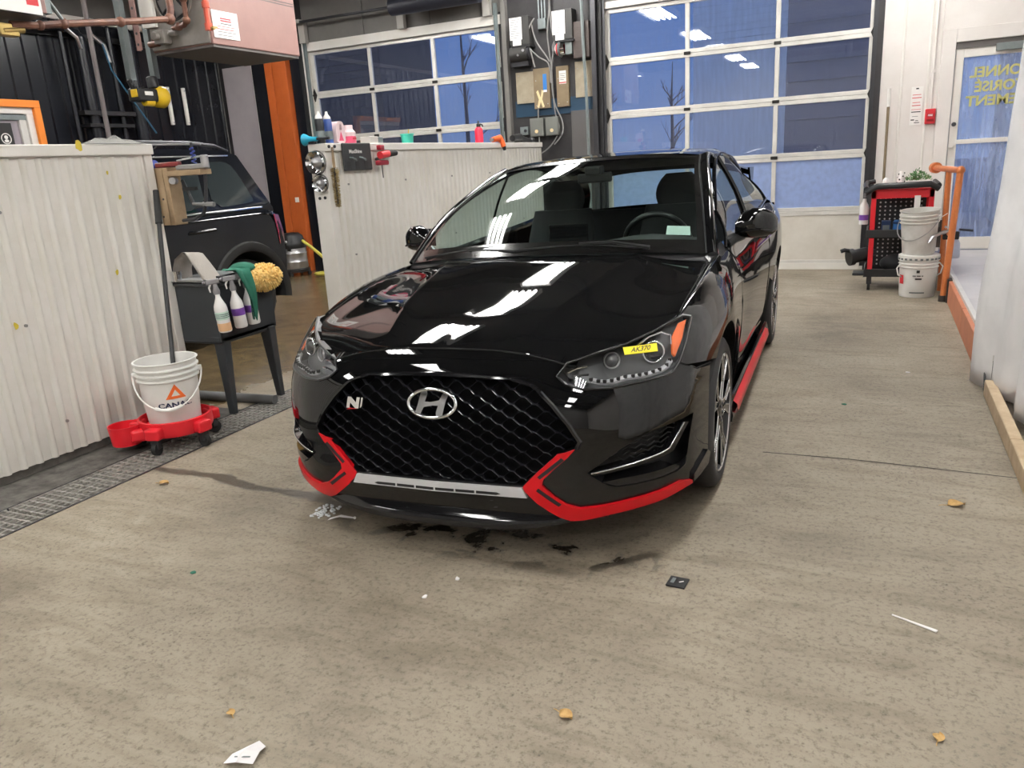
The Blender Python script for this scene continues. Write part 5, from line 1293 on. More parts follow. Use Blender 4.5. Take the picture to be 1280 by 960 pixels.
# orange framed window in the left wall with a small poster behind
wn = struct('window_1', 'orange framed pass window in the black ribbed wall')
def wbox(y0, y1, z0, z1, x0, x1, nm, m): MB().box(XL + x0, XL + x1, y0, y1, z0, z1).build(nm, m, wn, smooth=0, bevel=.005)
mat('orange_bright', (.85, .25, .03), .45)
wbox(5.0, 6.52, 2.33, 2.41, 0, .10, 'frame', 'orange_bright'); wbox(6.44, 6.52, 1.5, 2.33, 0, .10, 'frame', 'orange_bright')
wbox(5.0, 6.44, 2.26, 2.33, 0, .06, 'inner_frame', 'white_metal'); wbox(6.36, 6.44, 1.5, 2.26, 0, .06, 'inner_frame', 'white_metal')
wbox(5.0, 6.36, 2.19, 2.25, 0, .04, 'sash', 'galv'); wbox(6.27, 6.35, 1.5, 2.2, 0, .04, 'sash', 'alu')
wbox(5.0, 6.27, 1.5, 2.2, .0, .012, 'pane', mat('dim_pane', (.34, .30, .33), .2))
ps = thing('poster', 'small black poster with a white round emblem behind the orange framed window', 'poster', (XL + .02, 6.08, 1.72)); 
MB().box(0, .006, -.16, .09, 0, .44).build('sheet', 'ink_black', ps, smooth=0)
qx2 = Matrix(((0, 0, 1), (1, 0, 0), (0, 1, 0)))
MB().lathe([(.060, 0), (.060, .002), (.05, .002), (.05, 0)], 24, (.0065, .0, .27), qx2).lathe([(.001, .001), (.022, .001)], 12, (.007, .0, .285), qx2).lathe([(.001, .001), (.034, .001)], 12, (.007, .0, .245), Matrix(((0, 0, 1), (.8, 0, 0), (0, .5, 0)))).build('round_emblem', 'label_white', ps, smooth=0)
for k in range(4): MB().box(.006, .0072, -.045 + k * .026, -.027 + k * .026, .155, .175).build('caption_letter', 'label_white', ps, smooth=0)
# two pale strips on the dark wall
for y, lab in ((8.52, 'slim white strip on the dark wall, the one nearer the pink heater'), (8.80, 'slim white strip on the dark wall, the one nearer the pale panel')):
    s = thing('wall_strip', lab, 'wall strip', (XL + .03, y, 2.18))
    MB().box(-.03, .012, -.022, .022, 0, .50).build('strip', 'white_metal', s, smooth=0, bevel=.006)
    for z in (.03, .46): MB().cyl((.012, 0, z), (.02, 0, z), .010, n=8).build('screw_cap', 'steel', s)
# steel canister vacuum with yellow hose
vc = thing('shop_vacuum', 'steel drum shop vacuum with black lid standing by the orange post', 'vacuum', (-7.62, 9.02, 0))
MB().lathe([(.17, .10), (.185, .13), (.18, .20), (.185, .21), (.18, .22), (.18, .32), (.186, .33), (.18, .34), (.178, .40)], 28).build('drum', 'steel', vc, smooth=40)
MB().lathe([(.185, .40), (.195, .42), (.19, .48), (.16, .53), (.15, .57), (.10, .61), (.001, .62)], 24).build('motor_head', 'black_plastic', vc, smooth=50)
MB().lathe([(.20, .06), (.205, .10), (.17, .115), (.16, .06)], 24).build('base_ring', 'black_plastic', vc)
for a in (0.3, 1.9, 3.4, 5.0): MB().cyl((.19 * math.cos(a), .19 * math.sin(a), 0.035), (.19 * math.cos(a) + .02, .19 * math.sin(a), .035), .035, n=12).build('caster', 'black_rubber', vc)
for a in (-1.9, -1.2): MB().cbox((.185 * math.cos(a), .185 * math.sin(a), .40), (.05, .03, .06)).build('latch', 'black_plastic', vc, bevel=.006)
MB().sphere((-.07, -.165, .45), .022, 10, 6).sphere((.03, -.175, .50), .022, 10, 6).build('socket', 'steel', vc)
hz = thing('yellow_hose', 'yellow vacuum hose coiled on the floor beside the shop vacuum', 'hose', (-7.3, 8.95, 0))
mat('yellow_hose', (.55, .47, .08), .5)
pts = [Vector((-7.42, 9.0, .5)), Vector((-7.25, 8.95, .42)), Vector((-7.05, 8.98, .25))] + [Vector((-6.95 + .22 * math.cos(a), 8.95 + .2 * math.sin(a), .025 + .004 * i)) for i, a in enumerate(np.linspace(.5, 5.8, 12))]
MB().tube([p - Vector((-7.3, 8.95, 0)) for p in pts], .022, n=8).build('hose', 'yellow_hose', hz)

# ================================================================== bucket on a red dolly, pole
BX, BY = -3.45, 2.93
dl = thing('bucket_dolly', 'red plastic bucket dolly on black casters', 'dolly', (BX, BY, 0))
MB().lathe([(.12, .085), (.185, .085), (.192, .10), (.192, .165), (.180, .168), (.176, .115), (.0005, .115)], 36).build('ring', 'red_plastic', dl, smooth=40)
for k in range(5):
    a = R(-75 + 72 * k); c = Vector((math.cos(a), math.sin(a), 0)); rot = Matrix.Rotation(a, 3, 'Z')
    MB().cbox(c * .20 + Vector((0, 0, .118)), (.07, .085, .062), rot).build('caster_pocket', 'red_plastic', dl, smooth=0, bevel=.012)
    w = c * .205; ax = Vector((-c.y, c.x, 0))
    MB().cyl(w + ax * -.012 + Vector((0, 0, .036)), w + ax * .012 + Vector((0, 0, .036)), .035, n=18).build('caster', 'black_rubber', dl)
    MB().cbox(w + Vector((0, 0, .062)), (.03, .045, .05), rot).build('caster_fork', 'dark_steel', dl, smooth=0, bevel=.004)
MB().lathe([(.055, .05), (.075, .05), (.085, .155), (.078, .155), (.070, .06), (.0005, .06)], 24, (-.16, -.20, 0)).build('tool_cup', 'red_plastic', dl, smooth=40)
MB().cbox((-.08, -.16, .10), (.12, .10, .07), Matrix.Rotation(R(50), 3, 'Z')).build('cup_bridge', 'red_plastic', dl, smooth=0, bevel=.015)
def bucket(name, loc, lab, r0=.130, r1=.158, h=.36, m='white_plastic', rz=0, handle=True, hang=-1):
    b = thing(name, lab, 'bucket', loc, rz)
    prof = [(.0005, .004), (r0, .0), (r0 + .004, .012)]
    def rr(z): return r0 + (r1 - r0) * z / h
    for z in (.72, .80, .88): prof += [(rr(z * h), z * h - .006), (rr(z * h) + .011, z * h), (rr(z * h) + .011, z * h + .006), (rr(z * h), z * h + .012)]
    prof += [(r1, h - .008), (r1 + .008, h - .004), (r1 + .006, h), (r1 - .003, h - .001), (r0 - .003, .008), (.0005, .008)]
    MB().lathe(prof, 40).build('pail', m, b, smooth=35)
    if handle:
        path = []
        for k in range(17):
            a = math.pi * k / 16; path.append((math.cos(a) * (r1 + .016), hang * math.sin(a) * (r1 + .03), h * .80 - .17 * math.sin(a)))
        MB().tube(path, .0045, n=6).build('bail_handle', 'white_plastic' if name == 'bucket' else 'steel', b)
        if name == 'bucket': MB().tube(path[6:11], .011, n=8).build('grip', 'white_plastic', b)
        for s_ in (-1, 1): MB().cyl((s_ * (r1 - .01), 0, h * .80), (s_ * (r1 + .018), 0, h * .80), .016, n=10).build('ear', m, b)
    return b
bk = bucket('bucket', (BX, BY, .12), 'white bucket with orange triangle logo standing on the red dolly', rz=R(42))
mat('logo_orange', (.85, .16, .03), .5)
def wrap(pts2, r0, r1, h, depth, name, m, parent, ang):
    """polygon given in (arc length, z) wrapped round the pail"""
    V2, F2 = tri_region(pts2, (), .012); k = len(V2); A = []; Bk = []
    for s_, z in V2:
        rr = r0 + (r1 - r0) * z / h; a = ang + s_ / rr
        A.append(((rr + depth) * math.cos(a), (rr + depth) * math.sin(a), z))
    MB().add(A, F2).build(name, m, parent, smooth=60)
ang = R(-90 + 18 - 2)
tri_o = [(-.052, .165), (.052, .165), (0, .245)]; tri_i = [(-.022, .180), (.022, .180), (0, .215)]
V2, F2 = tri_region(tri_o, [tri_i], .01)
def wr(V2, dep): 
    o = []
    for s_, z in V2: rr = .130 + .028 * z / .36; a = ang + s_ / rr; o.append(((rr + dep) * math.cos(a), (rr + dep) * math.sin(a), z))
    return o
MB().add(wr(V2, .0018), F2).build('triangle_logo', 'logo_orange', bk, smooth=60)
me = text_mesh('CANAC', .042, .0, .0015); xs = [v.co.x for v in me.vertices]; kx = .175 / (max(xs) - min(xs))
for v in me.vertices:
    s_, z = v.co.x * kx - .008, .130 + v.co.y * .9; rr = .130 + .028 * z / .36; a = ang + s_ / rr; v.co = ((rr + .002) * math.cos(a), (rr + .002) * math.sin(a), z)
link('logo_lettering', me, mat('ink_navy', (.015, .02, .06), .5), bk, smooth=0)
bp_ = thing('broom_pole', 'long black pole with grip standing in the bucket beside the partition', 'pole', (BX + .0, BY + .02, .14))
p0 = Vector((0, 0, 0)); p1 = Vector((-3.745 - BX, 3.33 - BY - .02, 1.34 - .14))
MB().cyl(p0, p1, .0125, n=12).build('shaft', 'black_plastic', bp_)
MB().cyl(p0 + (p1 - p0) * .86, p1 + (p1 - p0) * .01, .020, .016, n=12).build('grip', 'black_rubber', bp_)

# ================================================================== stand with bottles
mat('stand_plastic', (.030, .034, .038), .42)
sd = thing('utility_stand', 'dark grey plastic stand on four splayed legs beside the partition end', 'stand', (-3.73, 3.64, 0)); os_ = (-3.73, 3.64, 0)
MB().box(-3.96, -3.50, 3.40, 3.88, .44, .50).build('seat', 'stand_plastic', sd, smooth=0, org=os_, bevel=.02)
mb = MB()
for (x0, y0, x1, y1) in ((-3.96, 3.40, -3.50, 3.415), (-3.515, 3.40, -3.50, 3.88), (-3.96, 3.865, -3.50, 3.88), (-3.96, 3.40, -3.945, 3.88)): mb.box(x0, x1, y0, y1, .46, .80)
mb.build('side_panels', 'stand_plastic', sd, smooth=0, org=os_, bevel=.006)
MB().box(-3.98, -3.48, 3.385, 3.90, .79, .815).build('top_rim', 'stand_plastic', sd, smooth=0, org=os_, bevel=.01)
for (x, y) in ((-3.53, 3.43), (-3.51, 3.84), (-3.95, 3.84), (-3.95, 3.43)):
    cx_, cy_ = (x + 3.73) * .92 - 3.73, (y - 3.64) * .92 + 3.64
    MB().prism([(cx_ - .042, cy_ - .03, .46), (cx_ + .042, cy_ - .03, .46), (cx_ + .042, cy_ + .03, .46), (cx_ - .042, cy_ + .03, .46)], (0, 0, .01)).add(
        [(cx_ - .042, cy_ - .03, .46), (cx_ + .042, cy_ - .03, .46), (cx_ + .042, cy_ + .03, .46), (cx_ - .042, cy_ + .03, .46), (x - .022, y - .018, 0), (x + .022, y - .018, 0), (x + .022, y + .018, 0), (x - .022, y + .018, 0)],
        [(0, 1, 5, 4), (1, 2, 6, 5), (2, 3, 7, 6), (3, 0, 4, 7), (4, 5, 6, 7)]).build('leg', 'stand_plastic', sd, smooth=0, org=os_, bevel=.006)
MB().cyl((-3.478, 3.42, .845), (-3.478, 3.88, .845), .007, n=8).build('hang_rod', 'dark_steel', sd, org=os_)
for y in (3.43, 3.87): MB().box(-3.49, -3.47, y - .006, y + .006, .80, .85).build('rod_bracket', 'dark_steel', sd, org=os_, smooth=0)
tag(MB().cyl((-4.05, 3.62, .03), (-3.40, 3.66, .03), .03, n=12).build('floor_pipe', mat('pipe_grey', (.10, .10, .10), .5)), 'dark grey pipe lying on the floor under the dark stand', 'pipe')
mat('bottle_clear', (.78, .76, .74), .25, spec=.5); mat('liquid_amber', (.72, .45, .25), .3); mat('label_green', (.50, .66, .56), .5); mat('label_purple', (.17, .06, .33), .5); mat('spray_grey', (.22, .21, .22), .5)
def spray_bottle(y, lab, kind, x=-3.425, z=.535, tilt=4, grp=None):
    b = thing('spray_bottle', lab, 'spray bottle', (x, y, z), R(0)); b.rotation_euler = (R(tilt), 0, R(-35))
    prof = [(.0005, 0), (.043, 0), (.047, .008), (.047, .135), (.043, .155), (.022, .195), (.0165, .21), (.0165, .228)]
    MB().lathe(prof, 24, (0, 0, 0), Matrix.Diagonal((1, .8, 1))).build('bottle_body', 'bottle_clear', b, smooth=50)
    MB().lathe([(.018, .222), (.020, .24), (.013, .262), (.012, .285)], 16).build('collar', 'spray_grey', b)
    MB().cbox((0, -.012, .297), (.026, .075, .028)).cyl((0, -.05, .30), (0, -.068, .30), .009, n=10).build('spray_head', 'spray_grey', b, bevel=.005)
    MB().tube([(0, -.022, .288), (0, -.036, .265), (0, -.034, .238)], [.007, .006, .004], n=6).build('trigger', 'label_white', b)
    band = lambda z0, z1, nm, m: MB().lathe([(.0474, z0), (.0478, z0 + .002), (.0478, z1 - .002), (.0474, z1)], 24, (0, 0, 0), Matrix.Diagonal((1, .8, 1))).build(nm, m, b, smooth=50)
    if kind == 'amber':
        band(.008, .055, 'liquid', 'liquid_amber'); band(.075, .12, 'green_label', 'label_green')
        for k in range(3): MB().lathe([(.0482, .086 + k * .010), (.0482, .089 + k * .010)], 24, (0, 0, 0), Matrix.Diagonal((1, .8, 1))).build('label_line', 'ink_navy', b)
    else: band(.075, .118, 'purple_label', 'label_purple')
    return b
spray_bottle(3.37, 'clear spray bottle holding amber liquid, with a green label', 'amber')
spray_bottle(3.50, 'clear spray bottle with purple band beside the amber one', 'p')
spray_bottle(3.61, 'clear spray bottle with purple band beside the yellow wash mitt', 'p')
# green cloth
mat('cloth_green', (.02, .13, .085), .9, bump=.3, bscale=40)
gc = MB(); rows = []
for i in range(9):
    t = i / 8; w = .060 * (1 - .75 * t) + .006; zc0 = .87 - .31 * t; yc = 3.545 + .04 * t; xo = -3.395 + .03 * math.sin(t * 3)
    rows.append([(xo + .012 * math.sin(j * 1.3 + t * 2), yc + w * (j / 6 - .5) * 1.4, zc0 + .006 * math.cos(j)) for j in range(7)])
rows.insert(0, [(-3.50, 3.545 + .05 * (j / 6 - .5) * 2, .872 + .01 * math.sin(j * 2)) for j in range(7)])
back = [[(x - .012, y, z) for x, y, z in r] for r in rows]
g_ = thing('green_cloth', 'dark green cloth hanging between the purple banded bottles', 'cloth', (-3.42, 3.55, .56))
gc.grid(rows); gc.grid([list(reversed(r)) for r in back]); gc.build('cloth', 'cloth_green', g_, smooth=180, org=(-3.42, 3.55, .56))
tag(MB().sphere((-3.52, 3.68, .865), .075, 14, 8, (1.1, .9, .45)).build('folded_cloth', 'cloth_green', smooth=180), 'green cloth bunched on the stand behind the wash mitt', 'cloth')
# yellow noodle wash mitt
mat('mitt_yellow', (.88, .56, .17), .85, var=(.95, .72, .32), vscale=30)
mt = thing('wash_mitt', 'fluffy yellow wash mitt lying over the stand edge', 'wash mitt', (-3.46, 3.78, .74)); om = (-3.46, 3.78, .74)
MB().sphere((-3.46, 3.78, .795), .10, 18, 12, (.75, 1.25, .72)).build('pad', 'mitt_yellow', mt, org=om, smooth=180)
rd = random.Random(8); tf = MB()
for k in range(420):
    a = rd.uniform(0, 2 * math.pi); u_ = rd.uniform(-1, 1); s_ = math.sqrt(1 - u_ * u_); n = Vector((s_ * math.cos(a), s_ * math.sin(a), u_)); p = Vector((-3.46 + n.x * .075, 3.78 + n.y * .125, .795 + n.z * .072))
    d = (n + Vector((rd.uniform(-.7, .7), rd.uniform(-.7, .7), rd.uniform(-1.0, .3)))).normalized(); tf.tube([p, p + d * .012, p + d * .022 + Vector((0, 0, -.006))], [.006, .0065, .0035], n=5)
tag(tf.build('noodle_pile', 'mitt_yellow', mt, org=om, smooth=180), kind='stuff')
# tray with grey towel and steel cup
mat('towel_grey', (.34, .31, .28), .95, bump=.4, bscale=60)
ty_ = thing('grey_towel', 'grey towel draped in a peak over the tray on the dark stand', 'towel', (-3.66, 3.46, .82))
prf = [(-.13, .02), (-.125, .075), (-.10, .13), (-.03, .172), (.0, .165), (.05, .10), (.105, .02), (.12, .005)]
prf = [(x * 1.0, z) for x, z in prf]; rows = [[(x + .015 * math.sin(j), y, z * (1 - .1 * j / 4) + .003) for x, z in prf] for j, y in enumerate((-.07, -.035, 0, .035, .07))]
tb_ = MB(); tb_.grid(rows); tb_.grid([[(x * .9, y, z - .010) for x, y, z in r] for r in rows]); tb_.build('towel', 'towel_grey', ty_, smooth=60)
tr = thing('steel_tray', 'shallow dull steel tray on top of the dark stand', 'tray', (-3.70, 3.47, .815))
MB().box(-.16, .16, -.09, .09, 0, .006).box(-.16, .16, -.09, -.084, 0, .018).box(-.16, .16, .084, .09, 0, .018).box(-.16, -.154, -.09, .09, 0, .018).box(.154, .16, -.09, .09, 0, .018).build('tray', 'steel', tr, smooth=0)
tag(MB().lathe([(.0005, 0), (.03, 0), (.033, .06), (.030, .06), (.027, .004), (.0005, .004)], 20, (-3.78, 3.40, .822)).build('steel_cup', 'chrome', smooth=40), 'small shiny steel cup on the tray beside grey towel', 'cup')
# ================================================================== plank bracket with clamps at the partition end
pl = thing('wood_bracket', 'raw wood planks screwed to the partition end as a bracket', 'bracket', (-3.78, 3.46, 1.15)); op = (-3.78, 3.46, 1.15)
MB().box(-3.88, -3.755, 3.406, 3.445, 1.15, 1.475).build('plank', 'wood', pl, smooth=0, org=op, bevel=.004)
MB().box(-3.752, -3.715, 3.406, 3.50, 1.15, 1.475).build('plank', 'wood', pl, smooth=0, org=op, bevel=.004)
MB().box(-3.715, -3.46, 3.40, 3.49, 1.425, 1.455).build('arm', 'wood', pl, smooth=0, org=op, bevel=.004)
for (x, z) in ((-3.84, 1.20), (-3.80, 1.20), (-3.82, 1.41), (-3.78, 1.30)): MB().cyl((x, 3.407, z), (x, 3.403, z), .006, n=8).build('nail', 'dark_steel', pl, org=op)
MB().cyl((-3.70, 3.44, 1.40), (-3.68, 3.40, 1.40), .02).build('hook', 'steel', pl, org=op)
mat('tool_red', (.16, .02, .02), .4); mat('tool_blue', (.03, .05, .28), .4)
wrr = thing('clamp_tool', 'steel clamp with blue springs resting on the wooden arm', 'tool', (-3.56, 3.44, 1.457)); ow = (-3.56, 3.44, 1.457)
MB().box(-3.66, -3.44, 3.42, 3.46, 1.457, 1.485).cyl((-3.45, 3.44, 1.457), (-3.45, 3.44, 1.53), .022).build('jaw', 'steel', wrr, org=ow, bevel=.006)
MB().tube([(-3.53 + .012 * math.cos(t), 3.44 + .012 * math.sin(t), 1.485 + t * .0035) for t in np.linspace(0, 25, 60)], .004, n=5).build('blue_spring', 'tool_blue', wrr, org=ow)
MB().cyl((-3.53, 3.44, 1.56), (-3.53, 3.44, 1.60), .008).build('spring_cap', 'dark_steel', wrr, org=ow)
rw = thing('red_file', 'dark red handled file lying along the wooden bracket', 'tool', (-3.72, 3.44, 1.48)); orw = (-3.72, 3.44, 1.48)
MB().box(-3.82, -3.64, 3.42, 3.455, 1.477, 1.505).build('handle', 'tool_red', rw, org=orw, bevel=.006)
MB().cyl((-3.86, 3.44, 1.49), (-3.83, 3.44, 1.50), .024).build('blue_ferrule', 'tool_blue', rw, org=orw)
MB().cyl((-3.66, 3.44, 1.508), (-3.46, 3.44, 1.525), .005).build('blade', 'steel', rw, org=orw)
tag(MB().cyl((-3.93, 3.43, 1.613), (-3.48, 3.46, 1.590), .006, n=8).build('metal_rod', 'steel'), 'thin steel rod lying on the partition cap above the wooden bracket', 'rod')
sq_ = thing('squeegee', 'black handled squeegees hanging below the wooden arm', 'tool', (-3.55, 3.45, 1.17)); osq = (-3.55, 3.45, 1.17)
MB().tube([(-3.47, 3.45, 1.43), (-3.48, 3.45, 1.36), (-3.50, 3.45, 1.27), (-3.53, 3.45, 1.21), (-3.60, 3.45, 1.18), (-3.70, 3.45, 1.172)], .010, n=8).build('bent_handle', 'dark_steel', sq_, org=osq)
MB().cyl((-3.66, 3.455, 1.40), (-3.60, 3.455, 1.26), .010).cbox((-3.61, 3.455, 1.35), (.10, .02, .02)).build('blade_holder', 'black_plastic', sq_, org=osq)
MB().cyl((-3.60, 3.45, 1.265), (-3.52, 3.45, 1.262), .009).cyl((-3.52, 3.45, 1.262), (-3.44, 3.45, 1.258), .013).build('handle', 'steel', sq_, org=osq)
# clear bag lying on the near partition cap
bg = MB(); rows = []
for i in range(10):
    y = 2.98 + .38 * i / 9; rows.append([(XP - .10 + .13 * j / 5, y, 1.612 + .035 * math.sin(math.pi * i / 9) * math.sin(math.pi * j / 5) * (1 + .5 * math.sin(i * 2.3 + j))) for j in range(6)])
bg.grid(rows); mat('plastic_film', (.75, .76, .75), .15, trans=.8, ior=1.2); 
tag(bg.build('plastic_bag', 'plastic_film', smooth=180), 'crumpled clear plastic bag lying on the near partition cap', 'bag')
# ================================================================== right side: tarp, rail, cart, buckets
translucent('tarp_white', (.90, .885, .88), .12, .45, bump=.3, bscale=5)
tp = thing('tarp_curtain', 'white plastic tarp curtain hanging along the platform', 'curtain', (.66, 3.6, 0))
def tarp_x(y, z):
    w = 1 - z / ZC
    e = min(1, max(0, (y - 4.2) / .6)); e = e * e * (3 - 2 * e)
    return .70 - .09 * e * max(.12, 1 - z / 1.9) + .026 * math.sin(y * 7.0 + z * .5) + .018 * math.sin(y * 16 + 1.1 * z) + .006 * math.sin(y * 37 + 2 * z) + .010 * math.sin(z * 5 + y * 3) * w - .05 * w * math.exp(-((y - 4.95) / .25) ** 2)
rows = []
for i in range(64):
    y = 1.2 + (4.98 - 1.2) * i / 63
    zb = .06 if y < 4.45 else .06 - .045 * min(1, (y - 4.45) / .3)
    rows.append([(tarp_x(y, z) - .66, y - 3.6 + .06 * (1 - z / ZC) * (i / 63) ** 6, z) for z in [zb + (ZC - .02 - zb) * j / 40 for j in range(41)]])
c_ = MB().grid(rows).build('sheet', 'tarp_white', tp, smooth=180, fix=False)
sm = c_.modifiers.new('thickness', 'SOLIDIFY'); sm.thickness = .003
for y in (2.4, 3.9): MB().tube([(tarp_x(y, z) - .668, y - 3.6, z) for z in np.linspace(.12, ZC - .05, 30)], .004, n=5).build('seam', 'tarp_white', tp)
MB().cyl((.0, -2.4, ZC - .03), (.0, 1.4, ZC - .03), .02).build('curtain_rail', 'steel', tp)
MB().cyl((-.06, 1.22, .02), (-.055, 1.30, .10), .006, n=6).build('hem_tie', 'black_plastic', tp)

rl2 = thing('pipe_railing', 'orange painted pipe railing at the end of the platform', 'railing', (.57, 7.68, 0)); orr = (.57, 7.68, 0)
MB().cyl((.57, 7.68, 0), (.615, 7.68, 1.10), .027, n=14).build('near_post', 'orange_rail', rl2, org=orr)
MB().sphere((.615, 7.68, 1.105), .036, 14, 8).build('elbow_fitting', 'orange_rail', rl2, org=orr)
MB().cyl((.615, 7.68, 1.105), (.48, 8.62, 1.105), .026, n=14).build('top_rail', 'orange_rail', rl2, org=orr)
MB().cyl((.565, 8.18, 1.09), (.58, 8.25, .0), .024, n=14).build('far_post', 'orange_rail', rl2, org=orr)
MB().cyl((.49, 8.60, 1.105), (.475, 8.68, 1.105), .05, n=16).build('wall_flange', 'orange_rail', rl2, org=orr)
MB().lathe([(.036, 0), (.036, .05), (.029, .055)], 14, (.57, 7.68, 0)).build('base_socket', 'black_paint_old', rl2, org=orr)
MB().cyl((.60, 7.68, .56), (.575, 8.22, .56), .018, n=10).build('mid_rail', 'orange_rail', rl2, org=orr)

# red tool cart
ct = thing('tool_cart', 'red and black three shelf tool cart standing by the overhead door', 'cart', (.21, 8.45, 0))
CW, CD = .24, .20
for sx in (-1, 1):
    for sy in (-1, 1):
        MB().box(sx * CW - .022, sx * CW + .022, sy * CD - .02, sy * CD + .02, .13, .93).build('leg', 'red_plastic', ct, smooth=0, bevel=.004)
        MB().cyl((sx * CW - .013, sy * CD, .042), (sx * CW + .013, sy * CD, .042), .042, n=18).build('caster', 'black_rubber', ct)
        MB().box(sx * CW - .022, sx * CW + .022, sy * CD - .014, sy * CD + .014, .06, .13).build('caster_fork', 'dark_steel', ct, smooth=0)
MB().box(-CW - .022, CW + .022, -CD - .02, -CD + .02, .86, .93).build('top_apron', 'red_plastic', ct, smooth=0, bevel=.004)
for z in (.13, .50):
    MB().box(-CW - .05, CW + .05, -CD - .03, CD + .03, z, z + .015).box(-CW - .05, CW + .05, -CD - .035, -CD - .02, z, z + .075).box(-CW - .05, CW + .05, CD + .02, CD + .035, z, z + .075).box(-CW - .05, -CW - .035, -CD - .03, CD + .03, z, z + .075).box(CW + .035, CW + .05, -CD - .03, CD + .03, z, z + .075).build('shelf_tray', 'black_plastic', ct, smooth=0, bevel=.005)
MB().box(-CW - .03, CW + .03, -CD - .02, CD + .02, .93, .945).build('top_tray', 'red_plastic', ct, smooth=0, bevel=.004)
hp_ = [(-CW - .07, -CD - .06, .925), (-CW + .02, -CD - .07, .975), (CW - .02, -CD - .07, .98), (CW + .05, -CD - .05, .935)]
MB().tube(hp_, .028, n=10).build('front_handle', 'black_plastic', ct)
MB().tube([(-CW - .07, -CD - .05, .955), (-CW - .08, 0, .985), (-CW - .07, CD + .04, .99), (-CW, CD + .06, 1.0)], .022, n=10).build('side_handle', 'black_plastic', ct)
MB().tube([(CW + .05, -CD - .05, .965), (CW + .05, 0, .97), (CW + .04, CD + .04, .98)], .022, n=10).build('side_handle', 'black_plastic', ct)
pg = MB().box(-CW + .02, CW - .02, CD - .012, CD - .004, .16, .88).build('pegboard', 'black_plastic', ct, smooth=0)
hm_ = MB().cyl((0, 0, 0), (0, -.002, 0), .0085, n=8).mesh('hole'); 
mat('peg_hole', (.55, .53, .52), .6)
for i in range(9):
    for j in range(17):
        o = link('peg_hole', hm_, 'peg_hole', pg, smooth=0); o.location = (-.18 + .045 * i, CD - .0125, .20 + .04 * j)
MB().box(.10, .15, -CD - .022, -CD - .016, .76, .88).build('price_label', 'label_white', ct, smooth=0)
# things on the cart
tag(MB().lathe([(.0005, 0), (.030, 0), (.030, .06), (.024, .085), (.012, .10), (.0005, .102)], 16, (.06, 8.30, .945)).build('white_jar', 'white_plastic', smooth=40), 'short white plastic jar on the cart top', 'jar')
st_ = thing('spotted_bottle', 'black and white spotted bottle on the cart top', 'bottle', (.19, 8.36, .945))
MB().lathe([(.0005, 0), (.032, 0), (.034, .07), (.028, .12), (.02, .15), (.0005, .155)], 18).build('body', 'white_plastic', st_, smooth=40)
for k in range(14): a = k * 2.4; z = .012 + .0095 * k; r = .033 - max(0, z - .08) * .18; MB().sphere((r * math.cos(a), r * math.sin(a), z), .008, 8, 5).build('spot', 'ink_black', st_)
pn = thing('potted_plant', 'small bushy green plant on the cart top', 'plant', (.33, 8.42, .945))
MB().lathe([(.0005, 0), (.03, 0), (.038, .05), (.034, .05), (.03, .04), (.0005, .04)], 16).build('pot', 'white_plastic', pn, smooth=40)
mat('leaf_green', (.06, .17, .05), .7, var=(.12, .27, .09), vscale=30); rd = random.Random(4); lf = MB()
for k in range(260):
    a = rd.uniform(0, 6.28); r = rd.uniform(0, .105); z = .06 + rd.uniform(0, .10) * (1 - r / .14); p = Vector((r * math.cos(a), r * math.sin(a) * .8, z)); d = Vector((math.cos(a) * .5 + rd.uniform(-.5, .5), math.sin(a) * .5 + rd.uniform(-.5, .5), rd.uniform(.1, 1))).normalized(); sd_ = d.orthogonal().normalized() * .006
    lf.add([p, p + d * .012 + sd_, p + d * .028, p + d * .012 - sd_], [(0, 1, 2, 3)])
tag(lf.build('foliage', 'leaf_green', pn, smooth=0, fix=False), kind='stuff')
for k, (x, y, m, w, nm, lab) in enumerate(((.04, 8.22, 'ink_red', .10, 'red_wipes_pack', 'red packet lying on the cart top'), (.17, 8.24, 'label_purple', .09, 'purple_packet', 'purple packet lying on the cart top'), (.29, 8.26, 'label_white', .08, 'white_packet', 'white packet lying on the cart top'))):
    t = thing(nm, lab, 'packet', (x, y, .945)); MB().cbox((0, 0, .018), (w, .05, .034), Matrix.Rotation(R(8 - 6 * k), 3, 'Z')).build('pack', m, t, smooth=0, bevel=.008)
    MB().cbox((0, -.026, .02), (w * .5, .002, .015), Matrix.Rotation(R(8 - 6 * k), 3, 'Z')).build('pack_label', 'label_white' if k < 2 else 'ink_red', t, smooth=0)
mat('blue_box', (.03, .16, .45), .4)
bb = thing('blue_can', 'blue container standing on the middle shelf of the cart', 'container', (.20, 8.48, .515)); MB().lathe([(.0005, 0), (.05, 0), (.05, .11), (.04, .125), (.0005, .127)], 20).build('body', 'blue_box', bb, smooth=40); MB().lathe([(.052, .09), (.054, .11), (.0005, .132)], 20).build('lid', mat('navy_lid', (.02, .05, .14), .4), bb)
nv = thing('navy_box', 'dark navy box on the middle shelf beside the blue container', 'box', (.09, 8.50, .515)); MB().box(-.04, .04, -.04, .04, 0, .12).build('carton', 'navy_lid', nv, smooth=0, bevel=.003); MB().box(-.03, .03, -.0405, -.04, .03, .08).build('carton_label', 'galv', nv, smooth=0)
bs_ = thing('black_bag', 'black cloth bag on the bottom shelf of the cart', 'bag', (.22, 8.44, .145)); MB().sphere((0, 0, .09), .12, 16, 10, (1.4, 1.0, .75)).build('bag', 'cloth_dark', bs_, smooth=180)
for k, x in enumerate((.12, .30)):
    tag(MB().sphere((x, 8.32, .165), .022, 10, 6).build('white_ball', 'white_plastic', smooth=180), 'small white ball on the bottom shelf of the cart', 'ball', 'white balls on the cart shelf')
pb = thing('purple_jug', 'white bottle with purple label hanging on the cart side', 'bottle', (-.11, 8.34, .62))
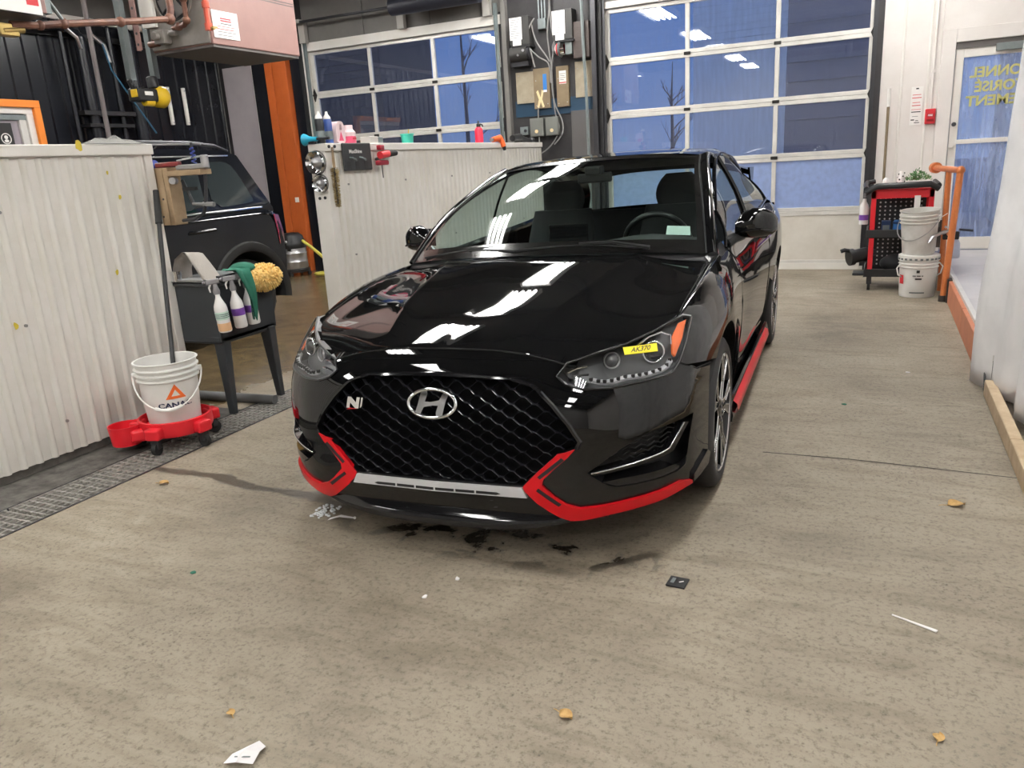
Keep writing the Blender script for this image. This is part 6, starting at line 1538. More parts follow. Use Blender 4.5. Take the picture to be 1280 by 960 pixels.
MB().lathe([(.0005, 0), (.04, 0), (.042, .01), (.042, .15), (.036, .18), (.018, .215), (.016, .24)], 20).build('body', 'bottle_clear', pb, smooth=50); MB().lathe([(.0425, .04), (.043, .045), (.043, .085), (.0425, .09)], 20).build('label_band', 'label_purple', pb); MB().cbox((0, -.01, .27), (.025, .07, .04)).build('spray_head', 'spray_grey', pb, bevel=.006)
MB().tube([(.0, .0, .26), (.05, .02, .31), (.10, .04, .33)], .006, n=6).build('hook', 'dark_steel', pb)
# black power tool hanging at the cart side, and foot plate
pt = thing('polisher', 'black polishing machine hanging on the lower side of the cart', 'tool', (-.16, 8.3, .22))
MB().cyl((-.02, -.05, .10), (.10, .02, .12), .065, n=18).cyl((-.06, -.07, .095), (-.02, -.05, .10), .08, n=18).build('body', 'black_plastic', pt); MB().tube([(-.06, -.08, .16), (-.10, -.1, .17), (-.13, -.11, .16)], .02, n=8).build('handle', 'black_plastic', pt)
MB().cyl((.10, .02, .12), (.17, .06, .13), .03).build('side_hanger', 'dark_steel', pt)
fp2 = thing('floor_board', 'flat dark board lying on the floor below the overhead door', 'board', (-.06, 9.25, .0)); MB().box(-.14, .16, -.1, .1, .004, .03).build('board', 'stand_plastic', fp2, smooth=0, bevel=.006); MB().box(-.10, -.06, -.06, .06, 0, .006).box(.08, .12, -.06, .06, 0, .006).build('pads', 'black_rubber', fp2, smooth=0)
# stacked buckets
b1 = bucket('white_pail', (.375, 7.98, 0), 'white pail with black printed emblem under the other pail', .142, .160, .37, rz=R(20), handle=False)
MB().lathe([(.166, .335), (.170, .34), (.170, .375), (.160, .38), (.0005, .378)], 36).build('lid', 'white_plastic', b1, smooth=40)
tb3 = MB()
for k in range(24): a = 2 * math.pi * k / 24; tb3.cbox((.1705 * math.cos(a), .1705 * math.sin(a), .345), (.006, .022, .016), Matrix.Rotation(a, 3, 'Z'))
tb3.build('lid_tabs', 'galv', b1, smooth=0)
def wrap_box(s0, s1, z0, z1, ang0, m, nm, par, r=.148, dep=.003):
    rows = [[((r + .02 * z / .37 + dep - .001) * math.cos(ang0 + s / r), (r + .02 * z / .37 + dep - .001) * math.sin(ang0 + s / r), z) for s in np.linspace(s0, s1, 5)] for z in (z0, z1)]
    MB().grid(rows).build(nm, m, par, smooth=60)
A0 = R(-90 - 20 - 2)
wrap_box(-.012, .012, .225, .25, A0, 'ink_black', 'square_emblem', b1)
for (s0, s1, z0, z1) in ((-.04, -.015, .195, .203), (-.008, .022, .195, .203), (.028, .04, .195, .203), (-.02, .03, .165, .178), (-.06, .06, .04, .052)): wrap_box(s0, s1, z0, z1, A0, 'ink_black' if z0 > .1 else 'galv', 'printed_line', b1)
wrap_box(-.17, -.12, .12, .20, A0, 'ink_red', 'red_diamond', b1)
for s_ in (-1, 1): MB().tube([(s_ * .168, -.02, .30), (s_ * .20, -.03, .26), (s_ * .185, -.03, .20), (s_ * .155, -.03, .18)], .006, n=6).build('side_loop', 'label_white', b1)
mat('pail_grey', (.66, .645, .615), .42, var=(.52, .50, .46), vscale=7)
b2_ = bucket('grey_white_pail', (.365, 7.98, .388), 'dirty white pail standing on top of the lidded pail', .130, .158, .385, m='pail_grey', rz=R(-30)); b2_.rotation_euler = (R(4), 0, R(-30))
MB().box(-.0, .002, -.03, .03, 0, .001)
# sprayers hanging on the railing
sg_ = thing('foam_gun', 'grey and black spray gun hanging on the orange railing', 'spray gun', (.54, 7.92, .34))
MB().lathe([(.0005, 0), (.05, 0), (.055, .02), (.05, .13), (.03, .17)], 18, (.10, .06, 0)).build('tank', mat('tank_blue', (.42, .46, .58), .3), sg_, smooth=50)
MB().cbox((.07, .04, .20), (.13, .05, .07)).build('body', 'black_plastic', sg_, bevel=.01)
MB().tube([(.05, .02, .24), (-.02, -.05, .23), (-.08, -.09, .20), (-.11, -.11, .15)], [.018, .016, .014, .012], n=8).build('grip_lever', 'steel', sg_)
MB().cyl((.13, .05, .25), (.24, .08, .235), .010).build('nozzle', 'dark_steel', sg_)
MB().tube([(.06, .03, .26), (.02, .02, .28), (.03, .14, .26)], .008, n=6).build('hook', 'steel', sg_)
cd_ = thing('clipboard', 'dark card hanging beside the pails', 'card', (.49, 8.02, .42)); MB().cbox((0, 0, .13), (.09, .006, .24)).build('card', mat('card_dark', (.09, .08, .075), .6), cd_, smooth=0); MB().cbox((.0, -.005, .215), (.06, .004, .05)).build('clip', 'galv', cd_, smooth=0); MB().cyl((.0, 0, .25), (.09, .1, .30), .003, n=5).build('string', 'label_white', cd_)
# wall items
sgn = thing('wall_notice', 'white paper notice with pink lines taped to the white wall', 'notice', (.31, YB - .002, 1.52)); 
label_sheet(Matrix.Translation((0, -.002, .19)) @ FACE_Y, .11, .38, sgn, [(.78, .12, .85, .015, 'ink_red'), (.70, .1, .9, .02, 'ink_red'), (.58, .15, .8, .015, 'ink_red'), (.5, .12, .85, .02, 'ink_red'), (.40, .1, .9, .012, 'ink_red'), (.33, .1, .9, .025, 'ink_black'), (.22, .2, .7, .01, 'ink_black'), (.12, .1, .4, .03, 'ink_black'), (.10, .5, .75, .02, 'ink_black'), (.05, .4, .85, .02, 'ink_black'), (.93, .38, .62, .035, 'ink_black')], 'sheet')
fa = thing('fire_alarm_pull', 'red fire alarm pull box on the white wall', 'alarm box', (.445, YB - .001, 1.52))
mat('alarm_red', (.55, .02, .03), .35)
MB().box(-.048, .048, -.05, 0, 0, .15).build('box', 'alarm_red', fa, smooth=0, bevel=.008); MB().box(-.03, .03, -.056, -.05, .03, .10).build('front_plate', mat('alarm_dark', (.35, .015, .02), .4), fa, smooth=0, bevel=.003); MB().box(-.03, .03, -.066, -.055, .045, .065).build('pull_bar', 'alarm_red', fa, smooth=0, bevel=.003)
me = text_mesh('FIRE', .024, .0004, .0008); me.transform(Matrix.Translation((0, -.0565, .085)) @ FACE_Y); link('lettering', me, 'label_white', fa, smooth=0)
MB().cyl((0, -.012, .15), (0, -.012, 2.3), .009, n=8).build('conduit', 'wall_white', fa)
for z in (.5, 1.4): MB().box(-.018, .018, -.022, 0, z, z + .03).build('conduit_clip', 'wall_white', fa, smooth=0)
bm_ = thing('wooden_pole', 'brown wooden pole leaning in the door corner', 'pole', (.05, YB - .10, 0)); MB().cyl((0, 0, 0), (-.005, .04, 1.72), .014, n=10).build('shaft', 'plywood', bm_); MB().cyl((-.005, .04, 1.72), (-.006, .043, 1.9), .018, n=10).build('tip', 'white_plastic', bm_)
ex = thing('wall_box', 'white box mounted high on the wall over the personnel door', 'box', (1.0, YB - .001, 2.83)); MB().box(-.16, .35, -.08, 0, 0, .18).build('case', 'wall_white', ex, smooth=0, bevel=.01); MB().box(-.13, .32, -.084, -.08, .03, .15).build('cover', 'white_metal', ex, smooth=0, bevel=.004)
# ================================================================== things on and around the far partition
LZ = 1.61; LX = XP - .07
def spray_can(y, m, lab, capm='label_white'):
    t = thing('spray_can', lab, 'spray can', (LX, y, LZ))
    MB().lathe([(.0005, 0), (.032, 0), (.033, .004), (.033, .17), (.028, .182)], 20).build('can', m, t, smooth=40)
    MB().lathe([(.029, .18), (.027, .195), (.012, .215), (.009, .235), (.0005, .237)], 16).build('nozzle_cap', capm, t, smooth=40)
    MB().lathe([(.0334, .03), (.0336, .032), (.0336, .09), (.0334, .092)], 20).build('label_band', 'galv', t)
mat('can_black', (.02, .022, .025), .3, metal=.3); mat('can_blue', (.03, .07, .26), .3)
spray_can(5.06, 'can_black', 'black spray can with white nozzle at the end of the ledge')
spray_can(5.16, 'can_blue', 'blue spray can with white nozzle beside the black one')
mat('jug_white', (.80, .62, .64), .35); mat('jug_pink', (.75, .10, .20), .35)
jg = thing('pink_jug', 'white detergent jug with handle and pink label on the ledge', 'jug', (LX, 5.27, LZ))
P_ = smooth_poly([(-.055, 0), (.055, 0), (.058, .10), (.04, .155), (.02, .165), (-.02, .165), (-.045, .14), (-.058, .09)], 1); Pi = [(-.012, .10), (.02, .10), (.016, .14), (-.004, .145)]
V2, F2 = tri_region(P_, [Pi], .03); mb = MB(); mb.add([(.035, y, z) for y, z in V2], F2); mb.add([(-.035, y, z) for y, z in V2], [tuple(reversed(f)) for f in F2])
for Q in (resample(P_, .03), resample(Pi, .03)): n_ = len(Q); mb.add([(.035, y, z) for y, z in Q] + [(-.035, y, z) for y, z in Q], [(i, (i + 1) % n_, n_ + (i + 1) % n_, n_ + i) for i in range(n_)])
mb.build('body', 'jug_white', jg, smooth=50); MB().prism([(.0355, -.03, .02), (.0355, .03, .02), (.0355, .0, .09)], (.001, 0, 0)).build('pink_label', 'jug_pink', jg, smooth=0)
jg2 = thing('pink_bottle', 'pink capped bottle half full of pink liquid beside the jug', 'bottle', (LX, 5.42, LZ))
MB().lathe([(.0005, 0), (.052, 0), (.055, .008), (.055, .055)], 20).build('liquid', 'jug_pink', jg2, smooth=40); MB().lathe([(.055, .055), (.055, .085), (.042, .10), (.036, .11), (.036, .14), (.0005, .142)], 20).build('upper', 'jug_white', jg2, smooth=40)
MB().box(-.0, .056, -.02, .02, .03, .045).build('label_print', 'ink_red', jg2, smooth=0)
tb4 = thing('parts_tray', 'translucent grey parts box on the ledge past the pink bottle', 'box', (LX, 5.70, LZ)); MB().box(-.05, .05, -.06, .06, 0, .055).build('tub', mat('tub_grey', (.55, .53, .50), .4), tb4, smooth=0, bevel=.006); MB().box(-.052, .052, .062, .13, 0, .05).build('second_bin', 'galv', tb4, smooth=0, bevel=.006)
tc_ = thing('teal_cup', 'small teal plastic cup on the ledge', 'cup', (LX, 6.30, LZ)); MB().lathe([(.0005, 0), (.05, 0), (.058, .075), (.062, .078), (.055, .078), (.046, .006), (.0005, .006)], 24).build('cup', mat('teal', (.06, .50, .38), .4), tc_, smooth=40); MB().lathe([(.06, .070), (.064, .072), (.064, .080), (.06, .082)], 24).build('rim', 'teal', tc_); MB().cyl((.0, .0, .01), (.01, .02, .12), .004, n=6).build('stirrer', 'yellow_plastic', tc_)
rb = thing('red_bottle', 'red squeeze bottle with black cap on the ledge', 'bottle', (LX, 7.74, LZ)); MB().lathe([(.0005, 0), (.042, 0), (.044, .01), (.044, .13), (.034, .15), (.016, .165)], 20).build('body', mat('bottle_red', (.75, .03, .07), .35), rb, smooth=45); MB().lathe([(.022, .16), (.022, .19), (.010, .20), (.008, .225), (.0005, .227)], 14).build('cap', 'black_plastic', rb); MB().tube([(.02, 0, .19), (.045, 0, .18), (.05, 0, .16)], .008, n=6).build('trigger', 'black_plastic', rb)
hg = thing('heat_gun', 'orange heat gun lying with its nozzle over the ledge', 'tool', (LX + .03, 8.10, LZ)); mat('gun_orange', (.85, .14, .03), .4)
MB().cyl((.02, -.14, .03), (.04, .0, .045), .028, .036, n=14).build('barrel', 'gun_orange', hg); MB().tube([(.04, .0, .045), (.06, .01, .0), (.075, .02, -.045)], [.036, .032, .026], n=10).build('grip', 'gun_orange', hg); MB().cyl((.075, .02, -.045), (.082, .025, -.085), .024, .015, n=12).build('butt', 'black_plastic', hg); MB().cyl((.02, -.14, .03), (.015, -.17, .028), .02, n=12).build('nozzle', 'steel', hg)
# cables / black tool further along the ledge
bt = thing('black_drill', 'black power tool lying on the far end of the ledge', 'tool', (LX, 8.75, LZ)); MB().cyl((0, -.16, .05), (0, .05, .06), .035, .045, n=14).cyl((0, .05, .06), (.02, .30, .02), .03, .025, n=12).build('body', 'black_plastic', bt); MB().sphere((.03, .34, .02), .045, 12, 8).build('battery', 'black_plastic', bt)
# board, polisher, lamps, brush on the partition
bd = thing('tool_holder', 'black wall mounted tool holder board with lettering on the partition', 'tool holder', (XP + .01, 5.37, 1.40))
MB().box(.005, .022, -.19, .19, 0, .21).build('board', mat('board_black', (.03, .032, .033), .5), bd, smooth=0, bevel=.012)
me = text_mesh('MaxShine', .05, .0006, .001); xs = [v.co.x for v in me.vertices]; me.transform(Matrix.Translation((.0235, -.03, .145)) @ FACE_X @ Matrix.Diagonal((.17 / (max(xs) - min(xs)), .8, 1, 1))); link('lettering', me, 'label_white', bd, smooth=0)
for y in (-.11, .02): MB().tube([(.02, y, .10), (.05, y, .095), (.055, y + .03, .085), (.05, y + .04, .075)], .008, n=6).build('hook', 'galv', bd)
for y in (-.13, -.02, .1): MB().box(.022, .024, y - .025, y + .025, .01, .07).build('slot', 'ink_black', bd, smooth=0)
po = thing('red_polisher', 'red and black polishing machine hung at the side of the black board', 'tool', (XP + .05, 5.63, 1.45)); mat('tool_crimson', (.28, .015, .03), .4)
MB().box(0, .05, -.06, .08, -.02, .02).build('pad_arm', 'tool_crimson', po, bevel=.012); MB().cyl((.03, -.02, .06), (.03, .10, .07), .03, .028, n=14).build('neck', 'ink_red', po); MB().cyl((.03, .10, .07), (.03, .22, .075), .028, .022, n=14).build('grip', 'black_rubber', po); MB().box(.0, .05, -.02, .03, .10, .14).build('upper_block', 'tool_crimson', po, bevel=.008); MB().cyl((.02, .01, -.02), (.02, .012, -.12), .004, n=6).cyl((-.03, .0, .03), (.02, 0, .04), .012, n=8).build('cord', 'black_plastic', po)
qn = Matrix.Rotation(R(90), 3, 'X')
YE = 5.0 - .004
def chrome_lamp(z, r, x, lab):
    t = thing('chrome_lamp', lab, 'lamp', (x, YE, z))
    MB().lathe([(r * .72, .0), (r, .012), (r * 1.02, .030), (r * .93, .040), (r * .82, .030), (r * .60, .010), (r * .40, .006)], 32, (0, 0, 0), qn).build('rim', 'chrome', t, smooth=60)
    MB().lathe([(r * .45, .006), (r * .42, .030), (r * .25, .045), (.0005, .048)], 24, (0, 0, 0), qn).build('centre', 'steel', t, smooth=60)
    MB().lathe([(r * .99, .0), (r * 1.05, .004), (r * 1.05, .012)], 32, (0, 0, 0), qn).build('back_ring', 'dark_steel', t)
chrome_lamp(1.475, .085, -3.885, 'larger round chrome lamp on the partition end')
chrome_lamp(1.32, .065, -3.865, 'smaller round chrome lamp below the larger one')
for (x, z) in ((-3.90, 1.21), (-3.85, 1.212)): MB().cyl((x, 5.002, z), (x, 4.994, z), .012, n=10).build('bolt', 'dark_steel', pw2)
hn = thing('air_horn', 'turquoise horn nozzle lying across the partition end', 'nozzle', (-3.93, 5.03, LZ)); mat('turquoise', (.02, .35, .52), .35)
MB().lathe([(.045, 0), (.042, .01), (.024, .045), (.018, .09), (.016, .12)], 18, (-.05, -.03, .035), Matrix(((0, 0, 1), (0, 1, 0), (-1, 0, 0)))).build('bell', 'turquoise', hn, smooth=50); MB().cyl((.07, -.03, .035), (.18, -.03, .035), .010, n=8).build('tube', 'dark_steel', hn); MB().cbox((.02, -.03, .01), (.05, .03, .02)).build('foot', 'dark_steel', hn)
br_ = thing('hanging_brush', 'tan bristle brush with wooden handle hanging on the partition', 'brush', (XP + .02, 5.06, 1.14)); mat('bristle', (.34, .25, .11), .9, bump=.6, bscale=120)
MB().cyl((.0, 0, .29), (0, .005, .44), .012, .008, n=10).build('handle', 'wood', br_); MB().cyl((0, 0, .02), (0, 0, .30), .008, n=8).build('twisted_wire', 'dark_steel', br_)
rd = random.Random(2); bb_ = MB()
for k in range(900):
    z = .0 + .29 * rd.random(); a = rd.uniform(0, 6.28); L = .036 * (1 - .35 * (1 - z / .29)); d = Vector((math.cos(a), math.sin(a), rd.uniform(-.3, .15)))
    s_ = d.orthogonal().normalized() * .0025; p = Vector((0, 0, z)); bb_.add([p - s_, p + s_, p + d * L + s_ * .4, p + d * L - s_ * .4], [(0, 1, 2, 3)])
tag(bb_.build('bristles', 'bristle', br_, smooth=0, fix=False), kind='stuff'); MB().cyl((-.03, .0, .425), (.02, .0, .425), .004, n=6).build('hook', 'steel', br_)
for y in (5.03, 5.10): MB().cyl((XP + .012, y, 1.585), (XP + .022, y, 1.585), .012, n=10).build('hook_plate', 'dark_steel', pw2)
# ================================================================== door operators and boxes on the pier
def eb(nm, lab, cat, x0, x1, z0, z1, d, m, y=YB): 
    t = thing(nm, lab, cat, ((x0 + x1) / 2, y, z0)); MB().box(x0 - (x0 + x1) / 2, x1 - (x0 + x1) / 2, -d, 0, 0, z1 - z0).build('case', m, t, smooth=0, bevel=.005); return t
mat('op_grey', (.045, .044, .042), .5, metal=.3)
def operator(x0, x1, z0, z1, lab, label_m='label_white'):
    t = eb('door_operator', lab, 'door operator', x0, x1 + .09, z0, z1, .16, 'op_grey'); w = x1 - x0; c = (x0 + x1 + .09) / 2
    MB().box(x0 - c, x1 - c, -.165, -.16, .06, z1 - z0 - .01).box(x0 - c + .035, x1 - c - .015, -.165, -.16, -.01 + .0, .06).build('instruction_label', label_m, t, smooth=0)
    for k in range(9): MB().box(x0 - c + .012, x0 - c + w * (.6 + .3 * ((k * 7) % 3) / 2), -.1665, -.165, .08 + k * .025, .086 + k * .025).build('printed_line', 'galv', t, smooth=0)
    MB().box(-w / 2 - .02, w / 2 + .06, -.17, 0, -.03, -.005).build('base_flange', 'black_plastic', t, smooth=0)
    return t
o1_ = operator(-4.22, -4.06, 2.77, 3.09, 'grey door operator with long white instruction label, beside the left overhead door'); o2_ = operator(-3.66, -3.50, 2.77, 3.10, 'grey door operator with bright white label, above the red beacon')
mo = thing('operator_motor', 'dark cylindrical motor below the grey door operator', 'motor', (-4.13, YB, 2.55)); MB().cyl((-.10, -.12, .12), (.12, -.12, .12), .085, n=22).build('barrel', 'op_grey', mo); MB().cyl((.12, -.12, .12), (.15, -.12, .12), .07, n=22).build('end_bell', 'dark_steel', mo); MB().box(-.10, .12, -.12, 0, -.02, .10).build('mount', 'dark_steel', mo, smooth=0); MB().cyl((.02, -.20, .1), (.02, -.215, .1), .012).cyl((.09, -.195, .15), (.09, -.21, .15), .016).build('bolt', 'steel', mo)
be = thing('beacon', 'red and white beacon lamp on a grey box', 'beacon', (-3.60, YB, 2.60)); MB().box(.08, .17, -.14, 0, 0, .17).build('box', 'galv', be, smooth=0, bevel=.006); qy_ = Matrix(((0, 0, 1), (1, 0, 0), (0, 1, 0)))
MB().lathe([(.07, -.0), (.07, .03), (.06, .05)], 20, (-.02, -.12, .07), qy_).build('red_lens', 'alarm_red', be); MB().lathe([(.075, .05), (.075, .10)], 20, (-.02, -.12, .07), qy_).build('chrome_ring', 'chrome', be); MB().lathe([(.0005, -.02), (.05, -.018), (.07, .0)], 20, (-.02, -.12, .07), qy_).build('white_dome', 'label_white', be); MB().lathe([(.08, .02), (.095, .04), (.08, .05)], 20, (-.02, -.12, .07), qy_).build('guard_ring', 'galv', be)
bx = eb('brown_box', 'brown ribbed steel box between operator and right overhead door', 'electrical box', -3.42, -3.22, 2.55, 2.95, .12, mat('brown_box', (.06, .045, .04), .5)); 
for k in range(7): MB().box(-.07, .07, -.124, -.12, .05 + k * .045, .065 + k * .045).build('rib', 'brown_box', bx, smooth=0)
t = eb('junction_box', 'small square grey junction box with conduits', 'electrical box', -3.89, -3.79, 2.93, 3.05, .06, 'galv'); MB().box(-.044, .044, -.064, -.06, .006, .114).build('cover', 'galv', t, smooth=0, bevel=.003)
for x in (-3.88, -3.84, -3.80): tag(MB().cyl((x, YB - .03, 3.05), (x, YB - .03, ZC), .010, n=8).build('conduit', 'galv'), 'thin grey conduit rising from the junction box', 'conduit', 'conduits above the junction box')
for (nm, x0, x1, z0, z1, d, m, lab) in (('pale_board', -4.23, -3.99, 2.10, 2.47, .03, 'board_pale', 'pale weathered plywood board on the dark pier beside the left overhead door'), ('brown_board', -3.985, -3.77, 2.02, 2.49, .05, 'plywood', 'brown plywood board with a blue sticker on the pier'), ('brown_board', -3.68, -3.52, 2.02, 2.49, .05, 'plywood', 'brown plywood board with a white notice on the pier'), ('pale_board', -3.44, -3.22, 2.11, 2.52, .03, 'board_pale', 'pale plywood board next to the right overhead door track')):
    t = thing(nm, lab, 'board', ((x0 + x1) / 2, YB, z0)); MB().box(-(x1 - x0) / 2, (x1 - x0) / 2, -d, 0, 0, z1 - z0).build('board', m, t, smooth=0, bevel=.003)
    for (sx, z) in ((-.35, .04), (.35, .05), (-.35, .33)): MB().cyl((sx * (x1 - x0), -d - .004, z), (sx * (x1 - x0), -d, z), .007, n=8).build('screw', 'screw', t)
    if 'blue sticker' in lab: MB().box(.02, .07, -d - .002, -d, .19, .40).build('blue_sticker', 'blue_box', t, smooth=0); MB().box(.022, .068, -d - .0025, -d, .19, .215).build('sticker_band', 'label_white', t, smooth=0); MB().prism([(x, -d - .002, z) for x, z in ((-.07, .02), (-.045, .11), (-.075, .20), (-.05, .22), (-.02, .13), (.0, .22), (.025, .20), (.0, .11), (.03, .02), (.005, .01), (-.02, .08), (-.045, .01))], (0, .0018, 0)).build('peeled_patch', mat('peel', (.72, .58, .33), .8), t, smooth=0)
    if 'white notice' in lab: label_sheet(Matrix.Translation((.005, -d - .0005, .34)) @ FACE_Y, .09, .15, t, [(.05, .0, 1, .08, 'ink_red'), (.75, .1, .9, .03, 'ink_black'), (.6, .1, .8, .03, 'ink_black'), (.45, .1, .9, .03, 'ink_black'), (.3, .1, .7, .03, 'ink_black')], 'notice')
t8 = struct('trim_8')
MB().box(-4.26, -3.18, YB - .012, YB, 1.94, 2.13).build('blue_band', mat('band_blue', (.008, .035, .07), .5), t8, smooth=0)
for (x0, x1, lab) in ((-4.04, -3.86, 'pale green steel box on the pier, the one nearer the left overhead door'), (-3.83, -3.66, 'grey steel box on the pier with cables in front')):
    t = eb('control_box', lab, 'electrical box', x0, x1, 1.69, 1.91, .10, mat('box_grey', (.16, .165, .15), .5, metal=.2)); MB().box(-.07, .07, -.104, -.10, .01, .20).build('cover', 'box_grey', t, smooth=0, bevel=.003); MB().cyl((0, -.104, .06), (0, -.115, .06), .022, n=12).build('yellow_tag', 'peel', t)
t = eb('outlet_box', 'small grey outlet box low on the pier above the ledge', 'electrical box', -4.20, -4.09, 1.72, 1.82, .05, 'galv'); MB().cyl((.02, -.05, .05), (.02, -.06, .05), .02).build('socket', 'dark_steel', t)
pcol = MB().box(-3.50, -3.20, YB - .06, YB, 0, 1.96).build('steel_cover', mat('cover_grey', (.11, .105, .105), .4, metal=.4), t8, smooth=0, bevel=.004)
for x, m in ((-4.34, 'grey_wall'), (-3.18, 'dark_steel')): MB().box(x - .03, x + .03, YB - .08, YB, 0, 3.6).build('track_angle', m, t8, smooth=0)
cbl = [[(-3.72, 3.9), (-3.72, 3.2), (-3.76, 2.9), (-3.74, 2.6), (-3.72, 2.3), (-3.70, 1.95), (-3.66, 1.75), (-3.80, 1.55), (-4.0, 1.45)], [(-3.70, 3.9), (-3.70, 3.0), (-3.66, 2.75), (-3.71, 2.5), (-3.70, 2.1), (-3.62, 1.9), (-3.60, 1.72), (-3.72, 1.58)], [(-4.22, 2.78), (-4.10, 2.74), (-3.98, 2.71), (-3.85, 2.6), (-3.74, 2.52), (-3.72, 2.3)], [(-3.68, 2.62), (-3.70, 2.72), (-3.64, 2.80), (-3.56, 2.80)], [(-3.95, 2.99), (-3.90, 2.8), (-3.80, 2.65), (-3.74, 2.55)], [(-3.90, 3.05), (-3.99, 2.9), (-3.97, 2.7), (-3.92, 2.5)], [(-3.92, 2.02), (-3.93, 1.95), (-3.93, 1.55), (-3.90, 1.2)], [(-3.30, 3.9), (-3.29, 3.2), (-3.28, 2.6), (-3.26, 2.0), (-3.25, .6)]]
labs = ['grey cable looping down past the control boxes', 'second grey cable looping down the pier', 'cable sagging from the left door operator', 'short cable bent around the beacon', 'cable slanting from the junction box', 'cable curling beside the door operator', 'cable hanging down over the green box', 'thick conduit down the edge of the pier']
for k, P in enumerate(cbl):
    sx_ = spl(range(len(P)), [(x, z) for x, z in P]); pts = [(float(sx_(t)[0]), YB - (.15 if k == 7 else .075 + .03 * (k % 3)), float(sx_(t)[1])) for t in np.linspace(0, len(P) - 1, len(P) * 4)]
    tag(MB().tube(pts, .009 if k < 7 else .02, n=6).build('cable', mat('cable_grey', (.20, .195, .19), .5) if k != 7 else 'galv'), labs[k], 'cable')
# ================================================================== litter on the floor
mat('dry_leaf', (.52, .34, .13), .8, var=(.38, .22, .08), vscale=60); mat('paper_white', (.80, .78, .78), .7)
def leaf(x, y, s, rz, lab, m='dry_leaf'):
    t = thing('dry_leaf', lab, 'leaf', (x, y, .002), R(rz)); rows = []
    for i in range(9):
        a = i / 8; w = math.sin(math.pi * min(1, a * 1.02)) ** .7 * .42; rows.append([(s * (a - .5), s * w * j, s * (.16 * abs(j) ** 1.5 + .10 * math.sin(3 * a + j))) for j in (-1, -.5, 0, .5, 1)])
    mb = MB(); mb.grid(rows); mb.build('blade', m, t, smooth=180); MB().tube([(s * -.5, 0, .002), (s * -.8, s * .03, .003), (s * -1.0, 0, .002)], .0012, n=5).build('stem', 'dry_leaf', t)
leaf(.35, 3.22, .065, 20, 'folded yellow dry leaf lying near the wood plank'); leaf(-.65, 1.575, .042, -20, 'tan dry leaf lying in front of the car'); leaf(-1.50, 1.275, .028, 150, 'small curled leaf near the paper scrap'); leaf(.21, 1.81, .032, 80, 'small brown leaf on the open floor beyond the white strip', 'dry_leaf'); leaf(-3.03, 2.44, .05, 10, 'pale dry leaf on the damp streak by the drain')
pp = thing('paper_scrap', 'torn white paper scrap lying folded on the floor', 'paper', (-1.345, 1.165, .003), R(20)); mb = MB(); mb.grid([[(-.045, -.03, .004), (-.01, -.035, .012), (.03, -.03, .003)], [(-.035, .0, .006), (.0, .0, .02), (.035, .005, .010)], [(.0, .035, .004), (.02, .04, .012), (.04, .03, .003)]]); mb.build('sheet', 'paper_white', pp, smooth=0); MB().box(-.02, .02, -.02, -.016, .0135, .0142).build('pencil_line', 'galv', pp, smooth=0)
ps_ = thing('paper_strip', 'thin white paper strip on the floor right of the black square', 'paper strip', (.175, 2.305, .002)); mb = MB(); mb.prism([(-.06, .027, 0), (.055, -.028, 0), (.06, -.018, 0), (-.058, .030, 0)], (0, 0, .003)); mb.build('strip', 'paper_white', ps_, smooth=0)
bs2 = thing('floor_tag', 'small black square plate lying on the concrete floor', 'plate', (-.53, 2.315, .0), R(-4)); MB().box(-.032, .032, -.032, .032, .001, .006).build('plate', 'black_plastic', bs2, smooth=0, bevel=.001); MB().box(-.022, -.010, -.012, .02, .006, .0068).build('print', 'galv', bs2, smooth=0); MB().cbox((.012, .004, .0063), (.016, .004, .001), Matrix.Rotation(R(40), 3, 'Z')).build('scratch', 'label_white', bs2, smooth=0)
fm = thing('foam_puddle', 'small blob of white soap foam under the left front corner of the car', 'foam', (-2.06, 2.42, .0)); rd = random.Random(6); mb = MB()
for k in range(60): a = rd.uniform(0, 6.28); r = .055 * math.sqrt(rd.random()); mb.sphere((r * math.cos(a), r * 1.3 * math.sin(a), .004), rd.uniform(.003, .009), 7, 4, (1, 1, .6))
tag(mb.build('bubbles', mat('foam_white', (.7, .72, .74), .2), fm, smooth=60), kind='stuff')
pw_ = thing('wet_paper', 'crumpled wet white strip in front of the car nose', 'paper', (-1.95, 2.37, .002), R(12)); mb = MB(); mb.grid([[(-.05, -.012, .001), (0, .0, .012), (.06, .012, .002)], [(-.045, .006, .004), (0, .018, .014), (.06, .022, .003)]]); mb.build('strip', 'paper_white', pw_, smooth=60); MB().sphere((.06, .017, .003), .006, 8, 5).build('curl', 'paper_white', pw_)
rd = random.Random(12)
for (x, y, c, lab) in ((-2.21, 1.83, 'cloth_green', 'tiny green plastic crumb on the floor'), (-1.30, 1.96, 'paper_white', 'tiny white paper crumb on the floor in front of the grille'), (-1.25, 2.10, 'paper_white', 'tiny white crumb near the wet patch'), (-.10, 4.45, 'cloth_green', 'tiny green crumb beside the car flank'), (.23, 5.2, 'paper_white', 'tiny white crumb on the floor near the orange board')):
    tag(MB().prism([(x + .012 * math.cos(a) * (.5 + rd.random()), y + .010 * math.sin(a) * (.5 + rd.random()), .0005) for a in np.linspace(0, 5.2, 6)], (0, 0, .004)).build('crumb', c, smooth=0), lab, 'crumb')
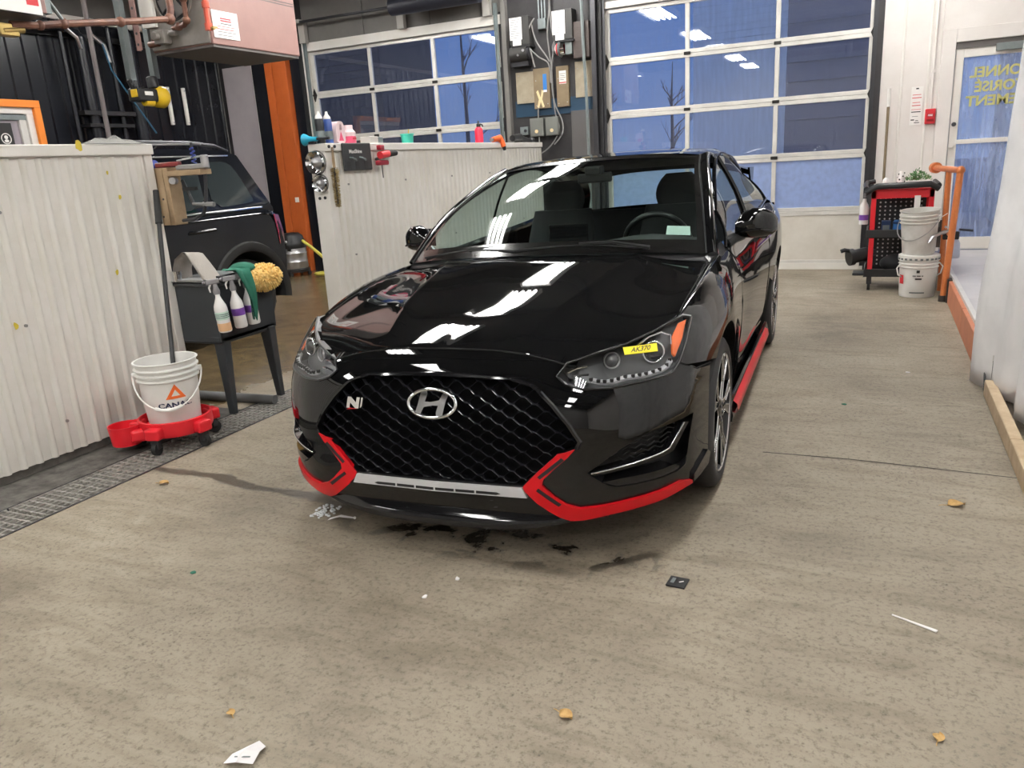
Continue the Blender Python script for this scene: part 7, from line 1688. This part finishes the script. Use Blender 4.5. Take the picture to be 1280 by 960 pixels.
# ------------------------------------------------------------------ outside, seen through the doors
tag(MB().box(-45, 30, YB + .16, 60, -.2, -.04).build('ground', mat('asphalt', (.45, .45, .50), .8, var=(.30, .30, .34), vscale=2), smooth=0), kind='structure')
mat('siding_navy', (.030, .034, .058), .6)
mat('siding_blue', (.80, .88, .98), .6)
mat('siding_grey', (.16, .155, .21), .7)
def siding(name, x0, x1, y, z0, z1, m, label, step=.16):
    b = thing(name, label, 'building', ((x0 + x1) / 2, y, 0))
    MB().box(x0, x1, y + .03, y + 3, 0, z1).build('wall', m, b, smooth=0, org=b.location)
    n = int((z1 - z0) / step)
    sm = MB().add([(x0 - b.location.x, .03, 0), (x1 - b.location.x, .03, 0), (x1 - b.location.x, -.02, 0), (x0 - b.location.x, -.02, 0), (x0 - b.location.x, .02, step), (x1 - b.location.x, .02, step)],
                  [(0, 1, 2, 3), (3, 2, 5, 4)]).mesh('siding_board')
    for i in range(n):
        o = link('siding_board', sm, m, b, smooth=0); o.location = (0, 0, z0 + i * step)
    return b
siding('neighbour_building', -24, -13.0, 20, 0, 6.4, 'siding_navy', 'dark navy clad building behind the left overhead door', .2)
siding('neighbour_building', -3.35, -1.55, 16, 3.25, 6.6, 'siding_blue', 'pale blue clad building behind the right overhead door', .12)
siding('neighbour_building', -1.5, .75, 14.5, 0, 5.6, 'siding_grey', 'grey violet clad building beside the pale blue one', .3)
siding('neighbour_building', 1.72, 4.5, 13.2, 0, 4.2, 'siding_blue', 'pale blue clad building behind the glazed personnel door', .14)
mat('bark_hazed', (.10, .10, .14), .9)  # bark colour lightened and blued to imitate haze in the air
def bare_tree(x, y, h, seed):
    t = thing('bare_tree', 'bare leafless tree standing outside the overhead doors', 'tree', (x, y, -.04), 0, 'bare trees outside')
    rd = random.Random(seed); tr = MB(); br = MB()
    tr.tube([(0, 0, 0), (.05, 0, h * .4), (0, .05, h * .75), (.05, 0, h)], [.10, .075, .04, .01], n=6)
    def branch(p, d, L, r, dep):
        q = p + d * L; br.tube([p, p + d * L * .5 + Vector((0, 0, L * .04)), q], [r, r * .75, r * .4], n=4)
        if dep:
            for _ in range(3):
                nd = (d + Vector((rd.uniform(-.6, .6), rd.uniform(-.6, .6), rd.uniform(-.1, .6)))).normalized()
                branch(p + d * L * rd.uniform(.4, .95), nd, L * .62, r * .5, dep - 1)
    for i in range(9):
        a = rd.uniform(0, 6.28); z = h * rd.uniform(.25, .9)
        branch(Vector((0, 0, z)), Vector((math.cos(a), math.sin(a), .8)).normalized(), h * .28 * (1.1 - z / h), .03, 2)
    tr.build('trunk', 'bark_hazed', t); br.build('branches', 'bark_hazed', t)
bare_tree(-14.0, 27, 7.5, 1); bare_tree(-12.5, 31, 7.0, 2); bare_tree(-8.6, 26, 4.6, 3); bare_tree(-6.6, 28, 4.4, 4)

fl_ = thing('flood_light', 'outdoor floodlight mounted above the right overhead door', 'flood light', (-2.3, 9.95, 3.75))
MB().box(-.2, .2, -.13, 0, -.08, .10).build('housing', 'dark_steel', fl_, smooth=0, bevel=.01)
MB().box(-.17, .17, 0, .008, -.06, .08).build('lens', mat('flood_lens', (1, 1, 1), .5, emit=(.72, .84, 1.0), es=420), fl_, smooth=0)
MB().box(-.02, .02, -.2, -.12, -.02, .02).build('bracket', 'dark_steel', fl_, smooth=0)
